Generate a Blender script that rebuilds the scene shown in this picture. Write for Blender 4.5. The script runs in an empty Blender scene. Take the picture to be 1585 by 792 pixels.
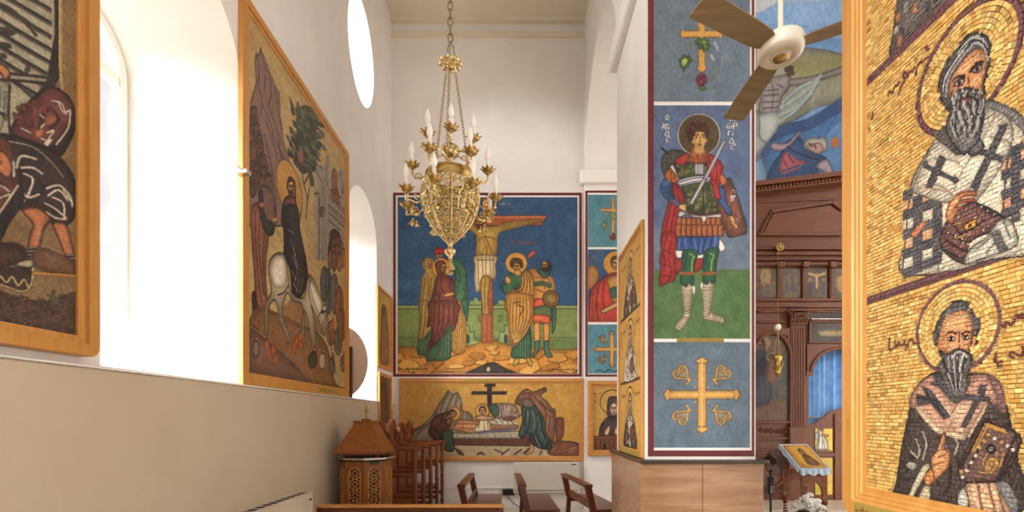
import bpy, bmesh, math, random
import numpy as np
from mathutils import Matrix, Vector

random.seed(7)
NR = np.random.RandomState(11)
SC = bpy.context.scene
COL = SC.collection
PI = math.pi

# ------------------------------------------------------------------ camera
# one-point perspective: level camera with a vertical lens shift
F, CX, CY, H = 740.0, 805.0, 648.0, 1.8        # focal length, vanishing point (pixels of 1585x792), eye height
cam = bpy.data.cameras.new('camera')
cam.sensor_width = 36.0
cam.lens = F / 1585.0 * 36.0
cam.shift_x = -(CX - 792.5) / 1585.0
cam.shift_y = (CY - 396.0) / 1585.0
cam.clip_start = 0.05
cam.clip_end = 200
camo = bpy.data.objects.new('camera', cam)
COL.objects.link(camo)
camo.location = (0, 0, H)
camo.rotation_euler = (PI / 2, 0, 0)
SC.camera = camo

# ------------------------------------------------------------------ world, sun, exposure
world = bpy.data.worlds.new('sky')
SC.world = world
world.use_nodes = True
bg = world.node_tree.nodes['Background']
bg.inputs[0].default_value = (0.96, 0.98, 1.0, 1)
bg.inputs[1].default_value = 0.80
sun = bpy.data.lights.new('sun', 'SUN')
sun.energy = 60.0
sun.angle = math.radians(70)
sun.color = (0.97, 0.985, 1.0)
suno = bpy.data.objects.new('sun', sun)
COL.objects.link(suno)
suno.rotation_euler = Vector((0.66, 0.52, -0.54)).to_track_quat('-Z', 'Y').to_euler()
SC.view_settings.view_transform = 'Standard'
SC.view_settings.look = 'None'
SC.view_settings.gamma = 1.0
SC.view_settings.use_curve_mapping = False
SC.view_settings.exposure = 0.0


# ------------------------------------------------------------------ small helpers
def W(px, py, Z):
    """point that stands Z metres in front of the camera"""
    return Vector(((px - CX) * Z / F, Z, H - (py - CY) * Z / F))


def lin(c):
    c = np.asarray(c, float) / 255.0
    return np.where(c <= 0.04045, c / 12.92, ((c + 0.055) / 1.055) ** 2.4)


def L4(c):
    r = lin(c)
    return (float(r[0]), float(r[1]), float(r[2]), 1.0)


WM = {}


def link(o):
    COL.objects.link(o)
    return o


def tag(o, label=None, cat=None, group=None, kind=None):
    if label:
        o['label'] = label
    if cat:
        o['category'] = cat
    if group:
        o['group'] = group
    if kind:
        o['kind'] = kind
    return o


def thing(name, label, cat, loc=(0, 0, 0), rotz=0.0, group=None, mat=None):
    o = link(bpy.data.objects.new(name, None))
    o.empty_display_size = 0.1
    m = mat if mat is not None else Matrix.Translation(Vector(loc)) @ Matrix.Rotation(rotz, 4, 'Z')
    o.matrix_world = m
    WM[o.name] = m.copy()
    return tag(o, label, cat, group)


def uvn(loc, u, v, n):
    m = Matrix.Identity(4)
    for i, a in enumerate((u, v, n)):
        for k in range(3):
            m[k][i] = a[k]
    for k in range(3):
        m[k][3] = loc[k]
    return m


FACE_LEFT = ((0, 1, 0), (0, 0, 1), (1, 0, 0))      # hangs on the left wall, looks towards +x
FACE_RIGHT = ((0, -1, 0), (0, 0, 1), (-1, 0, 0))   # hangs on the arcade, looks towards -x
FACE_FRONT = ((1, 0, 0), (0, 0, 1), (0, -1, 0))    # looks towards the camera


def copy_tree(o, mat=None, parent=None):
    c = o.copy()
    link(c)
    c.parent = parent
    if mat is not None:
        c.matrix_world = mat
        WM[c.name] = mat.copy()
    for ch in list(o.children):
        copy_tree(ch, None, c)
    return c


class MB:
    """collects shapes and links them as one mesh object"""

    def __init__(s):
        s.v, s.f = [], []

    def add(s, vs, fs):
        k = len(s.v)
        s.v += [tuple(p) for p in vs]
        s.f += [tuple(i + k for i in f) for f in fs]
        return s

    def box(s, x0, x1, y0, y1, z0, z1):
        vs = [(x, y, z) for z in (z0, z1) for y in (y0, y1) for x in (x0, x1)]
        return s.add(vs, [(0, 2, 3, 1), (4, 5, 7, 6), (0, 1, 5, 4), (2, 6, 7, 3), (0, 4, 6, 2), (1, 3, 7, 5)])

    def hexa(s, b, t):
        """box from four bottom and four top corners"""
        return s.add(list(b) + list(t), [(3, 2, 1, 0), (4, 5, 6, 7), (0, 1, 5, 4), (1, 2, 6, 5), (2, 3, 7, 6), (3, 0, 4, 7)])

    def bar(s, a, b, w, h, up=(0, 0, 1)):
        a, b = Vector(a), Vector(b)
        d = (b - a).normalized()
        side = d.cross(Vector(up))
        if side.length < 1e-5:
            side = d.cross(Vector((0, 1, 0)))
        side.normalize()
        u = side.cross(d).normalized()
        o = [(-w / 2, -h / 2), (w / 2, -h / 2), (w / 2, h / 2), (-w / 2, h / 2)]
        return s.hexa([a + side * p + u * q for p, q in o], [b + side * p + u * q for p, q in o])

    def tube(s, pts, r, n=8, closed=False, cap=True):
        pts = [Vector(p) for p in pts]
        m = len(pts)
        rs = r if isinstance(r, (list, tuple)) else [r] * m
        vs, fs = [], []
        prev = None
        for i, p in enumerate(pts):
            if closed:
                t = pts[(i + 1) % m] - pts[i - 1]
            else:
                t = pts[min(i + 1, m - 1)] - pts[max(i - 1, 0)]
            if t.length < 1e-9:
                t = Vector((0, 0, 1))
            t.normalize()
            if prev is None:
                a = Vector((0, 0, 1)) if abs(t.z) < 0.9 else Vector((1, 0, 0))
                nx = t.cross(a).normalized()
            else:
                nx = prev - t * prev.dot(t)
                if nx.length < 1e-6:
                    nx = t.cross(Vector((0.3, 0.5, 0.8)))
                nx.normalize()
            prev = nx
            ny = t.cross(nx)
            for k in range(n):
                a = 2 * PI * k / n
                vs.append(p + (nx * math.cos(a) + ny * math.sin(a)) * rs[i])
        rows = m if closed else m - 1
        for i in range(rows):
            j = (i + 1) % m
            for k in range(n):
                k2 = (k + 1) % n
                fs.append((i * n + k, i * n + k2, j * n + k2, j * n + k))
        if cap and not closed:
            fs.append(tuple(range(n))[::-1])
            fs.append(tuple((m - 1) * n + k for k in range(n)))
        return s.add(vs, fs)

    def lathe(s, prof, c=(0, 0, 0), n=20, cap=True, a0=0.0, sx=1.0, sy=1.0):
        vs, fs = [], []
        for r, z in prof:
            for k in range(n):
                a = a0 + 2 * PI * k / n
                vs.append((c[0] + r * sx * math.cos(a), c[1] + r * sy * math.sin(a), c[2] + z))
        for i in range(len(prof) - 1):
            for k in range(n):
                k2 = (k + 1) % n
                fs.append((i * n + k, i * n + k2, (i + 1) * n + k2, (i + 1) * n + k))
        if cap:
            fs.append(tuple(range(n))[::-1])
            fs.append(tuple((len(prof) - 1) * n + k for k in range(n)))
        return s.add(vs, fs)

    def prism(s, poly, fn, d0, d1):
        """poly in 2-D, fn(a, b, d) -> point, extruded from d0 to d1"""
        n = len(poly)
        vs = [fn(a, b, d0) for a, b in poly] + [fn(a, b, d1) for a, b in poly]
        fs = [tuple(range(n))[::-1], tuple(range(n, 2 * n))]
        fs += [(i, (i + 1) % n, n + (i + 1) % n, n + i) for i in range(n)]
        return s.add(vs, fs)

    def sphere(s, c, r, n=10, m=7, sx=1, sy=1, sz=1):
        prof = [(max(1e-4, r * math.sin(PI * i / m)), -r * sz * math.cos(PI * i / m)) for i in range(m + 1)]
        return s.lathe(prof, c, n, True, 0, sx, sy)

    def loops(s, loops, closed=True, cap=False):
        n = len(loops[0])
        vs = [p for l in loops for p in l]
        fs = []
        for i in range(len(loops) - 1):
            for k in range(n if closed else n - 1):
                k2 = (k + 1) % n
                fs.append((i * n + k, i * n + k2, (i + 1) * n + k2, (i + 1) * n + k))
        if cap:
            fs.append(tuple(range(n))[::-1])
            fs.append(tuple((len(loops) - 1) * n + k for k in range(n)))
        return s.add(vs, fs)

    def mesh(s, name, mat=None, smooth=False):
        me = bpy.data.meshes.new(name)
        me.from_pydata(s.v, [], s.f)
        bm = bmesh.new()
        bm.from_mesh(me)
        bmesh.ops.recalc_face_normals(bm, faces=bm.faces)
        bm.to_mesh(me)
        bm.free()
        if smooth:
            me.polygons.foreach_set('use_smooth', [True] * len(me.polygons))
        if mat:
            me.materials.append(mat)
        me.update()
        return me

    def build(s, name, mat, parent=None, world=False, smooth=False, bevel=0.0, seg=1):
        if world and parent is not None:
            inv = WM[parent.name].inverted()
            s.v = [tuple(inv @ Vector(p)) for p in s.v]
        o = bpy.data.objects.new(name, s.mesh(name, mat, smooth))
        link(o)
        if parent is not None:
            o.parent = parent
            WM[o.name] = WM[parent.name]
        else:
            WM[o.name] = Matrix.Identity(4)
        if bevel > 0:
            b = o.modifiers.new('bevel', 'BEVEL')
            b.width = bevel
            b.segments = seg
            b.limit_method = 'ANGLE'
            b.angle_limit = math.radians(40)
        if smooth:
            mo = o.modifiers.new('split', 'EDGE_SPLIT')
            mo.split_angle = math.radians(70)
        return o


def struct(name, mb, mat, label=None, bevel=0.0, smooth=False):
    o = mb.build(name, mat, bevel=bevel, smooth=smooth)
    o['kind'] = 'structure'
    if label:
        o['label'] = label
    return o


# ------------------------------------------------------------------ materials
MAT = {}


def nodes(name):
    m = bpy.data.materials.new(name)
    m.use_nodes = True
    nt = m.node_tree
    return m, nt, nt.nodes['Principled BSDF']


def nd(nt, t, **kw):
    n = nt.nodes.new(t)
    for k, v in kw.items():
        setattr(n, k, v)
    return n


def coords(nt, scale=(1, 1, 1), kind='Object'):
    tc = nd(nt, 'ShaderNodeTexCoord')
    mp = nd(nt, 'ShaderNodeMapping')
    mp.inputs['Scale'].default_value = scale
    nt.links.new(tc.outputs[kind], mp.inputs['Vector'])
    return mp.outputs['Vector']


def ramp(nt, fac, stops):
    r = nd(nt, 'ShaderNodeValToRGB')
    e = r.color_ramp.elements
    while len(e) < len(stops):
        e.new(0.5)
    for i, (p, c) in enumerate(stops):
        e[i].position = p
        e[i].color = L4(c)
    nt.links.new(fac, r.inputs['Fac'])
    return r.outputs['Color']


def bump(nt, b, height, strength=0.2, dist=0.01):
    n = nd(nt, 'ShaderNodeBump')
    n.inputs['Strength'].default_value = strength
    n.inputs['Distance'].default_value = dist
    nt.links.new(height, n.inputs['Height'])
    nt.links.new(n.outputs['Normal'], b.inputs['Normal'])


def noise(nt, vec, scale, detail=4, rough=0.6):
    n = nd(nt, 'ShaderNodeTexNoise')
    n.inputs['Scale'].default_value = scale
    n.inputs['Detail'].default_value = detail
    n.inputs['Roughness'].default_value = rough
    nt.links.new(vec, n.inputs['Vector'])
    return n.outputs['Fac']


def m_paint(name, c0, c1, scale=1.5, rough=0.75, bmp=0.08):
    m, nt, b = nodes(name)
    v = coords(nt)
    f = noise(nt, v, scale, 5)
    nt.links.new(ramp(nt, f, [(0.3, c0), (0.7, c1)]), b.inputs['Base Color'])
    b.inputs['Roughness'].default_value = rough
    bump(nt, b, noise(nt, v, 45, 3), bmp, 0.004)
    MAT[name] = m
    return m


def m_wood(name, c0, c1, c2, axis=2, rough=0.38, sc=1.0, bmp=0.08):
    m, nt, b = nodes(name)
    s = [14 * sc, 14 * sc, 14 * sc]
    s[axis] = 1.2 * sc
    v = coords(nt, s)
    f = noise(nt, v, 2.2, 6, 0.65)
    nt.links.new(ramp(nt, f, [(0.25, c0), (0.5, c1), (0.75, c2)]), b.inputs['Base Color'])
    b.inputs['Roughness'].default_value = rough
    bump(nt, b, f, bmp, 0.003)
    MAT[name] = m
    return m


def m_metal(name, c, rough=0.25, metallic=1.0, var=0.15):
    m, nt, b = nodes(name)
    f = noise(nt, coords(nt), 30, 4)
    d = tuple(x * (1 - var) for x in c)
    nt.links.new(ramp(nt, f, [(0.3, d), (0.7, c)]), b.inputs['Base Color'])
    b.inputs['Metallic'].default_value = metallic
    b.inputs['Roughness'].default_value = rough
    MAT[name] = m
    return m


m_paint('wall_paint', (229, 222, 216), (237, 231, 225))
m_paint('dado_tone', (192, 175, 150), (200, 184, 160))  # lower wall, set darker and yellower than the wall above
m_paint('reveal_paint', (240, 236, 228), (246, 242, 236))
m_paint('ceiling_paint', (222, 208, 186), (230, 217, 196))
m_paint('trim_white', (236, 230, 222), (242, 238, 232), rough=0.5, bmp=0.02)
m_paint('frame_white', (232, 226, 214), (240, 235, 226), rough=0.35, bmp=0.01)
m_paint('appliance_white', (196, 186, 170), (204, 194, 180), rough=0.35, bmp=0.0)
m_paint('metal_beige', (206, 192, 172), (214, 200, 180), rough=0.4, bmp=0.0)
m_paint('dark_plastic', (22, 20, 20), (32, 29, 28), rough=0.4, bmp=0.0)
m_paint('dark_gap', (30, 24, 18), (40, 33, 26), rough=0.8)
m_paint('maroon_paint', (98, 30, 34), (112, 38, 42), rough=0.6)
m_paint('disc_beige', (196, 162, 138), (206, 174, 150), rough=0.6)
m_paint('stone_floor', (170, 155, 135), (190, 176, 156), scale=4, rough=0.35)
m_wood('oak', (176, 112, 46), (198, 136, 64), (214, 156, 84), 1)
m_wood('oak_h', (176, 112, 46), (198, 136, 64), (214, 156, 84), 0)
m_wood('honey', (180, 122, 54), (196, 138, 66), (208, 152, 82), 1)
m_wood('pew', (74, 32, 14), (100, 46, 20), (122, 62, 28), 1, rough=0.3)
m_wood('pew_x', (74, 32, 14), (100, 46, 20), (122, 62, 28), 0, rough=0.3)
m_wood('stall', (98, 44, 18), (122, 60, 26), (142, 78, 36), 2, rough=0.35)
m_wood('stall_x', (98, 44, 18), (122, 60, 26), (142, 78, 36), 0, rough=0.35)
m_wood('candle_wood', (122, 64, 22), (144, 82, 30), (160, 98, 44), 2, rough=0.4)
m_wood('carved_wood', (168, 108, 46), (186, 126, 60), (198, 142, 76), 2, rough=0.5)
m_wood('screen', (76, 36, 14), (98, 50, 20), (118, 66, 30), 2, rough=0.35)
m_wood('screen_x', (76, 36, 14), (98, 50, 20), (118, 66, 30), 0, rough=0.35)
m_wood('screen_dark', (58, 28, 14), (76, 40, 20), (92, 52, 28), 2, rough=0.45)
m_wood('marble', (138, 98, 70), (162, 120, 88), (184, 146, 112), 0, rough=0.18, sc=0.5, bmp=0.0)
m_paint('dark_stone', (52, 38, 30), (70, 52, 42), scale=6, rough=0.3)
m_metal('brass', (228, 206, 150), 0.24)
m_metal('brass_old', (184, 154, 92), 0.34)
m_metal('chain_metal', (150, 132, 104), 0.4)
m_metal('gold_plate', (206, 172, 84), 0.35, 0.8)
m_metal('silver', (210, 208, 204), 0.3)
m_paint('fan_white', (226, 216, 196), (232, 224, 206), rough=0.25, bmp=0.0)
m_wood('fan_blade', (112, 90, 60), (132, 110, 78), (148, 128, 96), 0, rough=0.45, sc=0.6)
m_paint('bulb_white', (244, 238, 232), (248, 244, 240), rough=0.2, bmp=0.0)
m_paint('sleeve_white', (236, 228, 214), (242, 236, 226), rough=0.35, bmp=0.0)
m_paint('cloth_blue', (150, 180, 206), (206, 220, 232), scale=24, rough=0.9)
m_paint('cloth_white', (226, 222, 220), (238, 234, 232), rough=0.9)
m_paint('petal_white', (236, 232, 228), (246, 243, 240), rough=0.8)
m_paint('leaf_green', (44, 70, 34), (66, 96, 48), rough=0.7)
m_paint('curtain_blue', (96, 150, 206), (150, 188, 226), scale=5, rough=0.85)
m_paint('egg_white', (226, 214, 190), (234, 224, 204), rough=0.3, bmp=0.0)
m_paint('grout', (108, 80, 44), (124, 92, 52), scale=20, rough=0.95)
m_paint('plate_brass', (150, 124, 54), (170, 142, 70), rough=0.4)
m_paint('ink', (36, 26, 18), (46, 34, 24), rough=0.7)


def m_glass():
    m, nt, b = nodes('window_glass')
    b.inputs['Base Color'].default_value = (1, 1, 1, 1)
    tr = nd(nt, 'ShaderNodeBsdfTransparent')
    mx = nd(nt, 'ShaderNodeMixShader')
    f = noise(nt, coords(nt), 3, 2)
    mul = nd(nt, 'ShaderNodeMath', operation='MULTIPLY')
    mul.inputs[1].default_value = 0.12
    nt.links.new(f, mul.inputs[0])
    b.inputs['Roughness'].default_value = 0.05
    nt.links.new(mul.outputs[0], mx.inputs['Fac'])
    nt.links.new(tr.outputs[0], mx.inputs[1])
    nt.links.new(b.outputs[0], mx.inputs[2])
    nt.links.new(mx.outputs[0], nt.nodes['Material Output'].inputs['Surface'])
    MAT['window_glass'] = m


m_glass()


def m_art(name, rough=0.6, mosaic=0.0, sc=120.0, var=0.06):
    """paint or fine mosaic: colour comes from the drawing stored on the mesh"""
    m, nt, b = nodes(name)
    at = nd(nt, 'ShaderNodeAttribute', attribute_name='Col')
    v = coords(nt)
    hsv = nd(nt, 'ShaderNodeHueSaturation')
    mr = nd(nt, 'ShaderNodeMapRange')
    mr.inputs['To Min'].default_value = 1 - var
    mr.inputs['To Max'].default_value = 1 + var
    if mosaic > 0:
        vo = nd(nt, 'ShaderNodeTexVoronoi')
        vo.inputs['Scale'].default_value = sc
        nt.links.new(v, vo.inputs['Vector'])
        sep = nd(nt, 'ShaderNodeSeparateColor')
        nt.links.new(vo.outputs['Color'], sep.inputs[0])
        nt.links.new(sep.outputs[0], mr.inputs['Value'])
        ve = nd(nt, 'ShaderNodeTexVoronoi', feature='DISTANCE_TO_EDGE')
        ve.inputs['Scale'].default_value = sc
        nt.links.new(v, ve.inputs['Vector'])
        bump(nt, b, ve.outputs['Distance'], mosaic, 0.004)
    else:
        nt.links.new(noise(nt, v, 6, 6, 0.7), mr.inputs['Value'])
    nt.links.new(mr.outputs[0], hsv.inputs['Value'])
    nt.links.new(at.outputs['Color'], hsv.inputs['Color'])
    nt.links.new(hsv.outputs['Color'], b.inputs['Base Color'])
    b.inputs['Roughness'].default_value = rough
    MAT[name] = m
    return m


m_art('fresco', 0.55)
m_art('mosaic_fine', 0.5, 0.5, 95.0, 0.22)
m_art('mosaic_mid', 0.5, 0.5, 60.0, 0.16)
m_art('icon_print', 0.35, 0.0)
m_art('tessera', 0.38, 0.0, var=0.10)
# ================================================================== the setting
XL, XA, XB, YB = -2.61, 1.31, 2.448, 9.70      # left wall, arcade faces, back wall
DADO = -2.54


def holed(outer, holes, fn, flip=False):
    bm = bmesh.new()
    for loop in [outer] + holes:
        vs = [bm.verts.new(fn(a, b)) for a, b in loop]
        for i in range(len(vs)):
            bm.edges.new((vs[i], vs[(i + 1) % len(vs)]))
    bmesh.ops.triangle_fill(bm, use_beauty=True, use_dissolve=False, edges=bm.edges[:])
    bm.verts.index_update()
    v = [tuple(p.co) for p in bm.verts]
    f = [tuple(q.index for q in p.verts) for p in bm.faces]
    bm.free()
    return v, f


def arch_loop(y0, y1, zs, zspring, n=20):
    r = (y1 - y0) / 2
    c = (y0 + y1) / 2
    return [(y0, zs), (y1, zs)] + [(c + r * math.cos(PI * i / n), zspring + r * math.sin(PI * i / n)) for i in range(n + 1)]


def ell_loop(c, z, ry, rz, n=40):
    return [(c + ry * math.cos(2 * PI * i / n), z + rz * math.sin(2 * PI * i / n)) for i in range(n)]


WINS = []
for k in (-2, -1, 0, 1):
    y0 = 2.97 + 4.23 * k
    WINS.append((arch_loop(y0, y0 + 1.50, 2.13, 4.85), arch_loop(y0 + 0.28, y0 + 1.22, 2.13, 4.72)))
OCU = (ell_loop(7.88, 7.85, 0.64, 0.83), ell_loop(7.88, 7.85, 0.56, 0.74))
OCU2 = (ell_loop(3.65, 7.85, 0.64, 0.83), ell_loop(3.65, 7.85, 0.56, 0.74))
XO = -3.50
mb = MB()
v, f = holed([(-8.0, 0), (YB, 0), (YB, 10.2), (-8.0, 10.2)], [w[0] for w in WINS] + [OCU[0], OCU2[0]], lambda a, b: (XL, a, b))
mb.add(v, f)
v, f = holed([(-8.0, 0), (YB, 0), (YB, 10.2), (-8.0, 10.2)], [w[1] for w in WINS] + [OCU[1], OCU2[1]], lambda a, b: (XO, a, b))
mb.add(v, f)
struct('wall_left', mb, MAT['wall_paint'], 'warm white plastered side wall with deep arched windows')
for i, (a, b) in enumerate(WINS + [OCU, OCU2]):
    mb = MB()
    mb.loops([[(XL, y, z) for y, z in a], [(XO, y, z) for y, z in b]])
    struct('trim_%d' % (i + 1), mb, MAT['reveal_paint'], 'bright white splayed window reveal')
# window frames with glazing bars and panes
wn = 0
for k in (-2, -1, 0, 1):
    y0 = 2.97 + 4.23 * k + 0.28
    y1 = y0 + 0.94
    wn += 1
    yc = (y0 + y1) / 2
    mb = MB()
    X0, X1 = XO - 0.02, XO + 0.06
    out = arch_loop(y0, y1, 2.13, 4.72)
    inn = arch_loop(y0 + 0.07, y1 - 0.07, 2.22, 4.72)
    mb.loops([[(X0, y, z) for y, z in out], [(X1, y, z) for y, z in out], [(X1, y, z) for y, z in inn], [(X0, y, z) for y, z in inn], [(X0, y, z) for y, z in out]])
    w = struct('window_%d' % wn, mb, MAT['frame_white'], 'white painted arched window in the side wall')
    for nm, bx in (('transom', (y0, y1, 4.66, 4.76)), ('mullion', (yc - 0.03, yc + 0.03, 2.2, 4.7)),
                   ('glazing_bar', (y0 + .05, y1 - .05, 3.28, 3.34)), ('fan_bar', (yc - .02, yc + .02, 4.7, 5.16))):
        MB().box(XO - 0.015, XO + 0.05, *bx).build(nm, MAT['frame_white'], w, bevel=0.006)
    for (ya, yb, za, zb) in ((y0 + .06, yc - .02, 2.2, 3.3), (yc + .02, y1 - .06, 2.2, 3.3), (y0 + .06, yc - .02, 3.33, 4.67), (yc + .02, y1 - .06, 3.33, 4.67)):
        MB().box(XO + 0.0, XO + 0.006, ya, yb, za, zb).build('pane', MAT['window_glass'], w)
    pl = [(yc + 0.41 * math.cos(PI * i / 16), 4.74 + 0.41 * math.sin(PI * i / 16)) for i in range(17)]
    MB().prism(pl, lambda a, b, d: (d, a, b), XO, XO + 0.006).build('pane', MAT['window_glass'], w)
for nm, ll, cc in (('window_5', OCU, 7.88), ('window_6', OCU2, 3.65)):
    mb = MB()
    out = ell_loop(cc, 7.85, 0.56, 0.74)
    inn = ell_loop(cc, 7.85, 0.50, 0.68)
    mb.loops([[(XO - .02, y, z) for y, z in out], [(XO + .05, y, z) for y, z in out], [(XO + .05, y, z) for y, z in inn], [(XO - .02, y, z) for y, z in inn], [(XO - .02, y, z) for y, z in out]])
    w = struct(nm, mb, MAT['frame_white'], 'oval window high in the side wall')
    MB().prism(ell_loop(cc, 7.85, 0.52, 0.70), lambda a, b, d: (d, a, b), XO, XO + .006).build('pane', MAT['window_glass'], w)

struct('wall_left_dado', MB().box(XL, DADO, -8.0, YB, 0, 2.10), MAT['dado_tone'], 'beige lower part of the side wall with a ledge', bevel=0.008)
struct('wall_back', MB().box(-3.5, XA, YB, YB + 0.4, 0, 10.2), MAT['wall_paint'], 'tall cream end wall of the aisle')
struct('wall_back_pilaster', MB().box(XA - .02, 3.6, YB - 0.08, YB + 0.4, 0, 6.8), MAT['wall_paint'], 'shallow cream pier at the end of the arcade')
struct('trim_20', MB().box(XA - .10, 3.62, YB - .15, YB + .4, 6.52, 6.80), MAT['trim_white'], 'impost moulding on the end pier', bevel=0.02)
struct('trim_21', MB().box(XL, XA, YB - .05, YB, 9.52, 9.62).box(XL, XA, YB - .10, YB, 9.80, 9.90), MAT['ceiling_paint'], 'thin cornice under the ceiling')
struct('ceiling', MB().box(-3.5, XA + .1, -8.0, YB + .4, 9.88, 10.2), MAT['ceiling_paint'], 'flat cream ceiling of the aisle')
struct('floor', MB().box(-3.5, 12, -8, 12, -0.2, 0.0), MAT['stone_floor'], 'pale stone church floor')

# arcade between aisle and nave
ZS = 6.75
poly = [(-8.0, 13.0), (-8.0, ZS)]
poly += [(1.85, ZS)] + [(3.41 - 1.56 * math.cos(PI * i / 24), ZS + 1.56 * math.sin(PI * i / 24)) for i in range(1, 24)] + [(4.97, ZS)]
poly += [(6.46, ZS)] + [(8.03 - 1.57 * math.cos(PI * i / 24), ZS + 1.57 * math.sin(PI * i / 24)) for i in range(1, 24)] + [(9.60, ZS), (YB, ZS), (YB, 13.0)]
mb = MB().prism(poly, lambda a, b, d: (d, a, b), XA, XB)
struct('wall_right_arcade', mb, MAT['wall_paint'], 'white arcade wall with round arches')
struct('wall_pillar_far', MB().box(XA, XB, 4.97, 6.46, 0, ZS), MAT['wall_paint'], 'square white pillar with painted front')
struct('wall_pillar_near', MB().box(XA, XB, -0.6, 1.85, 0, ZS), MAT['wall_paint'], 'square white pillar behind the large mosaic')
for i, (a, b) in enumerate(((4.97, 6.46), (-0.6, 1.85))):
    struct('trim_%d' % (22 + i), MB().box(XA - .09, XB + .09, a - .0, b + .09, 6.52, 6.80), MAT['trim_white'], 'impost moulding on top of the pillar', bevel=0.02)
# marble base of the pillar: slabs with a dark stone cap
base = struct('wall_pillar_base', MB().box(XA - .035, XB + .035, 4.93, 6.50, 0, 1.30), MAT['dark_gap'], 'marble clad base of the painted pillar')
for (x0, x1) in ((XA - .05, 1.872), (1.876, XB + .05)):
    MB().box(x0, x1, 4.905, 4.93, 0, 1.345).build('marble_slab', MAT['marble'], base, bevel=0.003)
for (y0, y1) in ((4.908, 5.70), (5.704, 6.51)):
    MB().box(XA - .065, XA - .035, y0, y1, 0, 1.345).build('marble_slab', MAT['marble'], base, bevel=0.003)
MB().box(XA - .09, XB + .09, 4.86, 6.54, 1.345, 1.38).build('cap_slab', MAT['dark_stone'], base, bevel=0.006)

# nave end wall behind the icon screen
struct('wall_nave_end', MB().box(3.6, 12, 10.6, 11.0, 0, 13), MAT['wall_paint'], 'end wall of the nave behind the icon screen')

struct('ceiling_nave_added', MB().box(XB, 12, -2.0, 11.0, 13.0, 13.3), MAT['ceiling_paint'], 'unseen nave ceiling, added to keep the icon screen dim')  # added out of view to block sun and sky from the nave
struct('wall_right_added', MB().box(11.7, 12, 1.0, 11.0, 0, 13.3), MAT['wall_paint'], 'unseen nave side wall, added to shut out sky light')  # added out of view so the nave end stays dark
# ================================================================== drawing kit for the painted and mosaic panels
def smooth(p, closed, k=4):
    n = len(p)
    if n < 3:
        return p
    out = []
    rng = n if closed else n - 1
    for i in range(rng):
        if closed:
            a, b, c, d = p[i - 1], p[i], p[(i + 1) % n], p[(i + 2) % n]
        else:
            a, b, c, d = p[max(i - 1, 0)], p[i], p[i + 1], p[min(i + 2, n - 1)]
        for j in range(k):
            t = j / k
            out.append(0.5 * ((2 * b) + (c - a) * t + (2 * a - 5 * b + 4 * c - d) * t * t + (3 * b - a - 3 * c + d) * t ** 3))
    if not closed:
        out.append(p[-1])
    return np.array(out)


def boxblur(m, r):
    for ax in (0, 1):
        p = [(0, 0), (0, 0)]
        p[ax] = (r + 1, r)
        c = np.cumsum(np.pad(m, p, mode='edge' if m.ndim == 2 and m.min() > 0 else 'constant'), axis=ax)
        n = m.shape[ax]
        hi = np.take(c, np.arange(2 * r + 1, 2 * r + 1 + n), axis=ax)
        lo = np.take(c, np.arange(0, n), axis=ax)
        m = (hi - lo) / (2 * r + 1)
    return m


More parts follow.
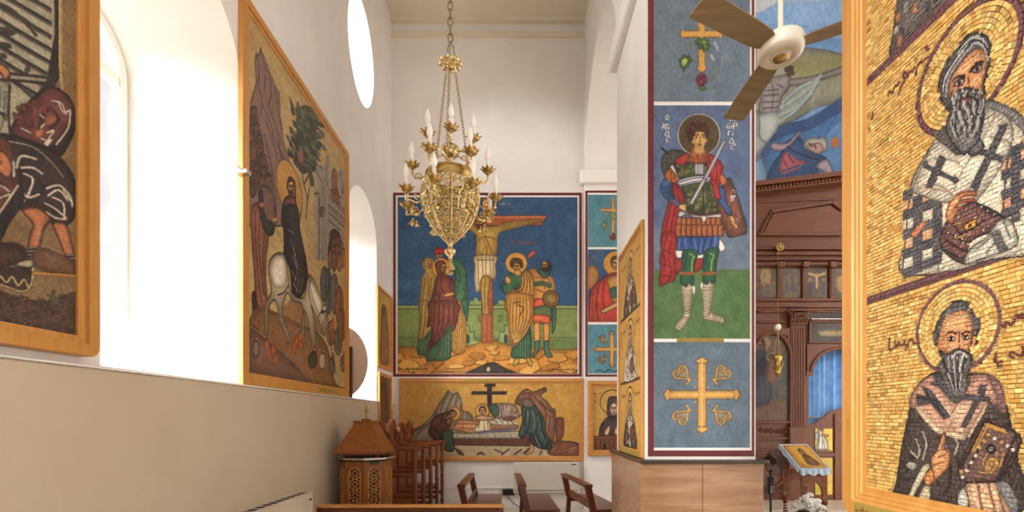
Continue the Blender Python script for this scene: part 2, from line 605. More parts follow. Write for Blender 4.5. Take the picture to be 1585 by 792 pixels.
class Art:
    """a drawing on a panel; points are given in pixels of the photograph and
    carried to metres on the panel (u to the right, v up)"""

    def __init__(s, u0, u1, v0, v1, res_u, res_v, fn, base, mpp):
        s.u0, s.u1, s.v0, s.v1, s.fn, s.mpp = u0, u1, v0, v1, fn, mpp
        s.nu, s.nv = max(4, int((u1 - u0) * res_u)), max(4, int((v1 - v0) * res_v))
        s.w, s.h = s.nu * 2, s.nv * 2
        s.a = np.empty((s.h, s.w, 3), np.float32)
        s.a[:] = base
        s.o = (0.0, 0.0, 1.0)
        s.model = 0.30

    def view(s, ox, oy, sc):
        s.o = (ox, oy, sc)
        return s

    def uv(s, pts):
        if isinstance(pts, str):
            q = np.array(pts.split(), float).reshape(-1, 2)
        else:
            q = np.array(pts, float).reshape(-1, 2)
        u, v = s.fn(q[:, 0] / s.o[2] + s.o[0], q[:, 1] / s.o[2] + s.o[1])
        return np.stack([u, v], 1)

    def pix(s, uv):
        return np.stack([(uv[:, 0] - s.u0) / (s.u1 - s.u0) * s.w, (uv[:, 1] - s.v0) / (s.v1 - s.v0) * s.h], 1)

    def mask(s, p):
        x0, x1 = int(max(0, math.floor(p[:, 0].min()))), int(min(s.w, math.ceil(p[:, 0].max()) + 1))
        y0, y1 = int(max(0, math.floor(p[:, 1].min()))), int(min(s.h, math.ceil(p[:, 1].max()) + 1))
        if x1 <= x0 or y1 <= y0:
            return None
        m = np.zeros((y1 - y0, x1 - x0), bool)
        X = np.arange(x0, x1) + 0.5
        n = len(p)
        for i in range(n):
            (ax, ay), (bx, by) = p[i], p[(i + 1) % n]
            if ay == by:
                continue
            if ay > by:
                ax, ay, bx, by = bx, by, ax, ay
            r0, r1 = max(y0, int(math.ceil(ay - 0.5))), min(y1, int(math.ceil(by - 0.5)))
            if r1 <= r0:
                continue
            yy = np.arange(r0, r1) + 0.5
            xc = ax + (yy - ay) * (bx - ax) / (by - ay)
            m[r0 - y0:r1 - y0] ^= X[None, :] < xc[:, None]
        return y0, y1, x0, x1, m

    def put(s, mk, col, a=1.0):
        if mk is None:
            return
        y0, y1, x0, x1, m = mk
        sub = s.a[y0:y1, x0:x1]
        sub[m] = sub[m] * (1 - a) + np.array(col, np.float32) * a

    def P(s, pts, col, sm=1, a=1.0, line=None, lw=0.6):
        uv = s.uv(pts)
        if sm:
            uv = smooth(uv, True)
        mk = s.mask(s.pix(uv))
        if sm and a == 1.0 and mk is not None and s.model > 0:
            # icon-painter's modelling: each painted shape is lighter towards its middle
            y0, y1, x0, x1, m = mk
            area = m.sum()
            if area > 30:
                r = int(min(22, max(1, .13 * math.sqrt(area))))
                b = boxblur(boxblur(np.pad(m.astype(np.float32), r), r), r)[r:-r, r:-r]
                f = 1 - s.model + s.model * 1.35 * np.clip((b - .35) / .65, 0, 1)
                sub = s.a[y0:y1, x0:x1]
                sub[m] = (np.array(col, np.float32)[None, :] * f[m][:, None])
            else:
                s.put(mk, col, a)
        else:
            s.put(mk, col, a)
        if line is not None:
            s._stroke(np.vstack([uv, uv[:1]]), line, lw)
        return s

    def finish(s, edge=0.5, mott=5.0):
        """drawn contours where colours meet, and a little brush texture"""
        g = s.a.mean(-1)
        gx = np.abs(np.diff(g, axis=1, append=g[:, -1:]))
        gy = np.abs(np.diff(g, axis=0, append=g[-1:]))
        e = np.clip((gx + gy) / 70.0, 0, 1)
        e = np.maximum(e, np.roll(e, 1, 0))
        s.a *= (1 - edge * e)[..., None]
        k = NR.normal(0, 1, (s.h // 10 + 2, s.w // 4 + 2))
        k = np.repeat(np.repeat(k, 10, 0), 4, 1)[:s.h, :s.w]
        k2 = NR.normal(0, 1, (s.h // 34 + 2, s.w // 26 + 2))
        k2 = np.repeat(np.repeat(k2, 34, 0), 26, 1)[:s.h, :s.w]
        k2 = boxblur(k2 + 10, 12) - 10
        s.a += (boxblur(k + 10, 2) - 10)[..., None] * mott + k2[..., None] * mott
        np.clip(s.a, 0, 255, out=s.a)
        return s

    def _stroke(s, uv, col, w, a=1.0):
        r = w * s.mpp * 0.58
        ru, rv = (s.u1 - s.u0) / s.w, (s.v1 - s.v0) / s.h
        r = max(r, 0.35 * max(min(ru, rv), 1e-6))
        for i in range(len(uv) - 1):
            A, B = uv[i], uv[i + 1]
            x0 = int(max(0, (min(A[0], B[0]) - r - s.u0) / ru))
            x1 = int(min(s.w, (max(A[0], B[0]) + r - s.u0) / ru + 1))
            y0 = int(max(0, (min(A[1], B[1]) - r - s.v0) / rv))
            y1 = int(min(s.h, (max(A[1], B[1]) + r - s.v0) / rv + 1))
            if x1 <= x0 or y1 <= y0:
                continue
            U = s.u0 + (np.arange(x0, x1) + 0.5) * ru
            V = s.v0 + (np.arange(y0, y1) + 0.5) * rv
            d = B - A
            L = max(1e-12, d @ d)
            t = np.clip(((U[None, :] - A[0]) * d[0] + (V[:, None] - A[1]) * d[1]) / L, 0, 1)
            D = (U[None, :] - A[0] - t * d[0]) ** 2 + (V[:, None] - A[1] - t * d[1]) ** 2
            m = D < r * r
            if m.any():
                sub = s.a[y0:y1, x0:x1]
                sub[m] = sub[m] * (1 - a) + np.array(col, np.float32) * a

    def L(s, pts, col, w=0.8, sm=1, a=1.0):
        """one or several lines (separated by ;)"""
        if isinstance(pts, str):
            for q in pts.split(';'):
                uv = s.uv(q)
                s._stroke(smooth(uv, False) if sm else uv, col, w, a)
        else:
            uv = s.uv(pts)
            s._stroke(smooth(uv, False) if sm else uv, col, w, a)
        return s

    def C(s, x, y, r, col, line=None, lw=0.8, ry=None):
        """a true circle on the panel; r in view units"""
        c = s.uv([(x, y)])[0]
        k = abs(s.uv([(x, y - r)])[0][1] - c[1])
        k2 = k if ry is None else k * ry / r
        t = np.linspace(0, 2 * PI, 33)[:-1]
        uv = np.stack([c[0] + k * np.cos(t), c[1] + k2 * np.sin(t)], 1)
        s.put(s.mask(s.pix(uv)), col)
        if line is not None:
            s._stroke(np.vstack([uv, uv[:1]]), line, lw)
        return s

    def E(s, x, y, rx, ry, col, line=None, lw=0.6, a=1.0):
        t = np.linspace(0, 2 * PI, 21)[:-1]
        return s.P(np.stack([x + rx * np.cos(t), y + ry * np.sin(t)], 1), col, 0, a, line, lw)

    def face(s, x, y, rx, ry, skin, hair=None, beard=None, turn=0.0, lw=0.5, veil=None):
        dk = tuple(c * 0.42 for c in skin)
        sh = tuple(c * 0.74 for c in skin)
        lt = tuple(min(255, c * 1.14) for c in skin)
        if veil:
            s.E(x - turn * rx * .2, y - ry * .1, rx * 1.45, ry * 1.3, veil, tuple(c * .5 for c in veil), lw)
        elif hair:
            s.E(x - turn * rx * .25, y - ry * .25, rx * 1.3, ry * 1.08, hair)
        s.E(x, y, rx, ry, sh)
        s.E(x + turn * rx * .1, y - ry * .1, rx * .82, ry * .82, skin)
        s.E(x + turn * rx * .2, y - ry * .55, rx * .5, ry * .25, lt)
        if hair and not veil:
            s.P([(x - rx * 1.1, y - ry * .1), (x - rx * .8, y - ry * .75), (x, y - ry * .72), (x + rx * .8, y - ry * .75), (x + rx * 1.1, y - ry * .1), (x + rx * .9, y - ry * 1.05), (x, y - ry * 1.3), (x - rx * .9, y - ry * 1.05)], hair)
        if beard:
            s.P([(x - rx * .95, y + ry * .15), (x - rx * .45, y + ry * .38), (x, y + ry * .30), (x + rx * .45, y + ry * .38), (x + rx * .95, y + ry * .15), (x + rx * .7, y + ry * 1.05), (x, y + ry * 1.45), (x - rx * .7, y + ry * 1.05)], beard)
        k = turn * rx * .25
        for q in (-1, 1):
            s.L([(x + k + q * rx * .68, y - ry * .2), (x + k + q * rx * .4, y - ry * .3), (x + k + q * rx * .12, y - ry * .2)], dk, lw)
            s.E(x + k + q * rx * .4, y - ry * .08, rx * .17, ry * .08, dk)
        s.L([(x + k, y - ry * .15), (x + k * 1.5 + rx * .05, y + ry * .28), (x + k - rx * .1, y + ry * .3)], dk, lw * .8)
        s.L([(x + k - rx * .25, y + ry * .5), (x + k + rx * .25, y + ry * .5)], (min(255, skin[0] * .75), skin[1] * .4, skin[2] * .38), lw * 1.2)
        return s

    def hatch(s, pts, col, n, w=0.5, a=1.0, jit=0.1):
        """folds: n lines interpolated between two given lines (a ; b)"""
        A, B = [s.uv(q) for q in pts.split(';')]
        A, B = smooth(A, False), smooth(B, False)
        m = min(len(A), len(B))
        A = A[np.linspace(0, len(A) - 1, m).astype(int)]
        B = B[np.linspace(0, len(B) - 1, m).astype(int)]
        for i in range(n):
            t = (i + 0.5 + NR.uniform(-jit, jit)) / n
            s._stroke(A * (1 - t) + B * t, col, w, a)
        return s

    def curls(s, x, y, rx, ry, n, r, cols):
        for i in range(n):
            a, q = NR.uniform(0, 2 * PI), math.sqrt(NR.uniform())
            s.E(x + rx * q * math.cos(a), y + ry * q * math.sin(a), r, r, cols[NR.randint(len(cols))])
        return s

    def speck(s, amt):
        n = NR.normal(0, amt, (s.h // 2 + 1, s.w // 2 + 1, 1)).astype(np.float32)
        s.a += np.repeat(np.repeat(n, 2, 0), 2, 1)[:s.h, :s.w]
        return s

    def img(s):
        b = s.a.reshape(s.nv, 2, s.nu, 2, 3).mean((1, 3))
        return np.clip(b, 0, 255)

    def mesh(s, name, mat, parent, n=0.0, gain=1.0, curve=None):
        s.finish()
        im = lin(s.img()) * gain
        nu, nv = s.nu, s.nv
        us = np.linspace(s.u0, s.u1, nu)
        vs = np.linspace(s.v0, s.v1, nv)
        U, V = np.meshgrid(us, vs)
        N = np.full_like(U, n) if curve is None else curve(U, V)
        co = np.stack([U, V, N], -1).reshape(-1).astype(np.float32)
        idx = np.arange(nu * nv).reshape(nv, nu)
        q = np.stack([idx[:-1, :-1], idx[:-1, 1:], idx[1:, 1:], idx[1:, :-1]], -1).reshape(-1).astype(np.int32)
        me = bpy.data.meshes.new(name)
        me.vertices.add(nu * nv)
        me.vertices.foreach_set('co', co)
        nf = len(q) // 4
        me.loops.add(len(q))
        me.loops.foreach_set('vertex_index', q)
        me.polygons.add(nf)
        me.polygons.foreach_set('loop_start', np.arange(0, len(q), 4, dtype=np.int32))
        me.update(calc_edges=True)
        ca = me.color_attributes.new('Col', 'FLOAT_COLOR', 'POINT')
        ca.data.foreach_set('color', np.concatenate([im.reshape(-1, 3), np.ones((nu * nv, 1))], 1).reshape(-1).astype(np.float32))
        me.materials.append(MAT[mat])
        o = link(bpy.data.objects.new(name, me))
        o.parent = parent
        WM[o.name] = WM[parent.name]
        return o


def front_fn(Z, x0, z0):
    def fn(px, py):
        return (px - CX) * Z / F - x0, H - (py - CY) * Z / F - z0
    return fn


def left_fn(X, y0, z0):
    def fn(px, py):
        d = F * X / np.minimum(px - CX, -40.0)
        return d - y0, H - (py - CY) * d / F - z0
    return fn


def right_fn(X, y0, z0):
    def fn(px, py):
        d = F * X / np.maximum(px - CX, 40.0)
        return y0 - d, H - (py - CY) * d / F - z0
    return fn


def rrect(w, h, r, v0=0.0, k=5):
    """rounded rectangle centred on u, starting at v0, counter-clockwise"""
    o = []
    for cx, cy, a in ((w / 2 - r, v0 + r, -PI / 2), (w / 2 - r, v0 + h - r, 0), (-w / 2 + r, v0 + h - r, PI / 2), (-w / 2 + r, v0 + r, PI)):
        for i in range(k):
            t = a + PI / 2 * i / (k - 1)
            o.append((cx + r * math.cos(t), cy + r * math.sin(t)))
    return o


def frame(parent, w, h, bw, dep, mat, r=0.004, lip=0.35, name='frame', n0=0.0):
    """picture frame with a stepped inner lip, standing on v = 0"""
    o0 = rrect(w, h, max(r, 0.003))
    c = 0.006
    o1 = rrect(w - 2 * c, h - 2 * c, max(r - c, 0.002), c)
    i0 = rrect(w - 2 * bw * (1 - lip), h - 2 * bw * (1 - lip), 0.001, bw * (1 - lip))
    i1 = rrect(w - 2 * bw, h - 2 * bw, 0.001, bw)
    mb = MB()
    mb.loops([[(u, v, n) for u, v in l] for l, n in ((o0, n0), (o0, dep - c), (o1, dep), (i0, dep), (i0, dep * .72), (i1, dep * .66), (i1, n0), (o0, n0))])
    return mb.build(name, mat, parent)


def flat_board(parent, w, h, n0, n1, mat, name='backing', v0=0.0, u=0.0):
    return MB().box(u - w / 2, u + w / 2, v0, v0 + h, n0, n1).build(name, mat, parent)
# ------------------------------------------------------------------ painted canvas on the pillar front
ZP = 4.95
K = ZP / F


def px_rect(x0, x1, y0, y1, Z):
    """photo rectangle on a plane facing the camera -> x0, x1, z0, z1"""
    a, b = W(x0, y1, Z), W(x1, y0, Z)
    return a.x, b.x, a.z, b.z


def border(t, X0, X1, Z0, Z1, bw, n0, n1, mat, x0, z0, name='border_strip', bwr=None):
    for (a, b, c, d) in ((X0, X1, Z0, Z0 + bw), (X0, X1, Z1 - bw, Z1), (X0, X0 + bw, Z0 + bw, Z1 - bw), (X1 - (bwr or bw), X1, Z0 + bw, Z1 - bw)):
        MB().box(a - x0, b - x0, c - z0, d - z0, n0, n1).build(name, mat, t)


BLUE = (106, 122, 138)
GOLD = (214, 160, 74)
GOLDD = (150, 96, 40)


def vine_cross(a):
    a.view(1000, 0, 4.4)
    for c, w in ((GOLDD, 9.5), (GOLD, 7.8)):
        a.L('382 150 382 465', c, w, 0)
        a.L('258 227 505 227', c, w, 0)
    a.P('250 195 268 213 268 243 250 258 240 228', GOLD, 0)
    a.P('512 200 496 213 496 243 512 258 524 228', GOLD, 0)
    a.P('350 455 366 440 398 440 414 455 400 480 364 480', GOLD, 0)
    a.P('350 165 366 176 398 176 414 165 400 148 364 148', GOLD, 0)
    a.L('345 240 315 300 285 350 265 430 285 510 330 550', (176, 186, 168), 1.2)
    a.L('290 300 300 280 320 285 310 310 295 310', (120, 140, 90), 1.2)
    a.L('430 545 480 515 515 450 520 370', (176, 186, 168), 1.2)
    a.L('420 540 470 480 480 430;460 530 480 555;450 470 470 500', (120, 140, 90), 1.0)
    a.P('335 275 350 262 362 245 380 258 400 248 415 262 438 268 428 285 442 310 430 325 436 348 412 338 395 352 384 330 362 332 358 308 338 300', (72, 98, 52), 0)
    a.P('365 275 400 268 420 300 405 320 380 300', (112, 134, 68))
    a.P('222 405 240 392 245 372 266 364 280 376 304 372 306 392 320 410 300 424 298 448 278 456 262 490 250 462 236 450 238 428', (66, 96, 48), 0)
    a.L('265 380 260 440 258 470;262 420 236 405;262 425 300 400;380 262 392 330;390 300 350 290;388 300 430 300', (44, 70, 36), 0.7)
    a.P('240 412 265 388 290 400 280 430 255 450', (160, 170, 84))
    a.curls(378, 540, 34, 42, 70, 9, [(112, 40, 58), (140, 62, 80), (88, 30, 48)])
    a.P('360 590 400 580 415 600 380 612', (70, 100, 50))
    a.P('455 280 480 275 500 330 490 350 470 320', (146, 160, 176))
    a.P('430 370 450 360 475 400 470 420 445 400', (146, 160, 176))


def jeru_cross(a, view, k=1.0):
    """large flared cross with four scroll leaves (view of the lowest pillar panel)"""
    a.view(*view)
    for c, w in ((GOLDD, 11.5 * k), (GOLD, 9.8 * k), ((226, 178, 98), 4 * k)):
        a.L('312 135 312 622', c, w, 0)
        a.L('68 375 558 375', c, w, 0)
    for p in ('265 130 290 118 312 100 335 118 360 130 340 150 285 150', '270 625 290 638 312 652 338 638 362 625 338 605 285 605',
              '66 328 52 350 36 376 52 398 66 422 84 398 84 350', '558 328 572 350 588 376 572 398 558 422 542 398 542 350'):
        a.P(p, GOLD, 0, line=GOLDD, lw=0.6)
    a.L('312 115 312 170;312 580 312 640;50 376 100 376;530 376 575 376', (234, 200, 130), 1.5 * k, 0)
    for fx, fy in ((1, 1), (-1, 1), (1, -1), (-1, -1)):
        def q(st):
            v = np.array(st.split(), float).reshape(-1, 2)
            v[:, 0] = 312 + (v[:, 0] - 312) * fx
            v[:, 1] = 377 + (v[:, 1] - 377) * fy
            return v
        a.P(q('205 255 210 200 190 168 160 170 130 190 105 215 115 250 150 262 185 262 200 280'), GOLD, 1, 0.35)
        for c, w in ((GOLDD, 3.2 * k), ((220, 172, 90), 2.0 * k)):
            a.L(q('225 275 210 245 205 195 180 165 150 180 155 205 180 205'), c, w)
            a.L(q('215 265 170 258 125 255 105 225 120 200 145 215 140 235'), c, w)
            a.L(q('240 260 220 275 205 300 195 295'), c, w)
        a.E(265 if fx > 0 else 359, 320 if fy > 0 else 428, 9, 9, (190, 170, 130))


SOL_Z0 = 0.0


def draw_soldier(a):
    S = (204, 160, 96)
    RED, RDK, RLT = (158, 38, 34), (92, 22, 26), (202, 62, 52)
    a.view(1000, 150, 3.961)
    a.P('0 0 713 0 713 800 0 800', (90, 108, 142), 0)
    a.view(1010, 360, 4.66)
    a.P('-20 262 760 264 760 800 -20 800', (82, 114, 62), 0)
    a.P('-20 262 760 264 760 300 -20 296', (92, 122, 70), 0, 0.5)
    # cape
    a.view(1010, 250, 6.6)
    a.P('215 200 300 290 330 400 290 520 255 620 240 760 215 860 90 860 110 640 160 440 190 300', RED, 1, line=RDK)
    a.L('200 420 150 640 130 800;240 470 200 640 180 800;260 330 290 420', RDK, 1.2)
    a.L('215 420 175 620 155 790;225 280 250 350', RLT, 0.9)
    a.view(1010, 360, 4.66)
    a.P('76 0 165 0 175 120 165 230 170 300 160 345 110 360 52 378 60 250 55 200 66 110', RED, 1, line=RDK)
    a.P('165 190 230 170 370 175 360 250 300 285 220 260 170 305', (146, 36, 34), 1, line=RDK)
    a.L('110 0 80 130 95 220 60 330;140 60 120 180 140 280 110 350;70 110 140 150;60 220 140 240;65 300 140 320', RDK, 1.1)
    a.L('95 30 75 120;125 100 110 190;85 250 70 330', RLT, 1)
    # shield behind shoulder and halo
    a.view(1010, 160, 6.6)
    a.P('130 510 200 470 300 480 340 520 250 620 180 680 140 760 95 650 100 570', (70, 72, 62), 1, line=(40, 38, 34))
    a.L('100 455 160 505', (40, 34, 30), 2.6, 0)
    a.curls(170, 590, 60, 90, 60, 7, [(58, 60, 54), (88, 90, 74), (48, 46, 44)])
    a.C(478, 320, 214, (86, 68, 38), (226, 218, 206), 1.3)
    # arms
    a.view(1010, 250, 6.6)
    a.P('128 170 100 220 82 270 110 340 170 400 240 450 290 470 300 430 240 370 195 300 205 220 210 180', (52, 84, 138), 1, line=(28, 40, 66))
    a.hatch('95 240 140 250 200 230;180 390 215 390 240 365', (132, 160, 198), 9, 0.7)
    a.hatch('90 250 140 260 200 240;190 400 220 395 250 380', (26, 44, 90), 7, 0.5)
    a.L('190 410 225 400 250 365;215 440 250 425 270 395', (150, 84, 40), 1.6)
    a.P('280 440 310 430 400 440 420 470 395 500 350 510 300 490 270 470', S, 1, line=(110, 70, 36))
    a.L('340 480 410 475;340 495 395 495;330 460 400 455', (150, 104, 56), 0.7)
    # big side shield
    a.P('755 180 805 175 870 350 940 560 968 710 920 745 800 770 760 740 690 560 660 420 700 300', (104, 58, 40), 1, line=(52, 32, 26))
    a.P('760 230 820 240 880 420 920 600 900 640 820 720 780 700 720 560 700 400', (130, 74, 50), 1)
    a.L('800 180 870 360 930 560 960 715', (60, 62, 56), 2.4)
    a.curls(820, 340, 26, 70, 26, 8, [(226, 216, 210), (206, 190, 186)])
    a.curls(880, 560, 18, 60, 18, 8, [(226, 216, 210), (176, 110, 90)])
    a.curls(790, 560, 70, 150, 60, 7, [(88, 46, 34), (160, 84, 54), (70, 60, 46)])
    a.P('690 250 740 290 770 430 800 470 810 530 770 540 730 480 690 420 675 330', (54, 88, 146), 1, line=(26, 40, 70))
    a.hatch('690 290 740 320;745 490 790 480', (150, 172, 204), 7, 0.7)
    a.P('790 550 830 560 850 610 875 660 850 685 820 640 800 600', S, 1, line=(110, 70, 36))
    a.L('835 620 850 680;825 600 860 640', (150, 104, 56), 0.7)
    # cuirass
    a.P('215 30 330 10 470 20 600 0 640 120 600 220 660 340 670 480 680 530 540 540 420 530 360 500 340 400 300 260 260 140', (58, 64, 38), 1, line=(30, 32, 24))
    for i in range(170):
        x, y = NR.uniform(240, 650), NR.uniform(30, 520)
        if (x < 300 + (y - 150) * .2 and y > 150) or (130 < y < 240 and x < 560):
            continue
        r = NR.uniform(13, 24)
        t0 = NR.uniform(0, 6.28)
        pts = [(x + r * (1 - j / 11) * math.cos(t0 + j * .75), y + r * (1 - j / 11) * math.sin(t0 + j * .75)) for j in range(9)]
        a.L(pts, [(142, 140, 84), (112, 124, 64), (176, 166, 96)][i % 3], 1.0)
    a.L('520 220 525 490', (36, 38, 26), 1.4, 0)
    a.P('270 190 400 150 530 140 590 150 600 200 460 215 330 240 285 250', (202, 196, 206), 1, line=(90, 80, 96))
    a.L('290 205 420 170 560 160;290 238 440 200 590 185', (140, 132, 156), 0.7)
    a.P('440 20 522 20 522 128 440 130', (206, 200, 208), 0, line=(80, 76, 90))
    a.L('462 25 462 125;482 25 482 125;502 25 502 125', (120, 114, 130), 0.8, 0)
    a.P('185 50 215 30 250 110 275 180 250 190 215 120', (206, 198, 196), 1, line=(100, 90, 90))
    a.P('155 80 190 70 250 140 255 200 210 215 140 175 130 140', (168, 92, 40), 1, line=(90, 44, 22))
    a.curls(190, 150, 45, 55, 24, 9, [(196, 122, 56), (140, 70, 32), (176, 96, 44)])
    # chest drape
    a.view(1010, 160, 6.6)
    a.P('360 500 300 530 240 570 230 600 300 625 350 600 380 560', RED, 1, line=RDK)
    a.L('350 510 290 590;330 520 260 590;360 530 320 610', RLT, 1)
    a.P('580 510 640 540 715 620 720 690 700 760 680 850 620 860 600 780 560 650 560 560', RED, 1, line=RDK)
    a.L('600 540 640 660 640 820;640 580 680 700 660 830;580 600 620 720', RLT, 1)
    a.L('620 540 660 660 655 820;590 570 605 680', RDK, 0.9)
    a.view(1010, 250, 6.6)
    a.P('600 180 660 200 700 360 680 385 630 355 620 240 590 200', RED, 1, line=RDK)
    a.L('640 220 660 360;620 210 645 340', RLT, 0.8)
    a.P('700 120 740 150 760 210 720 240 690 200', (176, 98, 44), 1, line=(90, 44, 22))
    a.P('360 -40 460 -20 570 -40 560 0 470 22 370 0', (176, 94, 42), 1, line=(96, 48, 24))
    # sword
    a.L('405 420 630 10', (96, 92, 96), 5.4, 0)
    a.L('403 418 628 8', (196, 190, 188), 3.6, 0)
    a.view(1010, 160, 6.6)
    a.P('720 380 755 368 745 400 560 770 520 770', (178, 172, 172), 0, line=(96, 92, 98))
    # hem and skirt
    a.view(1010, 250, 6.6)
    a.P('285 500 340 520 360 545 420 540 530 550 690 530 700 580 660 570 560 580 530 615 490 580 400 560 330 540 290 570 265 550', (208, 202, 198), 1, line=(96, 84, 80))
    a.L('370 525 520 545 690 525', (120, 60, 44), 1.6)
    for y0, y1, x0, x1 in ((590, 670, 255, 705), (665, 760, 245, 730)):
        n = 9
        for i in range(n):
            xa, xb = x0 + (x1 - x0) * i / n, x0 + (x1 - x0) * (i + 1) / n
            dy = -18 * math.sin(PI * (i + .5) / n) * 0 + (0 if i else -8)
            a.P([(xa, y0 - 22 + dy), (xb, y0 - 22 + dy), (xb, y1 - 8), ((xa + xb) / 2, y1 + 6), (xa, y1 - 8)], (164, 88, 40), 0, line=(80, 38, 18), lw=0.7)
            a.L([(xa + 12, y0 - 10), (xa + 12, y1 - 12)], (206, 132, 70), 1.3, 0)
            a.L([(xb - 9, y0 - 10), (xb - 9, y1 - 12)], (120, 58, 26), 1.1, 0)
    a.P('500 552 530 618 556 560', (210, 204, 200), 1)
    # tunic, legs, boots
    a.view(1010, 360, 4.66)
    a.P('480 40 520 80 525 120 495 135 470 110', (214, 208, 200), 1, line=(110, 100, 96))
    a.P('170 120 225 120 225 170 180 178', (214, 208, 200), 1, line=(110, 100, 96))
    a.P('320 155 385 155 375 180 315 180', (214, 208, 200), 1)
    a.P('180 28 330 30 485 20 480 100 385 130 340 160 325 130 180 125', (46, 80, 142), 0, line=(24, 36, 74))
    a.L('200 40 190 120;240 35 245 120;300 35 320 125;360 40 345 150;410 35 380 125;455 25 450 100', (128, 160, 204), 1.2)
    a.L('220 40 212 120;275 35 285 120;335 40 335 150;385 40 365 130;435 30 420 110', (24, 42, 96), 1.2)
    for p, hl in (('225 125 325 130 320 190 305 240 302 290 300 350 285 380 240 385 205 360 210 290 215 230', '270 150 300 170 290 200;290 200 285 280'),
                  ('385 125 480 105 470 180 460 280 455 350 420 360 365 360 368 290 365 220', '420 150 445 160 430 200;430 200 425 270')):
        a.P(p, (32, 84, 52), 1, line=(18, 46, 34))
        a.L(hl, (112, 156, 70), 3.0)
        a.L(hl, (160, 184, 96), 1.0)
    a.L('250 150 240 230 235 280;310 190 300 240;400 150 385 230', (20, 58, 44), 2)
    a.L('215 290 300 292;365 292 455 290', (150, 78, 36), 4.2, 0)
    for p in ('212 380 250 390 262 358 290 385 298 385 285 500 272 600 220 690 180 698 165 670 190 630 228 585 220 490', '360 368 400 370 415 340 430 368 445 368 435 480 425 570 500 600 520 630 505 652 460 640 370 615 368 540 362 450'):
        a.P(p, (204, 188, 152), 1, line=(120, 96, 70))
    a.P('290 380 312 390 306 440 292 430', (218, 212, 204), 1)
    a.P('350 360 366 355 362 410 348 390', (218, 212, 204), 1)
    a.hatch('215 400 255 405 295 398;220 585 245 588 275 580', (116, 74, 56), 13, 0.55)
    a.hatch('362 380 400 385 440 378;368 610 400 600 430 570', (116, 74, 56), 14, 0.55)
    a.hatch('225 590 250 600 272 605;170 660 190 680 215 692', (116, 74, 56), 7, 0.55)
    a.hatch('400 575 395 600 390 620;505 605 500 625 490 650', (116, 74, 56), 7, 0.55)
    # head
    a.view(1010, 160, 6.6)
    a.P('430 430 520 430 545 490 560 580 480 600 380 580 400 490', (176, 92, 40), 1, line=(96, 48, 24))
    a.curls(470, 550, 85, 38, 60, 9, [(196, 116, 52), (140, 62, 30), (166, 78, 36)])
    a.P('438 420 525 420 530 500 480 515 430 500', (186, 142, 84), 1)
    a.E(468, 290, 122, 108, (72, 36, 24))
    a.curls(468, 290, 118, 105, 130, 14, [(62, 30, 22), (92, 48, 32), (50, 24, 18), (84, 42, 28)])
    a.E(385, 360, 28, 40, (70, 36, 24))
    a.E(485, 365, 66, 100, (196, 148, 80))
    a.E(495, 375, 46, 80, (218, 174, 102))
    a.E(415, 390, 10, 20, (210, 164, 96)).E(553, 375, 10, 18, (210, 164, 96))
    a.P('405 320 440 270 490 268 540 300 556 330 575 300 560 230 480 210 410 230 385 300', (72, 36, 24))
    a.curls(480, 250, 80, 28, 40, 13, [(62, 30, 22), (92, 48, 32), (80, 40, 28)])
    a.L('425 325 450 312 475 325;505 325 530 315 552 328', (60, 34, 20), 1.0)
    a.E(450, 345, 17, 8, (240, 225, 195)).E(528, 343, 17, 8, (240, 225, 195))
    a.E(452, 345, 8, 8, (40, 24, 16)).E(529, 343, 8, 8, (40, 24, 16))
    a.L('490 330 494 385 482 392', (130, 80, 40), 0.8)
    a.L('470 418 488 413 506 418', (150, 60, 46), 1.4)
    a.L('478 435 500 435', (140, 96, 52), 0.7)
    # lettering
    wh = (226, 220, 214)
    a.L('155 115 138 135 152 165 172 140 155 115', wh, 1.6)
    a.L('118 95 126 100;108 188 120 192', wh, 1.2, 0)
    a.L('100 260 118 205 138 260;104 240 132 238;128 215 145 212;150 262 150 205 172 212;172 235 172 262', wh, 1.5, 0)
    a.L('152 280 135 310 152 335 172 305 152 280;165 325 180 345 145 355 150 380 162 385 150 395', wh, 1.5)
    a.L('790 160 800 178 815 165;830 175 850 178', wh, 1.5)
    a.L('765 215 762 245 785 248 788 220;788 220 790 250 812 245 810 215;770 200 800 200', wh, 1.5)
    a.L('828 262 828 200 868 205 865 228 830 230', wh, 1.6, 0)
    a.L('778 325 778 278 805 282;822 295 822 325', wh, 1.6, 0)
    a.L('812 350 790 385 805 410 830 385 812 350;825 400 850 420 805 430 805 455 825 465', wh, 1.5)


def fresco_thing(name, label, X0, X1, Z0, Z1, Z, bwm, n0=0.0, bwr=None):
    t = thing(name, label, 'wall painting', mat=uvn(((X0 + X1) / 2, Z, Z0), *FACE_FRONT))
    flat_board(t, X1 - X0, Z1 - Z0, n0, 0.008, MAT['trim_white'], 'backing_canvas')
    border(t, X0 + .012, X1 - .012, Z0 + .03, Z1 - .012, bwm, 0.0085, 0.0105, MAT['maroon_paint'], (X0 + X1) / 2, Z0, bwr=bwr)
    return t


def pic(t, x0, x1, y0, y1, Z, drawfn, base, res=150, mat='fresco', n=0.011, name='picture', gain=1.0, spk=3.0):
    X0, X1, Z0, Z1 = px_rect(x0, x1, y0, y1, Z)
    loc = WM[t.name].translation
    a = Art(X0 - loc.x, X1 - loc.x, Z0 - loc.z, Z1 - loc.z, res, res, front_fn(Z, loc.x, loc.z), base, Z / F)
    drawfn(a)
    if spk:
        a.speck(spk)
    return a.mesh(name, mat, t, n, gain)


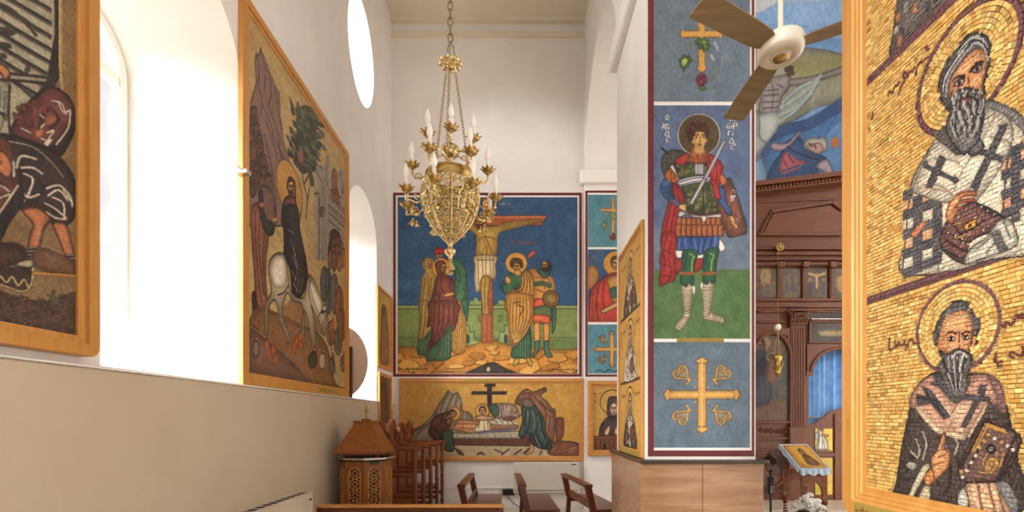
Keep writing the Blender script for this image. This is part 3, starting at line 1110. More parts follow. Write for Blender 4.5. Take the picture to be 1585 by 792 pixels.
def inscr(parent, u0, u1, v, n, h, seed, mat=None, name='inscription'):
    """a line of small connected script as thin raised strokes"""
    r = random.Random(seed)
    mb = MB()
    u = u0
    while u < u1:
        w = r.uniform(.5, 1.1) * h
        k = r.randint(0, 3)
        if k == 0:
            pts = [(u, v + h * .9), (u, v)]
        elif k == 1:
            pts = [(u, v), (u + w * .3, v + h * .5), (u + w * .6, v), (u + w, v + h * .1)]
        elif k == 2:
            pts = [(u, v), (u + w * .5, v - h * .3), (u + w, v + h * .3)]
        else:
            pts = [(u, v + h * .1), (u + w, v)]
        for p, q in zip(pts[:-1], pts[1:]):
            mb.bar((p[0], p[1], n), (q[0], q[1], n), h * .14, .0012, (0, 0, 1))
        if r.random() < .5:
            mb.box(u, u + h * .13, v - h * .45, v - h * .3, n - .0006, n + .0006)
        u += w + (h * .4 if r.random() < .25 else 0)
    o = mb.build(name, mat or MAT['ink'], parent)
    o['kind'] = 'stuff'
    return o


X0, X1, Z0, Z1 = px_rect(995.5, 1169.5, -50, 710.5, 4.958)
X0 = XA + .004
t_pillar = fresco_thing('wall_painting', 'tall blue painted canvas on the pillar with armoured saint and golden crosses', X0, X1, Z0, Z1, 4.9695, 0.062, bwr=0.026)
PW = (1012.3, 1161.5)
pic(t_pillar, *PW, -45, 156, ZP, vine_cross, BLUE, 165, name='cross_picture')
pic(t_pillar, *PW, 162, 523.5, ZP, draw_soldier, BLUE, 190, name='saint_picture')
pic(t_pillar, *PW, 529, 692.5, ZP, lambda a: jeru_cross(a, (1020, 530, 4.66)), (98, 116, 130), 165, name='cross_picture')
lx = WM[t_pillar.name].translation
q0, q1 = W(1048, 529, ZP), W(1121, 523, ZP)
MB().box(q0.x - lx.x, q1.x - lx.x, q0.z - lx.z, q1.z - lx.z, .011, .016).build('name_plate', MAT['plate_brass'], t_pillar, bevel=0.002)
inscr(t_pillar, q0.x - lx.x + .03, q1.x - lx.x - .03, q0.z - lx.z + .014, .0165, .016, 3)
# ------------------------------------------------------------------ large painting on the end wall
ZC = 9.685


def draw_crucifixion(a):
    SK, SKD, SKL = (176, 138, 62), (112, 78, 32), (206, 170, 92)
    GN, GND, GNL = (58, 98, 68), (30, 62, 44), (122, 158, 110)
    OC, OCD, OCL = (190, 134, 56), (120, 74, 28), (222, 176, 96)
    a.view(0, 0, 1)
    a.P('600 300 910 300 910 590 600 590', (42, 78, 114), 0)
    a.P('600 300 910 300 910 340 600 340', (40, 72, 106), 0, 0.6)
    a.P('600 430 910 430 910 480 600 480', (44, 88, 130), 0, 0.5)
    # city wall
    a.P('600 472 910 472 910 545 600 545', (122, 138, 76), 0)
    a.P('600 472 910 472 910 477 600 477', (146, 158, 92), 0)
    a.L('600 472 910 472;600 477.5 910 477.5;600 522 910 522', (66, 84, 46), 0.6, 0)
    a.P('600 524 910 524 910 545 600 545', (106, 122, 70), 0)
    a.P('727 472 727 465 733 465 733 460 740 460 740 465 746 465 746 472', (132, 146, 84), 0, line=(70, 88, 48))
    a.P('766 472 766 470 771 470 771 464 781 464 781 470 786 470 786 472', (132, 146, 84), 0, line=(70, 88, 48))
    for bx, fl in ((719, 1), (788, -1)):
        a.P([(bx, 540), (bx, 503), (bx + 7 * fl, 503), (bx + 7 * fl, 513), (bx + 15 * fl, 513), (bx + 15 * fl, 526), (bx + 26 * fl, 526), (bx + 26 * fl, 542)], (140, 152, 90), 0, line=(66, 84, 46), lw=0.7)
        a.P([(bx + 2 * fl, 531), (bx + 2 * fl, 520), (bx + 5 * fl, 516), (bx + 8 * fl, 520), (bx + 8 * fl, 531)], (50, 60, 62), 0, line=(176, 182, 120))
    a.P('740 488 750 486 747 497 742 497', (108, 124, 66), 0, line=(80, 96, 52))
    a.P('771 488 778 488 777 497 771 497', (108, 124, 66), 0, line=(80, 96, 52))
    # rocks
    a.P('600 541 625 536 660 538 700 536 735 533 752 522 775 530 800 536 830 538 870 541 895 538 910 540 910 590 600 590', (184, 124, 46), 1, line=(118, 66, 24))
    a.P('722 580 735 570 752 563 765 560 780 568 800 580', (54, 48, 44), 1)
    rk = [(612, 552, 30), (648, 549, 26), (632, 566, 34), (672, 560, 30), (700, 548, 24), (655, 575, 36), (705, 566, 30), (738, 550, 26), (760, 538, 22), (775, 552, 26), (800, 556, 30), (830, 549, 28), (862, 553, 30), (885, 549, 24), (818, 570, 34), (850, 570, 30), (880, 570, 32), (622, 576, 24), (745, 560, 20), (690, 577, 26), (765, 545, 16), (725, 560, 20)]
    for i, (x, y, r) in enumerate(rk):
        j = [NR.uniform(-.15, .15) for _ in range(6)]
        pts = [(x - r * .5, y + r * (.10 + j[0])), (x - r * .2, y - r * (.18 + j[1])), (x + r * .4, y - r * (.22 + j[2])), (x + r * .55, y + r * (.02 + j[3])), (x + r * .1, y + r * (.22 + j[4]))]
        a.P(pts, [(204, 148, 62), (190, 128, 48), (216, 164, 78), (176, 112, 40)][i % 4], 0, line=(124, 66, 22), lw=0.7)
        a.L([pts[0], pts[1], pts[2]], (230, 186, 104), 0.8, 0)
    a.E(756, 571, 3, 4, (190, 166, 130))
    # cross
    WD, WDD, WDL = (158, 84, 44), (96, 46, 22), (192, 120, 66)
    a.P('747 306 763 306 762 345 763 530 745 530 747 345', WD, 0, line=WDD)
    a.L('751 340 750 525;757 480 757 525', WDL, 1, 0)
    a.P('664 334 846 334 837 349 672 349', WD, 0, line=WDD)
    a.P('664 334 846 334 844 338 668 338', (196, 106, 62), 0)
    a.L('790 343 838 343;680 343 740 343', WDD, 0.7, 0)
    # body on the cross
    a.P('740 350 768 350 780 345 826 339 836 340 834 344 826 346 790 355 772 362 770 378 766 398 738 398 738 372 735 362 715 352 676 345 672 341 680 338 726 346', SK, 1, line=SKD)
    a.L('772 352 800 348 828 342;735 352 700 346', SKL, 1.1)
    a.L('745 366 751 380 745 394;751 366 757 380 762 392;741 372 752 366 766 370;753 380 753 396', SKD, 0.8)
    a.P('744 366 752 372 752 392 744 390', SKL, 1, .5)
    a.face(742, 344, 6, 8.5, SK, (84, 48, 24), (84, 48, 24), -0.5)
    a.P('735 396 768 396 767 410 768 425 765 433 758 428 752 430 745 446 737 452 734 430 735 412', (206, 184, 138), 1, line=(120, 92, 58))
    a.L('740 398 741 440;746 398 748 428;752 398 752 428;758 398 760 426;763 398 764 428;738 402 766 402', (150, 120, 78), 0.7)
    a.P('743 440 747 428 758 428 757 446 755 464 758 482 760 485 748 486 746 470 744 455', SK, 1, line=SKD)
    a.L('752 430 750 450 751 480', SKD, 0.8)
    a.L('748 432 747 452 749 472;756 440 754 460', SKL, 1.0)
    # women
    a.view(640, 370, 7.2)
    Y, YD, YL = (158, 128, 62), (98, 72, 32), (190, 160, 88)
    a.P('150 205 205 215 235 260 240 330 270 420 240 560 215 800 60 800 80 600 90 440 120 370 95 270 110 225', Y, 1, line=YD)
    a.face(185, 285, 28, 40, (178, 128, 66), None, None, .6, .5)
    a.L('110 230 140 300 130 370;130 440 110 620 100 780;160 400 170 560 140 780;200 430 190 600 180 780', YD, 0.8)
    a.L('120 450 100 640;150 420 150 560;130 250 150 310', YL, 1.2)
    a.face(285, 175, 40, 38, (178, 132, 70), None, None, .4, .5)
    a.P('230 150 245 110 290 98 345 110 355 160 320 165 270 165 240 172', (166, 48, 36), 1, line=(92, 26, 22))
    a.P('350 200 400 250 480 200 520 240 580 330 590 420 600 560 610 700 600 800 480 800 460 560 470 440 440 300', GN, 1, line=GND)
    a.L('500 290 560 330 570 400;490 560 560 500 570 430;500 590 540 680 570 780;540 560 580 640;480 480 520 520', GNL, 1.0)
    a.L('480 300 520 420 500 540;560 540 590 700', GND, 1.0)
    a.view(640, 470, 7.2)
    a.P('75 -20 180 -20 210 150 200 290 180 330 130 380 55 410 70 200', Y, 1, line=YD)
    a.L('100 0 85 200 70 390;140 0 130 200 100 380;170 80 160 250', YD, 0.8)
    a.L('115 20 100 200', YL, 1.2)
    a.P('55 415 130 380 190 300 240 310 250 560 130 570 52 560', GN, 1, line=GND)
    a.hatch('75 430 70 555;200 340 170 560', GNL, 5, 0.8)
    a.hatch('65 430 60 555;190 340 160 560', GND, 5, 0.7)
    a.P('480 -30 540 -10 580 150 578 520 430 530 420 300 470 200', (196, 132, 40), 1, line=OCD)
    a.hatch('495 10 450 300 440 520;540 20 575 200 570 510', OCL, 6, 1.0)
    a.hatch('490 10 440 300 430 520;530 20 570 200 560 510', OCD, 6, 0.8)
    a.P('530 -40 600 -40 612 60 600 190 580 150', GN, 1, line=GND)
    # the mother
    a.view(640, 370, 7.2)
    a.C(315, 318, 105, (214, 148, 62), (168, 98, 40), 0.8)
    MR, MRD, MRL = (112, 54, 40), (62, 26, 24), (152, 82, 54)
    a.P('245 280 270 245 320 240 355 265 365 320 350 380 400 420 455 470 460 560 470 640 500 800 180 800 210 640 240 480 270 410 255 350', MR, 1, line=MRD)
    a.face(335, 320, 28, 50, (180, 136, 66), None, None, .6, .5)
    a.P('250 300 275 250 325 245 360 270 330 275 305 300 300 350 320 395 290 400 258 350', MR, 1, line=MRD)
    a.P('345 610 410 590 455 595 450 625 390 640 345 640', (184, 138, 66), 1, line=(104, 66, 30))
    a.L('270 440 250 560 220 700;320 420 300 520 350 600;420 440 400 560;300 600 270 720;380 660 400 790;440 640 450 790', MRD, 0.9)
    a.L('290 450 275 560;350 430 370 520;340 660 330 780;260 640 240 760', MRL, 1.2)
    a.view(640, 470, 7.2)
    a.P('180 -20 490 -20 495 150 470 250 440 300 380 240 330 360 240 450 150 540 170 440 210 320 190 240 150 260 180 120', MR, 1, line=MRD)
    a.L('240 0 230 200 190 480;290 0 280 250 210 450;340 0 330 200 270 380;400 0 400 150 370 260;450 0 450 200', MRD, 0.9)
    a.L('260 20 250 240;310 0 300 260 240 420;370 20 360 200;425 10 425 180', MRL, 1.3)
    a.P('150 540 240 450 330 360 400 245 425 300 420 560 410 600 340 632 230 630 150 635', GN, 1, line=GND)
    a.hatch('200 500 170 625;410 300 400 590', GNL, 8, 0.9)
    a.hatch('190 510 160 625;400 300 385 590', GND, 8, 0.8)
    # young disciple
    a.view(770, 370, 7.2)
    a.P('95 420 160 380 240 370 300 390 290 520 200 560 130 620 80 610 50 550 60 490', GN, 1, line=GND)
    a.L('110 450 140 520 120 600;130 430 160 480;70 520 90 590', GNL, 1)
    a.C(210, 268, 115, (216, 150, 62), (230, 190, 120), 0.9)
    a.E(210, 270, 75, 62, (74, 52, 30))
    a.face(215, 305, 40, 58, (192, 148, 76), None, None, -.3, .5)
    a.P('140 290 150 240 200 212 260 225 285 280 270 330 255 280 210 255 170 280 160 320', (78, 54, 32))
    a.curls(210, 240, 62, 30, 40, 9, [(66, 46, 26), (98, 70, 42)])
    a.P('195 350 250 350 260 395 200 400', (186, 142, 72))
    a.P('105 640 140 580 250 540 270 400 300 350 350 370 400 440 410 560 400 800 100 800', OC, 1, line=OCD)
    a.L('290 370 300 480 260 640;320 400 330 520 280 680;350 420 370 560 340 640;150 600 240 580 270 560', OCD, 1)
    a.L('305 380 315 500 275 640;370 440 390 560;160 620 250 600', OCL, 1.4)
    a.hatch('130 660 120 790;390 600 395 790', OCD, 7, 0.9)
    a.hatch('145 660 135 790;380 600 385 790', OCL, 6, 1.1)
    a.P('85 440 110 400 125 430 150 440 140 500 100 490', (190, 146, 74), 1, line=(110, 72, 36))
    a.view(740, 300, 2.731)
    a.P('124 420 230 430 235 500 222 560 200 600 165 640 145 650 130 590 122 480', OC, 1, line=OCD)
    a.hatch('130 440 125 540 145 640;225 440 225 530 160 630', OCD, 7, 0.8)
    a.hatch('140 440 130 540 150 630;215 450 215 530 170 620', OCL, 6, 1.1)
    a.L('165 470 190 480 175 520;150 460 180 455', OCD, 1)
    a.P('145 652 170 632 205 590 222 562 222 690 190 693 142 690', GN, 1, line=GND)
    a.hatch('155 650 150 688;215 585 215 688', GNL, 6, 0.8)
    a.hatch('150 655 145 688;210 590 210 688', GND, 6, 0.7)
    a.P('155 700 172 694 172 712 150 726', SK, 1, line=SKD)
    a.P('205 692 218 692 230 718 222 728 208 712', SK, 1, line=SKD)
    # centurion
    a.view(770, 370, 7.2)
    a.P('330 190 390 130 430 150 400 180 345 215', (170, 84, 60), 1, line=(96, 44, 30))
    a.P('350 340 430 330 470 400 560 400 620 440 640 560 580 640 560 720 410 720 400 560 390 420', (188, 132, 62), 1, line=(112, 68, 30))
    a.L('420 500 500 490 580 520', (62, 98, 72), 6.0)
    a.L('430 420 500 450 530 560;560 440 600 500;440 560 540 600', OCD, 0.8)
    a.P('440 350 470 390 520 440 570 400 590 350 520 330', (44, 74, 66), 1, line=(22, 40, 38))
    a.E(545, 300, 62, 62, (50, 44, 42))
    a.face(525, 295, 36, 52, (186, 134, 70), None, (52, 34, 24), -.5, .5)
    a.P('410 680 470 660 540 680 560 800 410 800', (196, 82, 50), 1, line=(112, 40, 24))
    a.view(740, 300, 2.731)
    a.P('315 480 328 485 326 560 312 585', GN, 1, line=GND)
    a.P('238 480 300 470 312 500 300 545 240 540 236 500', (86, 104, 68), 1, line=GND)
    a.P('234 510 300 515 302 548 285 552 262 540 236 545', (200, 88, 48), 1, line=(120, 44, 24))
    a.hatch('240 515 240 542;298 517 298 548', (232, 140, 84), 6, 0.8)
    a.P('236 548 260 545 262 600 258 630 240 632 234 590', (196, 138, 72), 1, line=(112, 66, 32))
    a.P('276 550 300 550 300 600 296 630 280 630 276 590', (196, 138, 72), 1, line=(112, 66, 32))
    a.P('240 625 260 622 255 660 235 690 228 685 240 655', (70, 104, 84), 1, line=GND)
    a.P('280 625 297 622 300 660 315 685 290 688 280 660', (70, 104, 84), 1, line=GND)
    a.C(308, 443, 35, (122, 92, 44), (70, 52, 28), 1.2)
    a.C(308, 443, 22, (140, 112, 56), (88, 64, 32), 0.8)
    a.C(308, 443, 8, (168, 136, 74))
    # lettering
    rd = (150, 86, 92)
    a.L('140 195 140 212;150 195 150 212;140 204 150 204;131 197 136 192', rd, 0.9, 0)
    a.L('162 206 168 202 168 210 162 210;174 200 174 212;171 204 178 204;182 204 188 204 188 211 182 211 182 204;194 203 196 211 200 203;204 204 210 204 210 211 204 211 204 204;216 203 216 211 221 211 221 203;226 203 230 211;236 203 238 215', rd, 0.9, 0)
    a.L('94 38 90 42 94 48;100 38 106 38 106 47 100 47 100 38;116 38 111 42 116 48;124 38 124 48;135 38 130 42 135 48', (186, 190, 190), 0.9)
    a.view(0, 0, 1)
    for x0, x1, y in ((628, 660, 571), (848, 893, 571.5)):
        x = x0
        while x < x1:
            a.L([(x, y), (x + 1.5, y + NR.uniform(-2, 1)), (x + 3, y)], (66, 40, 22), 0.6)
            x += NR.uniform(2.4, 4)


X0, X1, Z0, Z1 = px_rect(607.5, 901.5, 297, 585, ZC)
t_cru = fresco_thing('wall_painting', 'square painting of a crucifixion scene on deep blue, on the end wall', X0, X1, Z0, Z1, 9.697, 0.055)
pic(t_cru, 615.5, 894, 305, 578, ZC, draw_crucifixion, (42, 78, 114), 100, gain=1.22)

# ------------------------------------------------------------------ narrow painting on the end pier
ZQ = 9.60


def vine_cross2(a):
    a.view(900, 280, 3.6)
    G2, R2 = (196, 152, 70), (120, 60, 50)
    for c, w in ((GOLDD, 4.6), (G2, 3.6)):
        a.L('177 115 177 275', c, w, 0)
        a.L('125 161 229 161', c, w, 0)
    for x, y in ((177, 105), (177, 280), (118, 161), (236, 161)):
        a.P([(x - 11, y), (x, y - 11), (x + 11, y), (x, y + 11)], G2, 0)
    a.L('160 185 140 210 128 250 140 285 165 305;195 185 215 210 228 250 214 285 192 305', (170, 186, 170), 1)
    a.P('160 185 177 175 195 190 190 210 168 210', (110, 120, 58)).P('116 240 130 230 145 245 130 268', (150, 140, 56)).P('212 240 226 230 240 245 228 268', (150, 140, 56))
    a.curls(177, 308, 14, 18, 30, 5, [(130, 46, 42), (160, 70, 56)])


def saint_red(a):
    a.view(900, 280, 3.6)
    RD, RDD, RDL = (184, 62, 46), (116, 32, 28), (220, 108, 76)
    a.P('20 560 40 480 80 475 100 520 90 560 60 600 30 600', (168, 118, 62), 1, line=(112, 72, 36))
    a.L('40 500 50 580;60 490 66 580;80 500 80 560', (206, 162, 96), .8)
    a.C(195, 460, 70, (212, 152, 60), (232, 206, 150), 0.8)
    a.P('60 600 100 560 150 520 200 510 250 520 300 560 340 620 340 820 30 820 40 700', RD, 1, line=RDD)
    a.L('80 600 70 700 90 790;110 570 100 680 120 790;60 640 50 780;230 600 250 700', RDL, 1.2)
    a.L('95 590 85 700 100 800;130 560 120 660 140 740', RDD, 1)
    a.P('150 540 200 525 235 545 230 620 200 680 170 660 155 600', (186, 142, 62), 1, line=(110, 74, 34))
    a.P('160 600 215 590 215 640 170 650', (62, 92, 84), 1)
    a.P('110 720 160 690 210 670 215 690 170 715 125 735', (200, 160, 92), 1, line=(112, 74, 36))
    a.face(195, 462, 24, 34, (196, 156, 86), (96, 60, 30), None, .2, .6)
    a.L('60 405 80 398 110 402 130 398;45 425 60 420 60 435 45 435;70 422 80 434;90 422 90 436;40 448 50 440 60 450;66 446 80 446;84 440 92 450', (206, 210, 214), 0.8)


X0, X1, Z0, Z1 = px_rect(904, 1030, 293.5, 585, ZQ)
X0 = max(X0, XA - .01)
t_pil = fresco_thing('wall_painting', 'narrow blue painting on the end pier with crosses and a saint in red', X0, X1, Z0, Z1, 9.617, 0.045)
xe = 1020
pic(t_pil, 910, xe, 301, 382, ZQ, vine_cross2, (86, 138, 152), 85, name='cross_picture')
pic(t_pil, 910, xe, 385.5, 498, ZQ, saint_red, (52, 92, 132), 85, name='saint_picture')
pic(t_pil, 910, xe, 502, 578, ZQ, lambda a: (jeru_cross(a, (915.9, 502.4, 9.9), 0.5),
    a.view(0, 0, 1), a.L('922 574 930 572 936 575 944 571 950 574 958 572', (40, 50, 70), 0.8)), (88, 142, 158), 85, name='cross_picture')


# ------------------------------------------------------------------ wide mosaic below the large painting
def draw_lament(a):
    a.view(610, 580, 5.283)
    BK = (40, 28, 24)
    a.P('60 50 1540 50 1540 680 60 680', (198, 148, 64), 0)
    for i in range(500):
        x, y = NR.uniform(70, 1520), NR.uniform(55, 560)
        a.L([(x, y), (x + 16, y)], [(214, 168, 86), (178, 128, 50), (190, 140, 60)][i % 3], 1.0, 0, .5)
    a.P('60 600 300 560 1400 560 1540 600 1540 680 60 680', (186, 166, 126), 0)
    # rocks left
    a.P('110 480 140 455 220 420 300 350 360 250 410 180 440 130 480 160 520 145 550 210 560 290 600 300 640 340 640 400 560 420 480 560 120 560', (142, 122, 96), 1, line=(74, 58, 46), lw=.7)
    a.L('440 150 400 230 380 300;480 170 440 260 400 340;520 160 500 240 470 300;550 230 540 320;350 300 250 410 150 470;600 300 590 390;310 380 220 450 160 540;560 300 555 400', (92, 78, 66), 1)
    a.L('460 150 420 250;500 170 470 260;535 200 520 290;330 330 240 420;270 430 190 540;220 470 150 550', (198, 182, 150), 1.3)
    # rocks right
    a.P('990 230 1030 150 1090 115 1140 140 1230 105 1245 130 1200 170 1250 220 1290 270 1320 300 1310 480 1280 560 1060 560 1100 400 1060 260', (132, 88, 60), 1, line=(66, 42, 32), lw=.7)
    a.P('1320 380 1340 350 1385 365 1380 500 1330 540', (118, 66, 46), 1, line=(66, 36, 28))
    a.P('1280 570 1340 540 1510 560 1515 660 1270 650', (122, 72, 50), 1, line=(66, 42, 32))
    a.L('1040 160 1100 150 1140 170;1150 180 1210 250 1300 310;1100 150 1130 230;1200 210 1240 300 1240 420;1280 310 1260 470;1020 200 1080 210;1180 120 1230 115', (84, 50, 38), 1)
    a.L('1060 140 1110 130;1170 170 1240 240;1250 290 1290 330;1420 640 1500 580;1400 620 1480 590', (196, 152, 104), 1.3)
    # cross
    a.P('760 70 800 70 798 250 762 250', BK, 0).P('640 135 925 135 918 160 628 160', BK, 0).P('745 72 832 72 825 98 735 98', BK, 0)
    # bier
    a.P('480 515 1110 515 1110 580 470 572', (98, 52, 38), 0, line=(58, 30, 24))
    a.P('480 470 560 478 1030 460 1040 520 480 518', (196, 182, 150), 0, line=(90, 74, 58))
    for i in range(26):
        x = 485 + i * 21
        a.L([(x, 482), (x + 12, 500), (x + 2, 515)], [(90, 78, 66), (146, 128, 100)][i % 2], 0.9, 0)
        a.P([(x, 485), (x + 14, 490), (x + 8, 512)], [(224, 212, 184), (150, 150, 140), (210, 192, 150)][i % 3], 0)
    a.P('800 365 900 355 1000 380 1000 412 800 400', (206, 194, 166), 1)
    a.L('810 370 850 390;860 362 890 392;910 366 940 395;950 375 980 400', (110, 94, 78), 1)
    # lying body
    a.P('400 400 440 420 500 410 520 365 620 372 700 380 790 408 900 412 1000 410 1010 430 900 442 780 448 700 470 600 474 520 450 440 440', (196, 132, 84), 1, line=(112, 64, 40), lw=.7)
    a.L('520 400 640 400 700 410;530 430 640 440 700 440;800 425 990 422;560 380 560 460', (150, 90, 54), .8)
    a.L('540 390 640 388;800 418 980 416;560 420 660 425', (226, 172, 120), 1.2)
    a.P('650 445 690 400 700 360 730 350 770 380 790 430 770 460 690 470', (212, 192, 148), 1, line=(140, 110, 76), lw=.6)
    a.L('700 370 690 440;730 370 740 450;760 390 770 440', (160, 132, 92), .8)
    a.L('690 470 800 460 920 450 1000 440', (104, 96, 120), 3)
    # haloes
    a.C(485, 318, 58, (210, 160, 74), (150, 86, 44), 1)
    a.C(440, 392, 50, (208, 158, 70), (150, 86, 44), 1)
    a.C(722, 296, 57, (208, 158, 72), (140, 76, 40), 1)
    a.C(990, 295, 56, (206, 156, 72), (140, 76, 40), 1)
    # mother, left
    MR = (92, 48, 38)
    a.P('290 430 320 350 370 320 430 305 470 280 500 300 480 320 440 330 420 370 450 430 400 460 390 520 340 535 295 500 280 470', MR, 1, line=(48, 24, 22), lw=.8)
    a.L('320 370 300 450 340 520;350 340 330 420 380 500;400 330 380 400;310 410 350 480', (52, 26, 26), 1)
    a.L('340 350 320 430;380 340 360 400;420 320 400 360;330 470 370 510', (150, 96, 66), 1)
    a.P('400 460 450 450 480 470 480 540 495 600 470 625 420 615 400 570 385 500', (54, 72, 58), 1, line=(30, 38, 34), lw=.8)
    a.L('420 470 440 560 430 610;450 460 470 560 480 610;410 520 420 600', (104, 124, 100), 1)
    a.P('500 600 540 615 570 650 530 650', (110, 60, 46), 1)
    a.face(485, 325, 24, 28, (206, 156, 100), (84, 52, 36), None, .6, .6)
    a.face(452, 388, 22, 28, (192, 138, 84), (72, 44, 32), (72, 44, 32), .4, .6)
    # disciple behind
    a.P('660 345 690 335 730 330 790 340 830 350 790 365 720 370 670 362', (184, 140, 96), 1, line=(104, 62, 40))
    a.face(722, 296, 24, 32, (208, 158, 100), (64, 40, 30), None, -.2, .6)
    a.P('770 260 800 240 850 235 940 235 1000 260 1020 310 1010 350 900 350 830 345 790 310', (176, 150, 120), 1, line=(96, 62, 50), lw=.8)
    a.P('775 265 810 240 850 255 860 310 845 335 800 320', (58, 86, 66), 1, line=(32, 48, 42))
    a.hatch('860 245 880 345;1000 260 960 345', (112, 56, 56), 7, 1.6)
    a.hatch('870 245 890 345;1005 265 970 345', (222, 206, 184), 6, 1.2)
    a.face(985, 305, 22, 28, (202, 154, 100), (150, 130, 110), (160, 142, 122), .3, .6)
    a.P('900 345 960 335 1000 350 960 372 890 372', (110, 66, 50), 1)
    # right figure in green
    a.P('1040 280 1060 235 1100 210 1140 235 1190 300 1230 370 1240 470 1280 540 1285 605 1200 600 1130 560 1100 480 1040 520 1020 470 1050 380', (56, 74, 66), 1, line=(28, 36, 36), lw=.9)
    a.P('1050 240 1060 200 1100 195 1140 230 1120 270 1080 262', (108, 92, 78), 1, line=(60, 48, 42))
    a.L('1080 280 1070 380 1050 480;1110 280 1110 400 1080 470;1150 290 1180 380 1160 470 1220 590;1190 340 1210 440 1250 580;1130 480 1170 580', (24, 30, 34), 1.3)
    a.L('1095 290 1090 380;1130 300 1150 400 1140 460;1175 340 1195 420;1150 500 1190 590;1200 470 1240 560;1060 420 1040 490', (126, 146, 128), 1.3)
    a.P('1110 560 1140 580 1135 630 1080 650 1075 635 1110 610', (190, 140, 94), 1, line=(100, 62, 42))
    a.L('820 610 900 640;940 605 880 650;1040 610 980 650;720 630 680 650;540 620 570 655;690 635 740 650;1210 620 1190 650;1100 600 1060 640', (72, 60, 50), 1.4)
    a.L('560 570 1090 580', (60, 32, 26), 1)


def front_panel(name, label, cat, x0, x1, y0, y1, Z, ax0, ax1, ay0, ay1, dep, mat, fn, base, res, art_mat, wall_y, r=.004, gain=1.0):
    X0, X1, Z0, Z1 = px_rect(x0, x1, y0, y1, Z)
    t = thing(name, label, cat, mat=uvn(((X0 + X1) / 2, wall_y, Z0), *FACE_FRONT))
    bw = max(.02, (X1 - X0 - (ax1 - ax0) * Z / F) / 2)
    frame(t, X1 - X0, Z1 - Z0, bw, dep, mat, r)
    flat_board(t, X1 - X0 - .03, Z1 - Z0 - .03, .002, dep * .45, MAT['dark_gap'], 'backing_board', .015)
    pic(t, ax0 - 1, ax1 + 1, ay0 - 1, ay1 + 1, Z, fn, base, res, art_mat, dep * .5, 'mosaic_picture', gain)
    return t


t_lam = front_panel('framed_mosaic', 'wide framed mosaic of mourners around a bier, under the crucifixion painting', 'mosaic', 617.5, 904, 585.5, 713, 9.64, 625.5, 897, 592.5, 704.5,
                    0.06, MAT['oak_h'], draw_lament, (198, 148, 64), 110, 'mosaic_mid', YB - .002)
lx = WM[t_lam.name].translation
q0, q1 = W(716, 591, 9.64), W(794, 586.5, 9.64)
MB().box(q0.x - lx.x, q1.x - lx.x, q0.z - lx.z, q1.z - lx.z, .06, .066).build('name_plate', MAT['gold_plate'], t_lam, bevel=0.002)
inscr(t_lam, q0.x - lx.x + .04, q1.x - lx.x - .1, q0.z - lx.z + .02, .067, .02, 5)


def draw_nun(a):
    a.view(900, 500, 3.6)
    a.C(175, 440, 68, (204, 158, 76), (110, 66, 36), .9)
    a.P('100 620 110 570 140 530 175 510 230 520 260 560 270 640 270 740 100 740', (62, 44, 38), 1, line=(34, 24, 22))
    a.P('148 440 155 415 180 408 215 415 225 450 220 500 190 520 150 520 145 480', (70, 54, 48), 1, line=(36, 26, 24))
    a.face(182, 478, 22, 36, (212, 170, 128), None, None, 0, .6)
    a.L('120 570 140 610;150 540 170 590;220 540 200 590;140 530 130 600', (120, 96, 80), .9)
    a.P('130 605 145 580 158 570 160 600 150 622 135 622', (204, 158, 112), 1, line=(104, 68, 44)).P('185 600 195 575 205 600 200 622 188 618', (204, 158, 112), 1, line=(104, 68, 44))
    a.P('60 630 290 625 290 645 60 645', (126, 74, 40), 0, line=(62, 34, 20))
    a.P('64 645 290 645 290 730 70 730', (112, 62, 34), 0)
    a.hatch('75 650 78 715;270 650 270 715', (74, 38, 20), 8, 1)
    a.hatch('80 650 83 715;275 650 275 715', (176, 112, 58), 8, 1)
    a.P('122 690 130 665 142 690 140 712 122 712', (30, 22, 20))
    a.L('75 390 80 400;85 388 92 398;100 395 108 390;80 412 86 408;78 436 90 436', (140, 92, 46), .8)


t_nun = front_panel('framed_mosaic', 'framed gold mosaic of a hooded woman behind a wooden rail, on the end pier', 'mosaic', 910, 985, 589, 705, 9.56, 919, 976, 594, 698.5,
                    .06, MAT['oak_h'], draw_nun, (198, 152, 68), 110, 'mosaic_mid', YB - .082)
# ------------------------------------------------------------------ tall mosaics standing on the ledge of the side wall
XP = -2.52


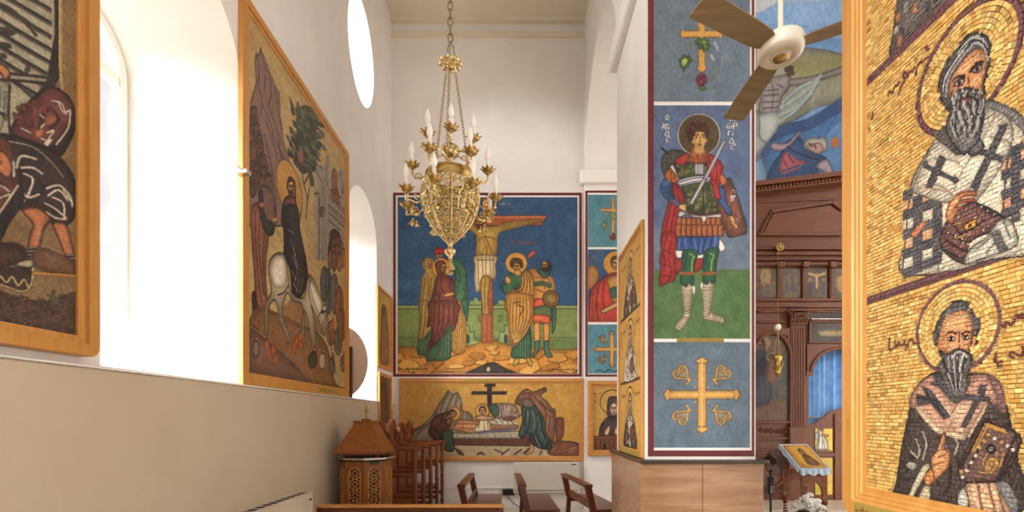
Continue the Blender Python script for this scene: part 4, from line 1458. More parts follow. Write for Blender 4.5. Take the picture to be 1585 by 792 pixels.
def draw_entry(a):
    DK = (48, 34, 30)
    a.view(370, 60, 2.829)
    GD = (184, 154, 100)
    for i in range(900):
        u, v = NR.uniform(a.u0, a.u1), NR.uniform(a.v0, a.v1)
        a._stroke(np.array([[u, v], [u + .05, v]]), [(196, 168, 112), (172, 140, 88), (188, 156, 100)][i % 3], 1.2)
    # tall mountain
    a.P('60 290 85 200 80 100 85 65 95 80 105 45 130 110 165 200 185 240 190 340 205 460 235 560 260 620 280 760 270 820 40 820', (134, 102, 88), 0, line=(84, 58, 52), lw=1)
    for p in ('85 75 100 130 95 190', '105 55 125 140 120 230', '130 115 150 210 140 300', '90 190 110 280 105 330', '110 290 150 380 160 450', '150 330 185 440 190 520', '165 440 215 560 220 600', '130 370 170 500 190 620', '180 460 230 580 250 660', '120 420 150 560 170 700', '165 215 180 300 195 400'):
        a.L(p, (84, 56, 52), 1.5)
        q = np.array(p.split(), float).reshape(-1, 2) + [5, 2]
        a.L(q, (186, 154, 136), 1.6)
    # trees
    a.L('300 790 305 700 290 640 285 590;290 640 310 600 320 570;305 720 315 650', (96, 74, 52), 2.4)
    for i in range(420):
        t = NR.uniform()
        x = 285 + NR.normal(0, 20 + 16 * math.sin(PI * t)) * .8
        y = 290 + 270 * t
        a.P([(x, y), (x + 15, y + 10), (x + 27, y + 34), (x + 6, y + 26)], [(58, 62, 46), (82, 84, 60), (42, 46, 36), (104, 102, 74)][i % 4], 0)
    a.P('228 255 250 310 245 340 236 300', (66, 66, 48)).P('265 275 275 320 270 350 258 320', (66, 66, 48))
    a.P('315 590 330 600 335 640 318 640', (64, 66, 48))
    a.P('262 490 285 490 288 545 270 540', (132, 80, 52))
    # city
    a.view(400, 240, 4.95)
    a.P('440 300 450 80 500 75 520 120 530 0 552 0 556 120 600 130 660 100 690 200 690 800 440 800', (156, 142, 122), 0)
    a.L('450 100 500 220;470 85 520 200;460 130 510 250;480 80 510 120;540 0 545 240;524 20 530 240;440 300 470 290 470 800;480 300 480 800;500 250 500 800;520 250 525 800;545 250 545 640', (60, 50, 48), 1.2, 0)
    a.L('458 110 506 230;475 300 475 800;512 250 512 800;535 20 538 240', (212, 200, 180), 1.2, 0)
    a.E(592, 190, 24, 85, (142, 84, 54), (70, 44, 36), 1)
    a.P('565 270 620 260 640 380 600 360 565 310', (146, 82, 56), 0, line=(66, 42, 36))
    a.L('570 280 590 320;590 270 610 330;610 265 625 330', (50, 40, 40), 1.4, 0)
    a.L('550 320 690 440;550 380 690 510;550 440 690 570;550 500 640 580;560 260 650 330', (62, 52, 48), 1.4, 0)
    a.L('550 335 690 455;550 395 690 525;550 455 690 585', (206, 192, 168), 1.3, 0)
    a.L('560 350 690 470;555 410 690 540', (146, 84, 60), 1.6, 0)
    a.P('630 120 660 240 650 300 640 240', (138, 128, 118), 1, line=(60, 50, 48))
    a.P('480 400 515 400 510 470 485 470', (120, 80, 62), 0, line=(60, 44, 40))
    a.P('555 640 560 590 590 565 625 590 640 650 650 800 545 800', (72, 56, 48), 1)
    # crowds: left (disciples) and right (townspeople)
    SK = (176, 118, 76)
    a.view(370, 60, 2.829)
    for i, (x, y) in enumerate(((76, 320), (70, 400), (88, 390), (100, 440), (75, 470), (100, 500), (118, 530), (72, 555), (120, 580), (86, 570), (140, 610), (70, 620), (110, 620))):
        c = [(96, 62, 50), (120, 78, 58), (70, 58, 50)][i % 3]
        a.E(x, y + 36, 17, 38, c, (54, 38, 34), .8)
        a.face(x, y, 10, 17, SK, (66, 46, 38), (66, 46, 38) if i % 2 else None, .5, .8)
    a.view(400, 240, 4.95)
    for i, (x, y) in enumerate(((590, 660), (620, 640), (640, 690), (580, 710), (610, 720), (655, 740), (560, 750), (590, 770), (630, 770))):
        a.E(x, y + 60, 20, 60, [(132, 84, 60), (108, 84, 70), (150, 100, 66)][i % 3], (60, 42, 36), .7)
        a.face(x, y, 13, 24, SK, (72, 50, 40), None, -.4, .7)
    a.view(370, 320, 2.64)
    for i, (x, y, h, c) in enumerate(((370, 260, 170, (92, 92, 88)), (395, 280, 150, (104, 100, 92)), (355, 250, 130, (80, 80, 78)), (415, 330, 140, (140, 84, 54)), (380, 470, 90, (140, 92, 60)), (410, 500, 100, (112, 100, 86)), (425, 420, 120, (124, 76, 52)))):
        a.E(x, y + h * .5, 17, h * .55, c, (54, 44, 40), 1)
        a.L([(x - 6, y + 10), (x - 9, y + h * .95)], (196, 182, 160), 1.3)
        a.L([(x + 5, y + 10), (x + 3, y + h * .95)], (52, 44, 42), 1.3)
    # disciples' robes on the left
    a.view(370, 320, 2.64)
    a.P('62 0 130 0 135 80 120 200 118 300 125 400 105 430 80 400 70 250 62 150', (140, 84, 62), 1, line=(80, 46, 38), lw=1)
    a.L('75 20 80 200 100 390;95 20 90 180 112 360;115 60 105 220 118 330', (88, 50, 42), 1.5)
    a.L('85 80 88 240 105 380;108 100 98 240;128 30 120 160', (196, 146, 112), 1.5)
    a.P('62 355 78 350 85 420 110 440 108 465 85 440 66 432', DK, 1)
    a.P('118 400 130 395 140 460 160 520 160 550 145 520 128 470', DK, 1)
    a.view(400, 240, 4.95)
    a.P('20 250 60 240 100 250 140 330 150 480 130 600 90 610 50 560 30 450 20 360', (112, 84, 74), 1, line=(62, 42, 38), lw=1)
    a.P('20 290 50 280 55 400 80 490 130 530 120 610 80 600 40 500 20 400', (48, 50, 46), 1, line=(30, 28, 28))
    a.P('20 370 55 360 60 400 30 405', (170, 106, 64), 0)
    a.P('115 490 150 475 165 495 140 515', SK, 1)
    a.face(95, 200, 20, 32, SK, (78, 58, 46), (90, 70, 58), .5, .8)
    a.L('75 300 90 400;105 290 115 420', (176, 150, 130), 1)
    # path, ground
    a.view(370, 320, 2.64)
    a.P('60 440 120 420 200 450 300 500 350 540 380 620 400 720 440 740 440 760 55 700', (128, 88, 54), 1)
    a.P('60 490 110 530 180 590 250 660 310 740 60 690', (112, 80, 68), 1)
    a.L('60 488 110 528 180 588 250 655 305 735', (176, 148, 112), 1.8)
    a.L('180 470 260 500 330 530 370 600', (178, 150, 112), 1.6)
    a.P('80 460 160 440 240 370 330 440 350 520 280 490 200 470', (140, 98, 58), 1, .7)
    a.L('200 420 260 470 340 520;230 400 300 450;215 440 290 480', (172, 124, 74), 1.2)
    # rider
    a.view(400, 240, 4.95)
    hc = a.fn(np.array([400 + 255 / 4.95]), np.array([240 + 265 / 4.95]))
    t = np.linspace(0, 2 * PI, 30)
    uv = np.stack([hc[0][0] + .30 * np.cos(t), hc[1][0] + .30 * np.sin(t)], 1)
    a.put(a.mask(a.pix(uv)), (186, 138, 66))
    a._stroke(uv, (130, 84, 44), 1.6)
    a.face(262, 250, 22, 62, (186, 130, 84), (58, 40, 34), (62, 42, 36), .5, 1)
    a.P('240 180 255 170 290 195 298 250 300 330 285 350 290 250 270 200 250 210', (64, 44, 36))
    a.P('210 350 240 320 290 330 310 420 320 560 350 700 370 800 220 800 215 600 190 520 195 420', (56, 46, 44), 1, line=(28, 24, 26), lw=1.2)
    a.P('215 350 245 325 290 335 300 420 260 470 225 420', (112, 68, 58), 1)
    a.L('220 380 240 460 250 500;230 360 260 440;300 420 280 480;215 430 230 490;290 450 240 480', (176, 156, 140), 1.1)
    a.P('265 520 290 512 300 545 280 560 262 545', SK, 1)
    a.P('205 530 225 525 228 550 210 555', SK, 1)
    a.view(370, 320, 2.64)
    a.P('195 0 245 0 255 90 275 190 288 290 270 350 245 375 225 360 215 260 195 190 190 80', (52, 44, 44), 1, line=(26, 22, 24), lw=1.2)
    a.L('215 130 235 190 245 260 230 320;230 160 240 240;225 200 245 250;255 290 240 350;270 290 255 350;225 310 250 345;220 260 240 300;205 90 230 110', (196, 182, 168), 1.2)
    # the white donkey
    HC, HL, HD = (182, 166, 138), (214, 200, 176), (96, 82, 66)
    a.P('135 300 128 250 140 210 165 190 190 195 205 240 212 320 230 360 270 370 285 300 300 280 330 340 355 410 362 450 355 525 340 500 335 470 318 440 300 400 315 480 318 560 305 585 300 540 285 450 270 420 275 480 272 560 265 555 262 480 265 400 230 385 205 350 190 390 185 440 205 500 215 540 205 560 200 530 175 470 165 400 150 380 130 410 125 470 125 520 115 510 112 450 120 390 140 350', HC, 1, line=HD, lw=1.4)
    a.P('140 230 165 200 190 205 200 260 195 320 160 330 140 290', HL, 1)
    a.P('295 300 320 340 345 400 335 440 315 400 300 350', HL, 1)
    a.L('210 320 190 350 165 360;300 290 290 340 300 390;345 420 330 450;340 430 355 430;350 470 345 500', HD, 1.2)
    a.E(346, 430, 4, 6, (40, 34, 30))
    a.P('345 410 358 400 362 420 350 425', HC, 1, line=HD)
    # small figures in the foreground
    for x, y, h, c in ((310, 625, 60, (74, 62, 50)), (345, 630, 60, (176, 160, 140)), (385, 650, 60, (98, 90, 80)), (78, 580, 60, (130, 118, 104)), (430, 640, 60, (120, 92, 72))):
        a.E(x, y, 12, h * .55, c, (50, 40, 36), 1)
        a.L([(x - 4, y - h * .3), (x - 2, y + h * .45)], (206, 190, 168), 1.2)
        a.E(x + 4, y - h * .7, 6, 9, SK, (60, 42, 36))
    a.P('295 600 320 590 325 640 300 660 288 630', (54, 52, 42), 1)
    for x, y in ((235, 545), (250, 560), (225, 570), (120, 600), (140, 580), (150, 620), (115, 560), (380, 480), (250, 530)):
        a.P([(x, y), (x + 10, y - 25), (x + 16, y + 10), (x + 6, y + 24)], (168, 88, 48), 1)
    a.L('365 440 380 560 400 680;400 420 410 560', (60, 48, 42), 1.6)


def side_panel(name, label, y0, y1, z0, h, X, wall, bw, dep, fn, base, ru, rv, artmat, facing=FACE_LEFT, r=.004, mat='honey', mk=left_fn, mpp=.0074, plate=None, ra=1.0):
    w = y1 - y0
    yc = (y0 + y1) / 2
    t = thing(name, label, 'mosaic', mat=uvn((wall, yc, z0), *facing))
    frame(t, w, h, bw, dep, MAT[mat], r)
    flat_board(t, w - .04, h - .04, .002, dep * .45, MAT['dark_gap'], 'backing_board', .02)
    a = Art(-w / 2 + bw - .005, w / 2 - bw + .005, bw - .005, h - bw + .005, ru, rv, mk(X, yc, z0), base, mpp)
    fn(a)
    a.mesh('mosaic_picture', artmat, t, dep * .5, ra)
    return t


t_e = side_panel('framed_mosaic', 'tall framed mosaic of a rider on a white donkey, between the side windows', 4.42, 7.17, 2.116, 3.66, -2.565, XL + .002, .125, .05, draw_entry, (184, 154, 100), 92, 150, 'mosaic_fine')
MB().box(.30, .92, .03, .085, .05, .056).build('name_plate', MAT['plate_brass'], t_e, bevel=.003)


def draw_carry(a):
    a.view(0, 0, 2.829)
    for i in range(700):
        u, v = NR.uniform(a.u0, a.u1), NR.uniform(a.v0, a.v1)
        a._stroke(np.array([[u, v], [u + .02, v]]), [(140, 112, 76), (118, 92, 60), (150, 122, 84)][i % 3], 2.0)
    WH, WHD, WHL, DK = (166, 158, 132), (84, 78, 66), (196, 190, 164), (40, 30, 30)
    a.P('-250 -700 300 -700 295 330 250 420 -250 420', DK, 0)
    a.L('297 -700 297 300 305 400', (176, 152, 100), 5, 0)
    # white pleated robe
    a.P('-200 -700 270 -700 272 150 240 350 190 420 120 480 80 590 20 600 -200 590', WH, 0)
    for k in range(20):
        y = -660 + k * 58
        if y < 330:
            a.L([(-200, y - 150), (30, y - 15), (120, y + 40), (255, y + 120)], DK, 3.2)
            a.L([(-200, y - 138), (30, y - 3), (120, y + 52), (255, y + 132)], (110, 108, 96), 2.0)
    for p in ('20 130 100 135 60 150', '10 190 80 200', '10 240 60 245', '100 60 150 90 200 130', '120 250 160 290 150 310', '20 10 110 60 190 150'):
        a.L(p, (58, 52, 48), 4.5)
    a.P('0 320 30 300 80 320 170 330 240 340 235 362 150 355 60 350 0 345', (160, 152, 128), 1, line=DK, lw=2)
    a.P('5 285 35 275 70 300 80 330 60 350 45 325 20 310 0 305', (176, 112, 66), 1, line=(84, 46, 32), lw=1.5)
    a.P('5 350 80 370 70 500 20 590 -60 590 -60 350', (156, 152, 130), 1)
    a.L('10 400 20 480 60 500;30 480 60 520;80 370 75 500 80 580;90 350 180 430', DK, 2.4)
    a.L('40 380 35 460;60 400 55 470', (110, 112, 104), 3)
    # beam end
    a.P('85 580 110 520 170 440 230 390 280 385 330 420 355 470 362 540 340 610 290 685 240 640 120 600', (40, 30, 32), 1, line=(28, 22, 24), lw=2)
    a.P('90 575 160 470 230 395 280 390 325 420 345 470 335 540 290 600 240 640 130 598', (104, 56, 52), 1)
    a.curls(180, 500, 80, 60, 60, 9, [(120, 66, 58), (84, 44, 44)])
    a.L('260 440 300 450 320 500;290 450 310 490 340 480;210 500 235 530 210 560;130 560 170 580;240 580 270 570 230 630;260 610 240 635;200 600 230 610;340 490 330 560 280 630', (206, 190, 168), 3)
    a.P('190 570 225 565 215 600 195 600', (178, 104, 70), 1)
    a.P('240 500 280 510 270 550 230 540', (140, 84, 60), 1)
    a.L('255 470 290 520 250 560;220 520 200 560', (60, 40, 38), 3)
    # bending man
    a.view(0, 200, 2.2)
    a.P('-300 60 0 20 60 20 130 40 210 80 270 150 285 230 275 300 240 325 190 310 150 270 100 270 60 280 -100 420 -300 520', (54, 40, 40), 1, line=(30, 24, 26), lw=2)
    a.P('90 90 130 70 180 90 160 160 180 200 150 250 105 240 90 180', (44, 36, 40), 1)
    for p in ('85 130 100 90 150 100', '100 130 140 130 170 150', '110 150 140 170 120 230', '95 190 120 230 160 220', '185 200 230 190 265 230 270 260', '190 225 225 205 255 240', '180 250 215 270 250 300', '205 230 240 250 245 300', '185 280 215 300 250 305', '240 205 270 250', '75 110 80 180 110 240', '60 40 140 60 200 110 240 160'):
        a.L(p, (206, 192, 174), 3.4 if p[:2] != '60' else 2)
    # his head
    a.P('0 30 40 30 65 60 70 110 50 150 20 130 0 90', (92, 56, 42), 1)
    a.P('0 80 30 70 55 90 70 130 60 165 30 150 0 130', (178, 112, 72), 1, line=(84, 46, 34), lw=1.6)
    a.L('5 105 22 100 34 112;10 118 28 116', (50, 32, 28), 2)
    a.P('-10 120 30 145 50 170 20 180 -10 170', (66, 40, 34), 1)
    # beam going down left
    a.P('-300 520 -60 300 0 230 60 165 95 180 110 240 60 320 0 420 -300 700', (44, 32, 34), 1)
    a.P('-300 500 -40 270 20 190 60 165 90 180 0 330 -300 640', (112, 60, 52), 1)
    a.L('0 200 30 190 60 210;0 290 20 270 10 310;10 240 60 220;-40 300 10 260;-100 420 0 320 90 190', (206, 190, 168), 3)
    # legs
    a.P('105 275 150 265 195 300 175 340 160 400 125 410 130 360 140 320', (178, 110, 70), 1, line=(84, 48, 34), lw=1.8)
    a.P('205 320 245 320 262 360 275 430 250 430 225 370', (174, 106, 68), 1, line=(84, 48, 34), lw=1.8)
    a.L('150 285 180 300;165 330 150 390;240 340 258 410', (206, 150, 104), 2.2)
    for x, y in ((133, 400), (262, 425)):
        a.P([(x - 13, y), (x + 14, y - 2), (x + 12, y + 55), (x - 10, y + 55)], (196, 188, 168), 0)
        for k in range(4):
            a.L([(x - 12, y + 8 + k * 12), (x + 13, y + 6 + k * 12)], (44, 34, 34), 2.2, 0)
    a.P('118 440 140 445 135 470 80 462 90 450', (166, 152, 124), 1, line=(50, 40, 36), lw=1.4)
    a.P('250 470 278 470 280 492 235 488', (166, 152, 124), 1, line=(50, 40, 36), lw=1.4)
    # ground
    a.P('-300 420 40 385 110 400 110 440 20 470 -300 500', (70, 46, 38), 1)
    a.P('160 400 290 455 290 500 150 470', (96, 66, 46), 1)
    a.P('-300 470 90 470 135 490 128 540 90 545 -60 500 -300 520', (58, 40, 36), 1)
    a.L('-60 470 20 490 50 520 70 500 90 530 110 510 125 540;140 470 135 520 110 550 40 530 -20 505', (206, 182, 128), 2.6)
    a.L('140 487 290 497', (196, 140, 60), 3.4, 0)
    a.P('-300 560 -40 530 60 560 130 580 200 580 300 560 300 740 -300 640', (74, 52, 42), 1)
    for i in range(300):
        x, y = NR.uniform(-60, 290), NR.uniform(560, 700)
        a.L([(x, y), (x + 5, y + 1)], [(96, 66, 50), (58, 40, 34), (110, 80, 60)][i % 3], 2.4, 0)
    a.P('195 585 208 545 215 570 228 575 215 600', (70, 78, 56), 1)


t_c = side_panel('framed_mosaic', 'large framed mosaic of a man in dark tunic stooping beside a beam, leftmost', 1.55, 2.872, 2.165, 3.56, XP, XL + .002, .115, .09, draw_carry, (132, 104, 70), 185, 185, 'mosaic_fine', r=.06, mpp=2.6 / F)


# ------------------------------------------------------------------ small icons in the far corner
def draw_corner(a):
    a.view(530, 420, 3.046)
    a.P('180 120 225 150 225 440 180 430', (186, 146, 72), 0, .4)
    a.P('190 170 200 160 212 180 214 230 222 300 222 430 184 420 186 300 188 220', (140, 100, 62), 1, line=(70, 46, 34))
    a.L('192 230 190 400;200 220 202 420;210 230 212 420', (92, 58, 40), 2)
    a.L('196 240 194 410;206 230 208 410', (196, 156, 100), 1.5)
    a.face(199, 195, 5, 13, (182, 130, 84), (72, 50, 38), (72, 50, 38), .2, 1)


side_panel('framed_icon', 'upper gold icon of a standing saint in the corner beside the crucifixion painting', 8.64, 9.64, 2.745, 1.49, -2.57, XL + .002, .075, .04, draw_corner, (190, 150, 78), 60, 90, 'mosaic_fine', mpp=.012, mat='oak')


def draw_corner2(a):
    a.view(530, 420, 3.046)
    a.P('188 520 200 500 214 530 218 620 216 720 186 720', (92, 64, 44), 1, line=(48, 32, 26))
    a.face(200, 545, 5, 15, (160, 112, 72), (62, 42, 32), None, .2, 1)
    a.L('195 590 193 700;206 590 208 700', (140, 100, 62), 1.5)


side_panel('framed_icon', 'lower dark icon in the corner, partly hidden by the carved stalls', 8.53, 9.35, 1.66, .98, -2.50, DADO + .002, .06, .035, draw_corner2, (126, 84, 50), 50, 80, 'mosaic_fine', mpp=.012, mat='oak')

# ------------------------------------------------------------------ icon of three saints on the aisle face of the pillar
XI = 1.278


def draw_three(a):
    a.view(900, 280, 3.6)
    P = (70, 46, 48)
    regs = (('220 728 305 672', 268, 560, 470, (300,)), )
    for i in range(260):
        u, v = NR.uniform(a.u0, a.u1), NR.uniform(a.v0, a.v1)
        a._stroke(np.array([[u, v], [u + .03, v]]), [(206, 162, 84), (184, 138, 62), (196, 150, 72)][i % 3], 1.2)
    hh = (a.v1 - a.v0) / 3
    for k in range(3):
        vb = a.v0 + hh * k
        if k:
            a._stroke(np.array([[a.u0, vb], [a.u1, vb]]), P, 3)
        # a bishop in metres on the panel
        def q(l):
            return np.array([(uu, vb + vv * hh) for uu, vv in l])

        def poly(l, c, ln=None):
            uv = smooth(q(l), True)
            a.put(a.mask(a.pix(uv)), c)
            if ln:
                a._stroke(np.vstack([uv, uv[:1]]), ln, 1.0)
        t = np.linspace(0, 2 * PI, 28)
        hc = (0.0, vb + .70 * hh)
        ring = np.stack([hc[0] + .17 * np.cos(t), hc[1] + .17 * np.sin(t)], 1)
        a.put(a.mask(a.pix(ring)), (212, 168, 88))
        a._stroke(ring, P, 1.6)
        body = [(58, 52, 52), (196, 184, 164), (70, 58, 54)][k]
        poly([(-.30, .02), (-.28, .25), (-.20, .42), (-.09, .50), (.09, .50), (.20, .42), (.28, .25), (.30, .02)], body, (40, 32, 32))
        # chequer or stripes on the robe
        for i in range(90):
            uu, vv = NR.uniform(-.27, .27), NR.uniform(.03, .40)
            if abs(uu) < .29 - vv * .3:
                c = [(216, 206, 188), (56, 52, 54), (176, 112, 84), (120, 112, 104)][NR.randint(4)]
                a.put(a.mask(a.pix(q([(uu, vv), (uu + .03, vv), (uu + .03, vv + .04), (uu, vv + .04)]))), c)
        poly([(-.2, .40), (-.08, .50), (.08, .50), (.2, .40), (.07, .30), (.04, .04), (-.04, .04), (-.07, .30)], (196, 180, 152), (90, 70, 60))
        for cx, cy in ((-.12, .41), (.12, .41), (0, .18)):
            a._stroke(q([(cx - .035, cy), (cx + .035, cy)]), (52, 46, 48), 2.4)
            a._stroke(q([(cx, cy - .05), (cx, cy + .05)]), (52, 46, 48), 2.4)
        poly([(.02, .12), (.18, .16), (.16, .33), (.0, .29)], (110, 66, 50), (50, 34, 30))
        poly([(-.09, .60), (-.09, .76), (0, .84), (.09, .76), (.09, .60), (0, .42)], (84, 76, 70))
        poly([(-.065, .62), (-.065, .74), (0, .79), (.065, .74), (.065, .62), (0, .57)], (190, 134, 92))
        poly([(-.075, .63), (0, .59), (.075, .63), (.06, .50), (0, .40), (-.06, .50)], (110, 100, 92))
        for e in (-.03, .03):
            a._stroke(q([(e - .015, .70), (e + .015, .70)]), (40, 28, 24), 1.6)
        a._stroke(q([(0, .70), (0, .63)]), (110, 66, 44), 1.0)
        for sx in (-1, 1):
            for i in range(4):
                a._stroke(q([(sx * (.24 + .06 * i), .80), (sx * (.27 + .06 * i), .77 + .03 * (i % 2))]), (84, 44, 44), 1.6)


t_three = side_panel('framed_mosaic', 'narrow framed mosaic of three stacked saints on the aisle side of the pillar', 5.02, 6.21, 1.385, 2.51, XI, XA - .002, .075, .035, draw_three, (196, 150, 72), 110, 110, 'mosaic_fine', FACE_RIGHT, mk=right_fn, mpp=.0075)
MB().box(-.50, .50, .012, .062, .035, .042).build('name_plate', MAT['plate_brass'], t_three, bevel=.002)
# ------------------------------------------------------------------ painting on the nave end wall above the icon screen
ZAP = 10.58


def draw_rising(a):
    a.view(1000, 0, 4.4)
    a.P('500 -400 1500 -400 1500 260 500 260', (120, 158, 204), 0)
    a.P('500 -400 1500 -400 1500 -100 1300 0 900 30 800 80 740 90 500 100', (196, 196, 196), 1, .8)
    a.P('880 20 1100 -20 1320 -40 1320 120 1000 180 900 150', (132, 170, 214), 1, .7)
    a.view(1160, 100, 3.96)
    a.P('-100 -50 600 -60 600 200 420 260 300 330 180 380 100 480 -100 640', (124, 124, 108), 1)
    a.P('240 -20 560 -60 560 60 400 110 260 130', (128, 126, 80), 1, .7)
    a.P('100 480 200 370 330 340 450 280 600 180 700 200 700 900 -100 900 -100 640 40 640', (54, 94, 140), 1)
    a.P('120 460 220 380 350 340 450 290 600 190 600 260 470 340 360 400 250 420 170 460', (32, 66, 112), 1, .8)
    a.P('480 420 600 330 700 330 700 760 520 760 440 640', (84, 130, 176), 1, .8)
    a.P('-100 640 60 560 100 640 120 760 -100 760', (116, 144, 170), 1)
    # rising figure
    SK, SKD, SKL = (122, 116, 118), (78, 72, 76), (154, 146, 142)
    a.P('60 120 100 85 180 70 240 60 260 100 240 150 200 200 190 280 150 310 90 310 60 280 70 200', SK, 1, line=SKD)
    a.P('250 90 330 80 430 60 545 20 600 0 600 40 480 80 380 110 300 125 250 125', SK, 1, line=SKD)
    a.L('100 160 150 155 180 150;130 100 150 155 140 300;85 190 180 180;80 230 180 225;85 265 175 260;170 120 210 140', SKD, .9)
    a.L('110 130 140 120;180 110 220 110;100 210 130 205;150 205 175 200', SKL, 2)
    a.L('245 60 250 40 265 50;230 30 260 20', (60, 44, 40), 6)
    a.P('50 310 185 290 190 340 170 400 120 470 60 560 40 580 40 400', (150, 154, 150), 1, line=(100, 104, 106))
    a.P('60 300 70 440 110 480 60 540 40 580 0 580 0 300', (134, 140, 142), 1)
    for p in ('200 260 330 180 440 70', '190 310 320 240 420 110', '185 350 280 290 380 180', '210 230 300 150 380 110'):
        a.L(p, (158, 168, 166), 6)
        a.L(np.array(p.split(), float).reshape(-1, 2) + [4, 10], (104, 118, 122), 1.6)
    a.P('190 240 300 150 430 60 450 70 400 160 330 240 230 330 180 370', (140, 152, 150), 1, .55)
    # reclining figure in blue
    NB, ND = (34, 68, 108), (20, 42, 72)
    a.P('110 700 150 600 200 540 210 490 300 440 350 500 420 545 475 575 420 640 400 740 130 745', NB, 1, line=ND)
    a.P('190 670 210 540 260 540 300 580 350 590 300 640', (150, 76, 88), 1)
    a.L('205 560 230 620;240 550 270 600;200 650 320 610', (112, 52, 66), 1.2)
    a.P('130 490 150 475 230 480 290 420 310 400 315 420 290 450 240 500 200 525 150 520 128 500', (148, 130, 140), 1, line=(96, 80, 92))
    a.P('410 620 440 590 480 580 510 640 530 710 490 720 470 660 430 640', (150, 136, 142), 1, line=(96, 84, 92))
    a.P('335 500 350 460 380 445 420 450 460 440 480 480 470 520 430 540 370 525', (150, 146, 136), 1, line=(92, 92, 96))
    a.P('350 500 400 480 440 480 455 520 420 545 380 530', (150, 120, 112), 1)
    a.L('370 480 385 500;400 490 410 510', (60, 40, 40), 1.6)
    a.L('150 700 250 640 380 600;220 520 280 560 400 590;160 660 190 600', (66, 110, 156), 1.6)
    a.L('230 500 300 540 420 580;140 720 260 690', (16, 36, 64), 1.6)
    a.E(525, 475, 26, 36, (170, 104, 56))


X0, X1, Z0, Z1 = px_rect(1120, 1520, -60, 300, ZAP)
t_ap = thing('wall_painting', 'large blue mural of a rising figure above the icon screen', 'wall painting', mat=uvn(((X0 + X1) / 2, 10.598, Z0), *FACE_FRONT))
flat_board(t_ap, X1 - X0, Z1 - Z0, 0, .01, MAT['trim_white'], 'plaster_panel')
pic(t_ap, 1120, 1520, -60, 300, ZAP, draw_rising, (96, 138, 184), 56, n=.014, name='mural_picture')
# ------------------------------------------------------------------ near mosaic of stacked bishops, laid stone by stone
XR = 1.25
RY0, RY1, RZ0, RH = 0.65, 1.869, 1.432, 2.57
RYC, RBW = (RY0 + RY1) / 2, 0.118
PURP = (104, 66, 70)
BG1, HALO = (204, 164, 92), (207, 168, 96)


def Cuv(a, u, v, r, col, ln=None, lw=1.0, k=40):
    t = np.linspace(0, 2 * PI, k)
    uv = np.stack([u + r * np.cos(t), v + r * np.sin(t)], 1)
    if col is not None:
        a.put(a.mask(a.pix(uv)), col)
    if ln:
        a._stroke(uv, ln, lw)


HAL = [(RYC - 1.368, 2.80 - RZ0, .161), (RYC - 1.397, 2.066 - RZ0, .130)]


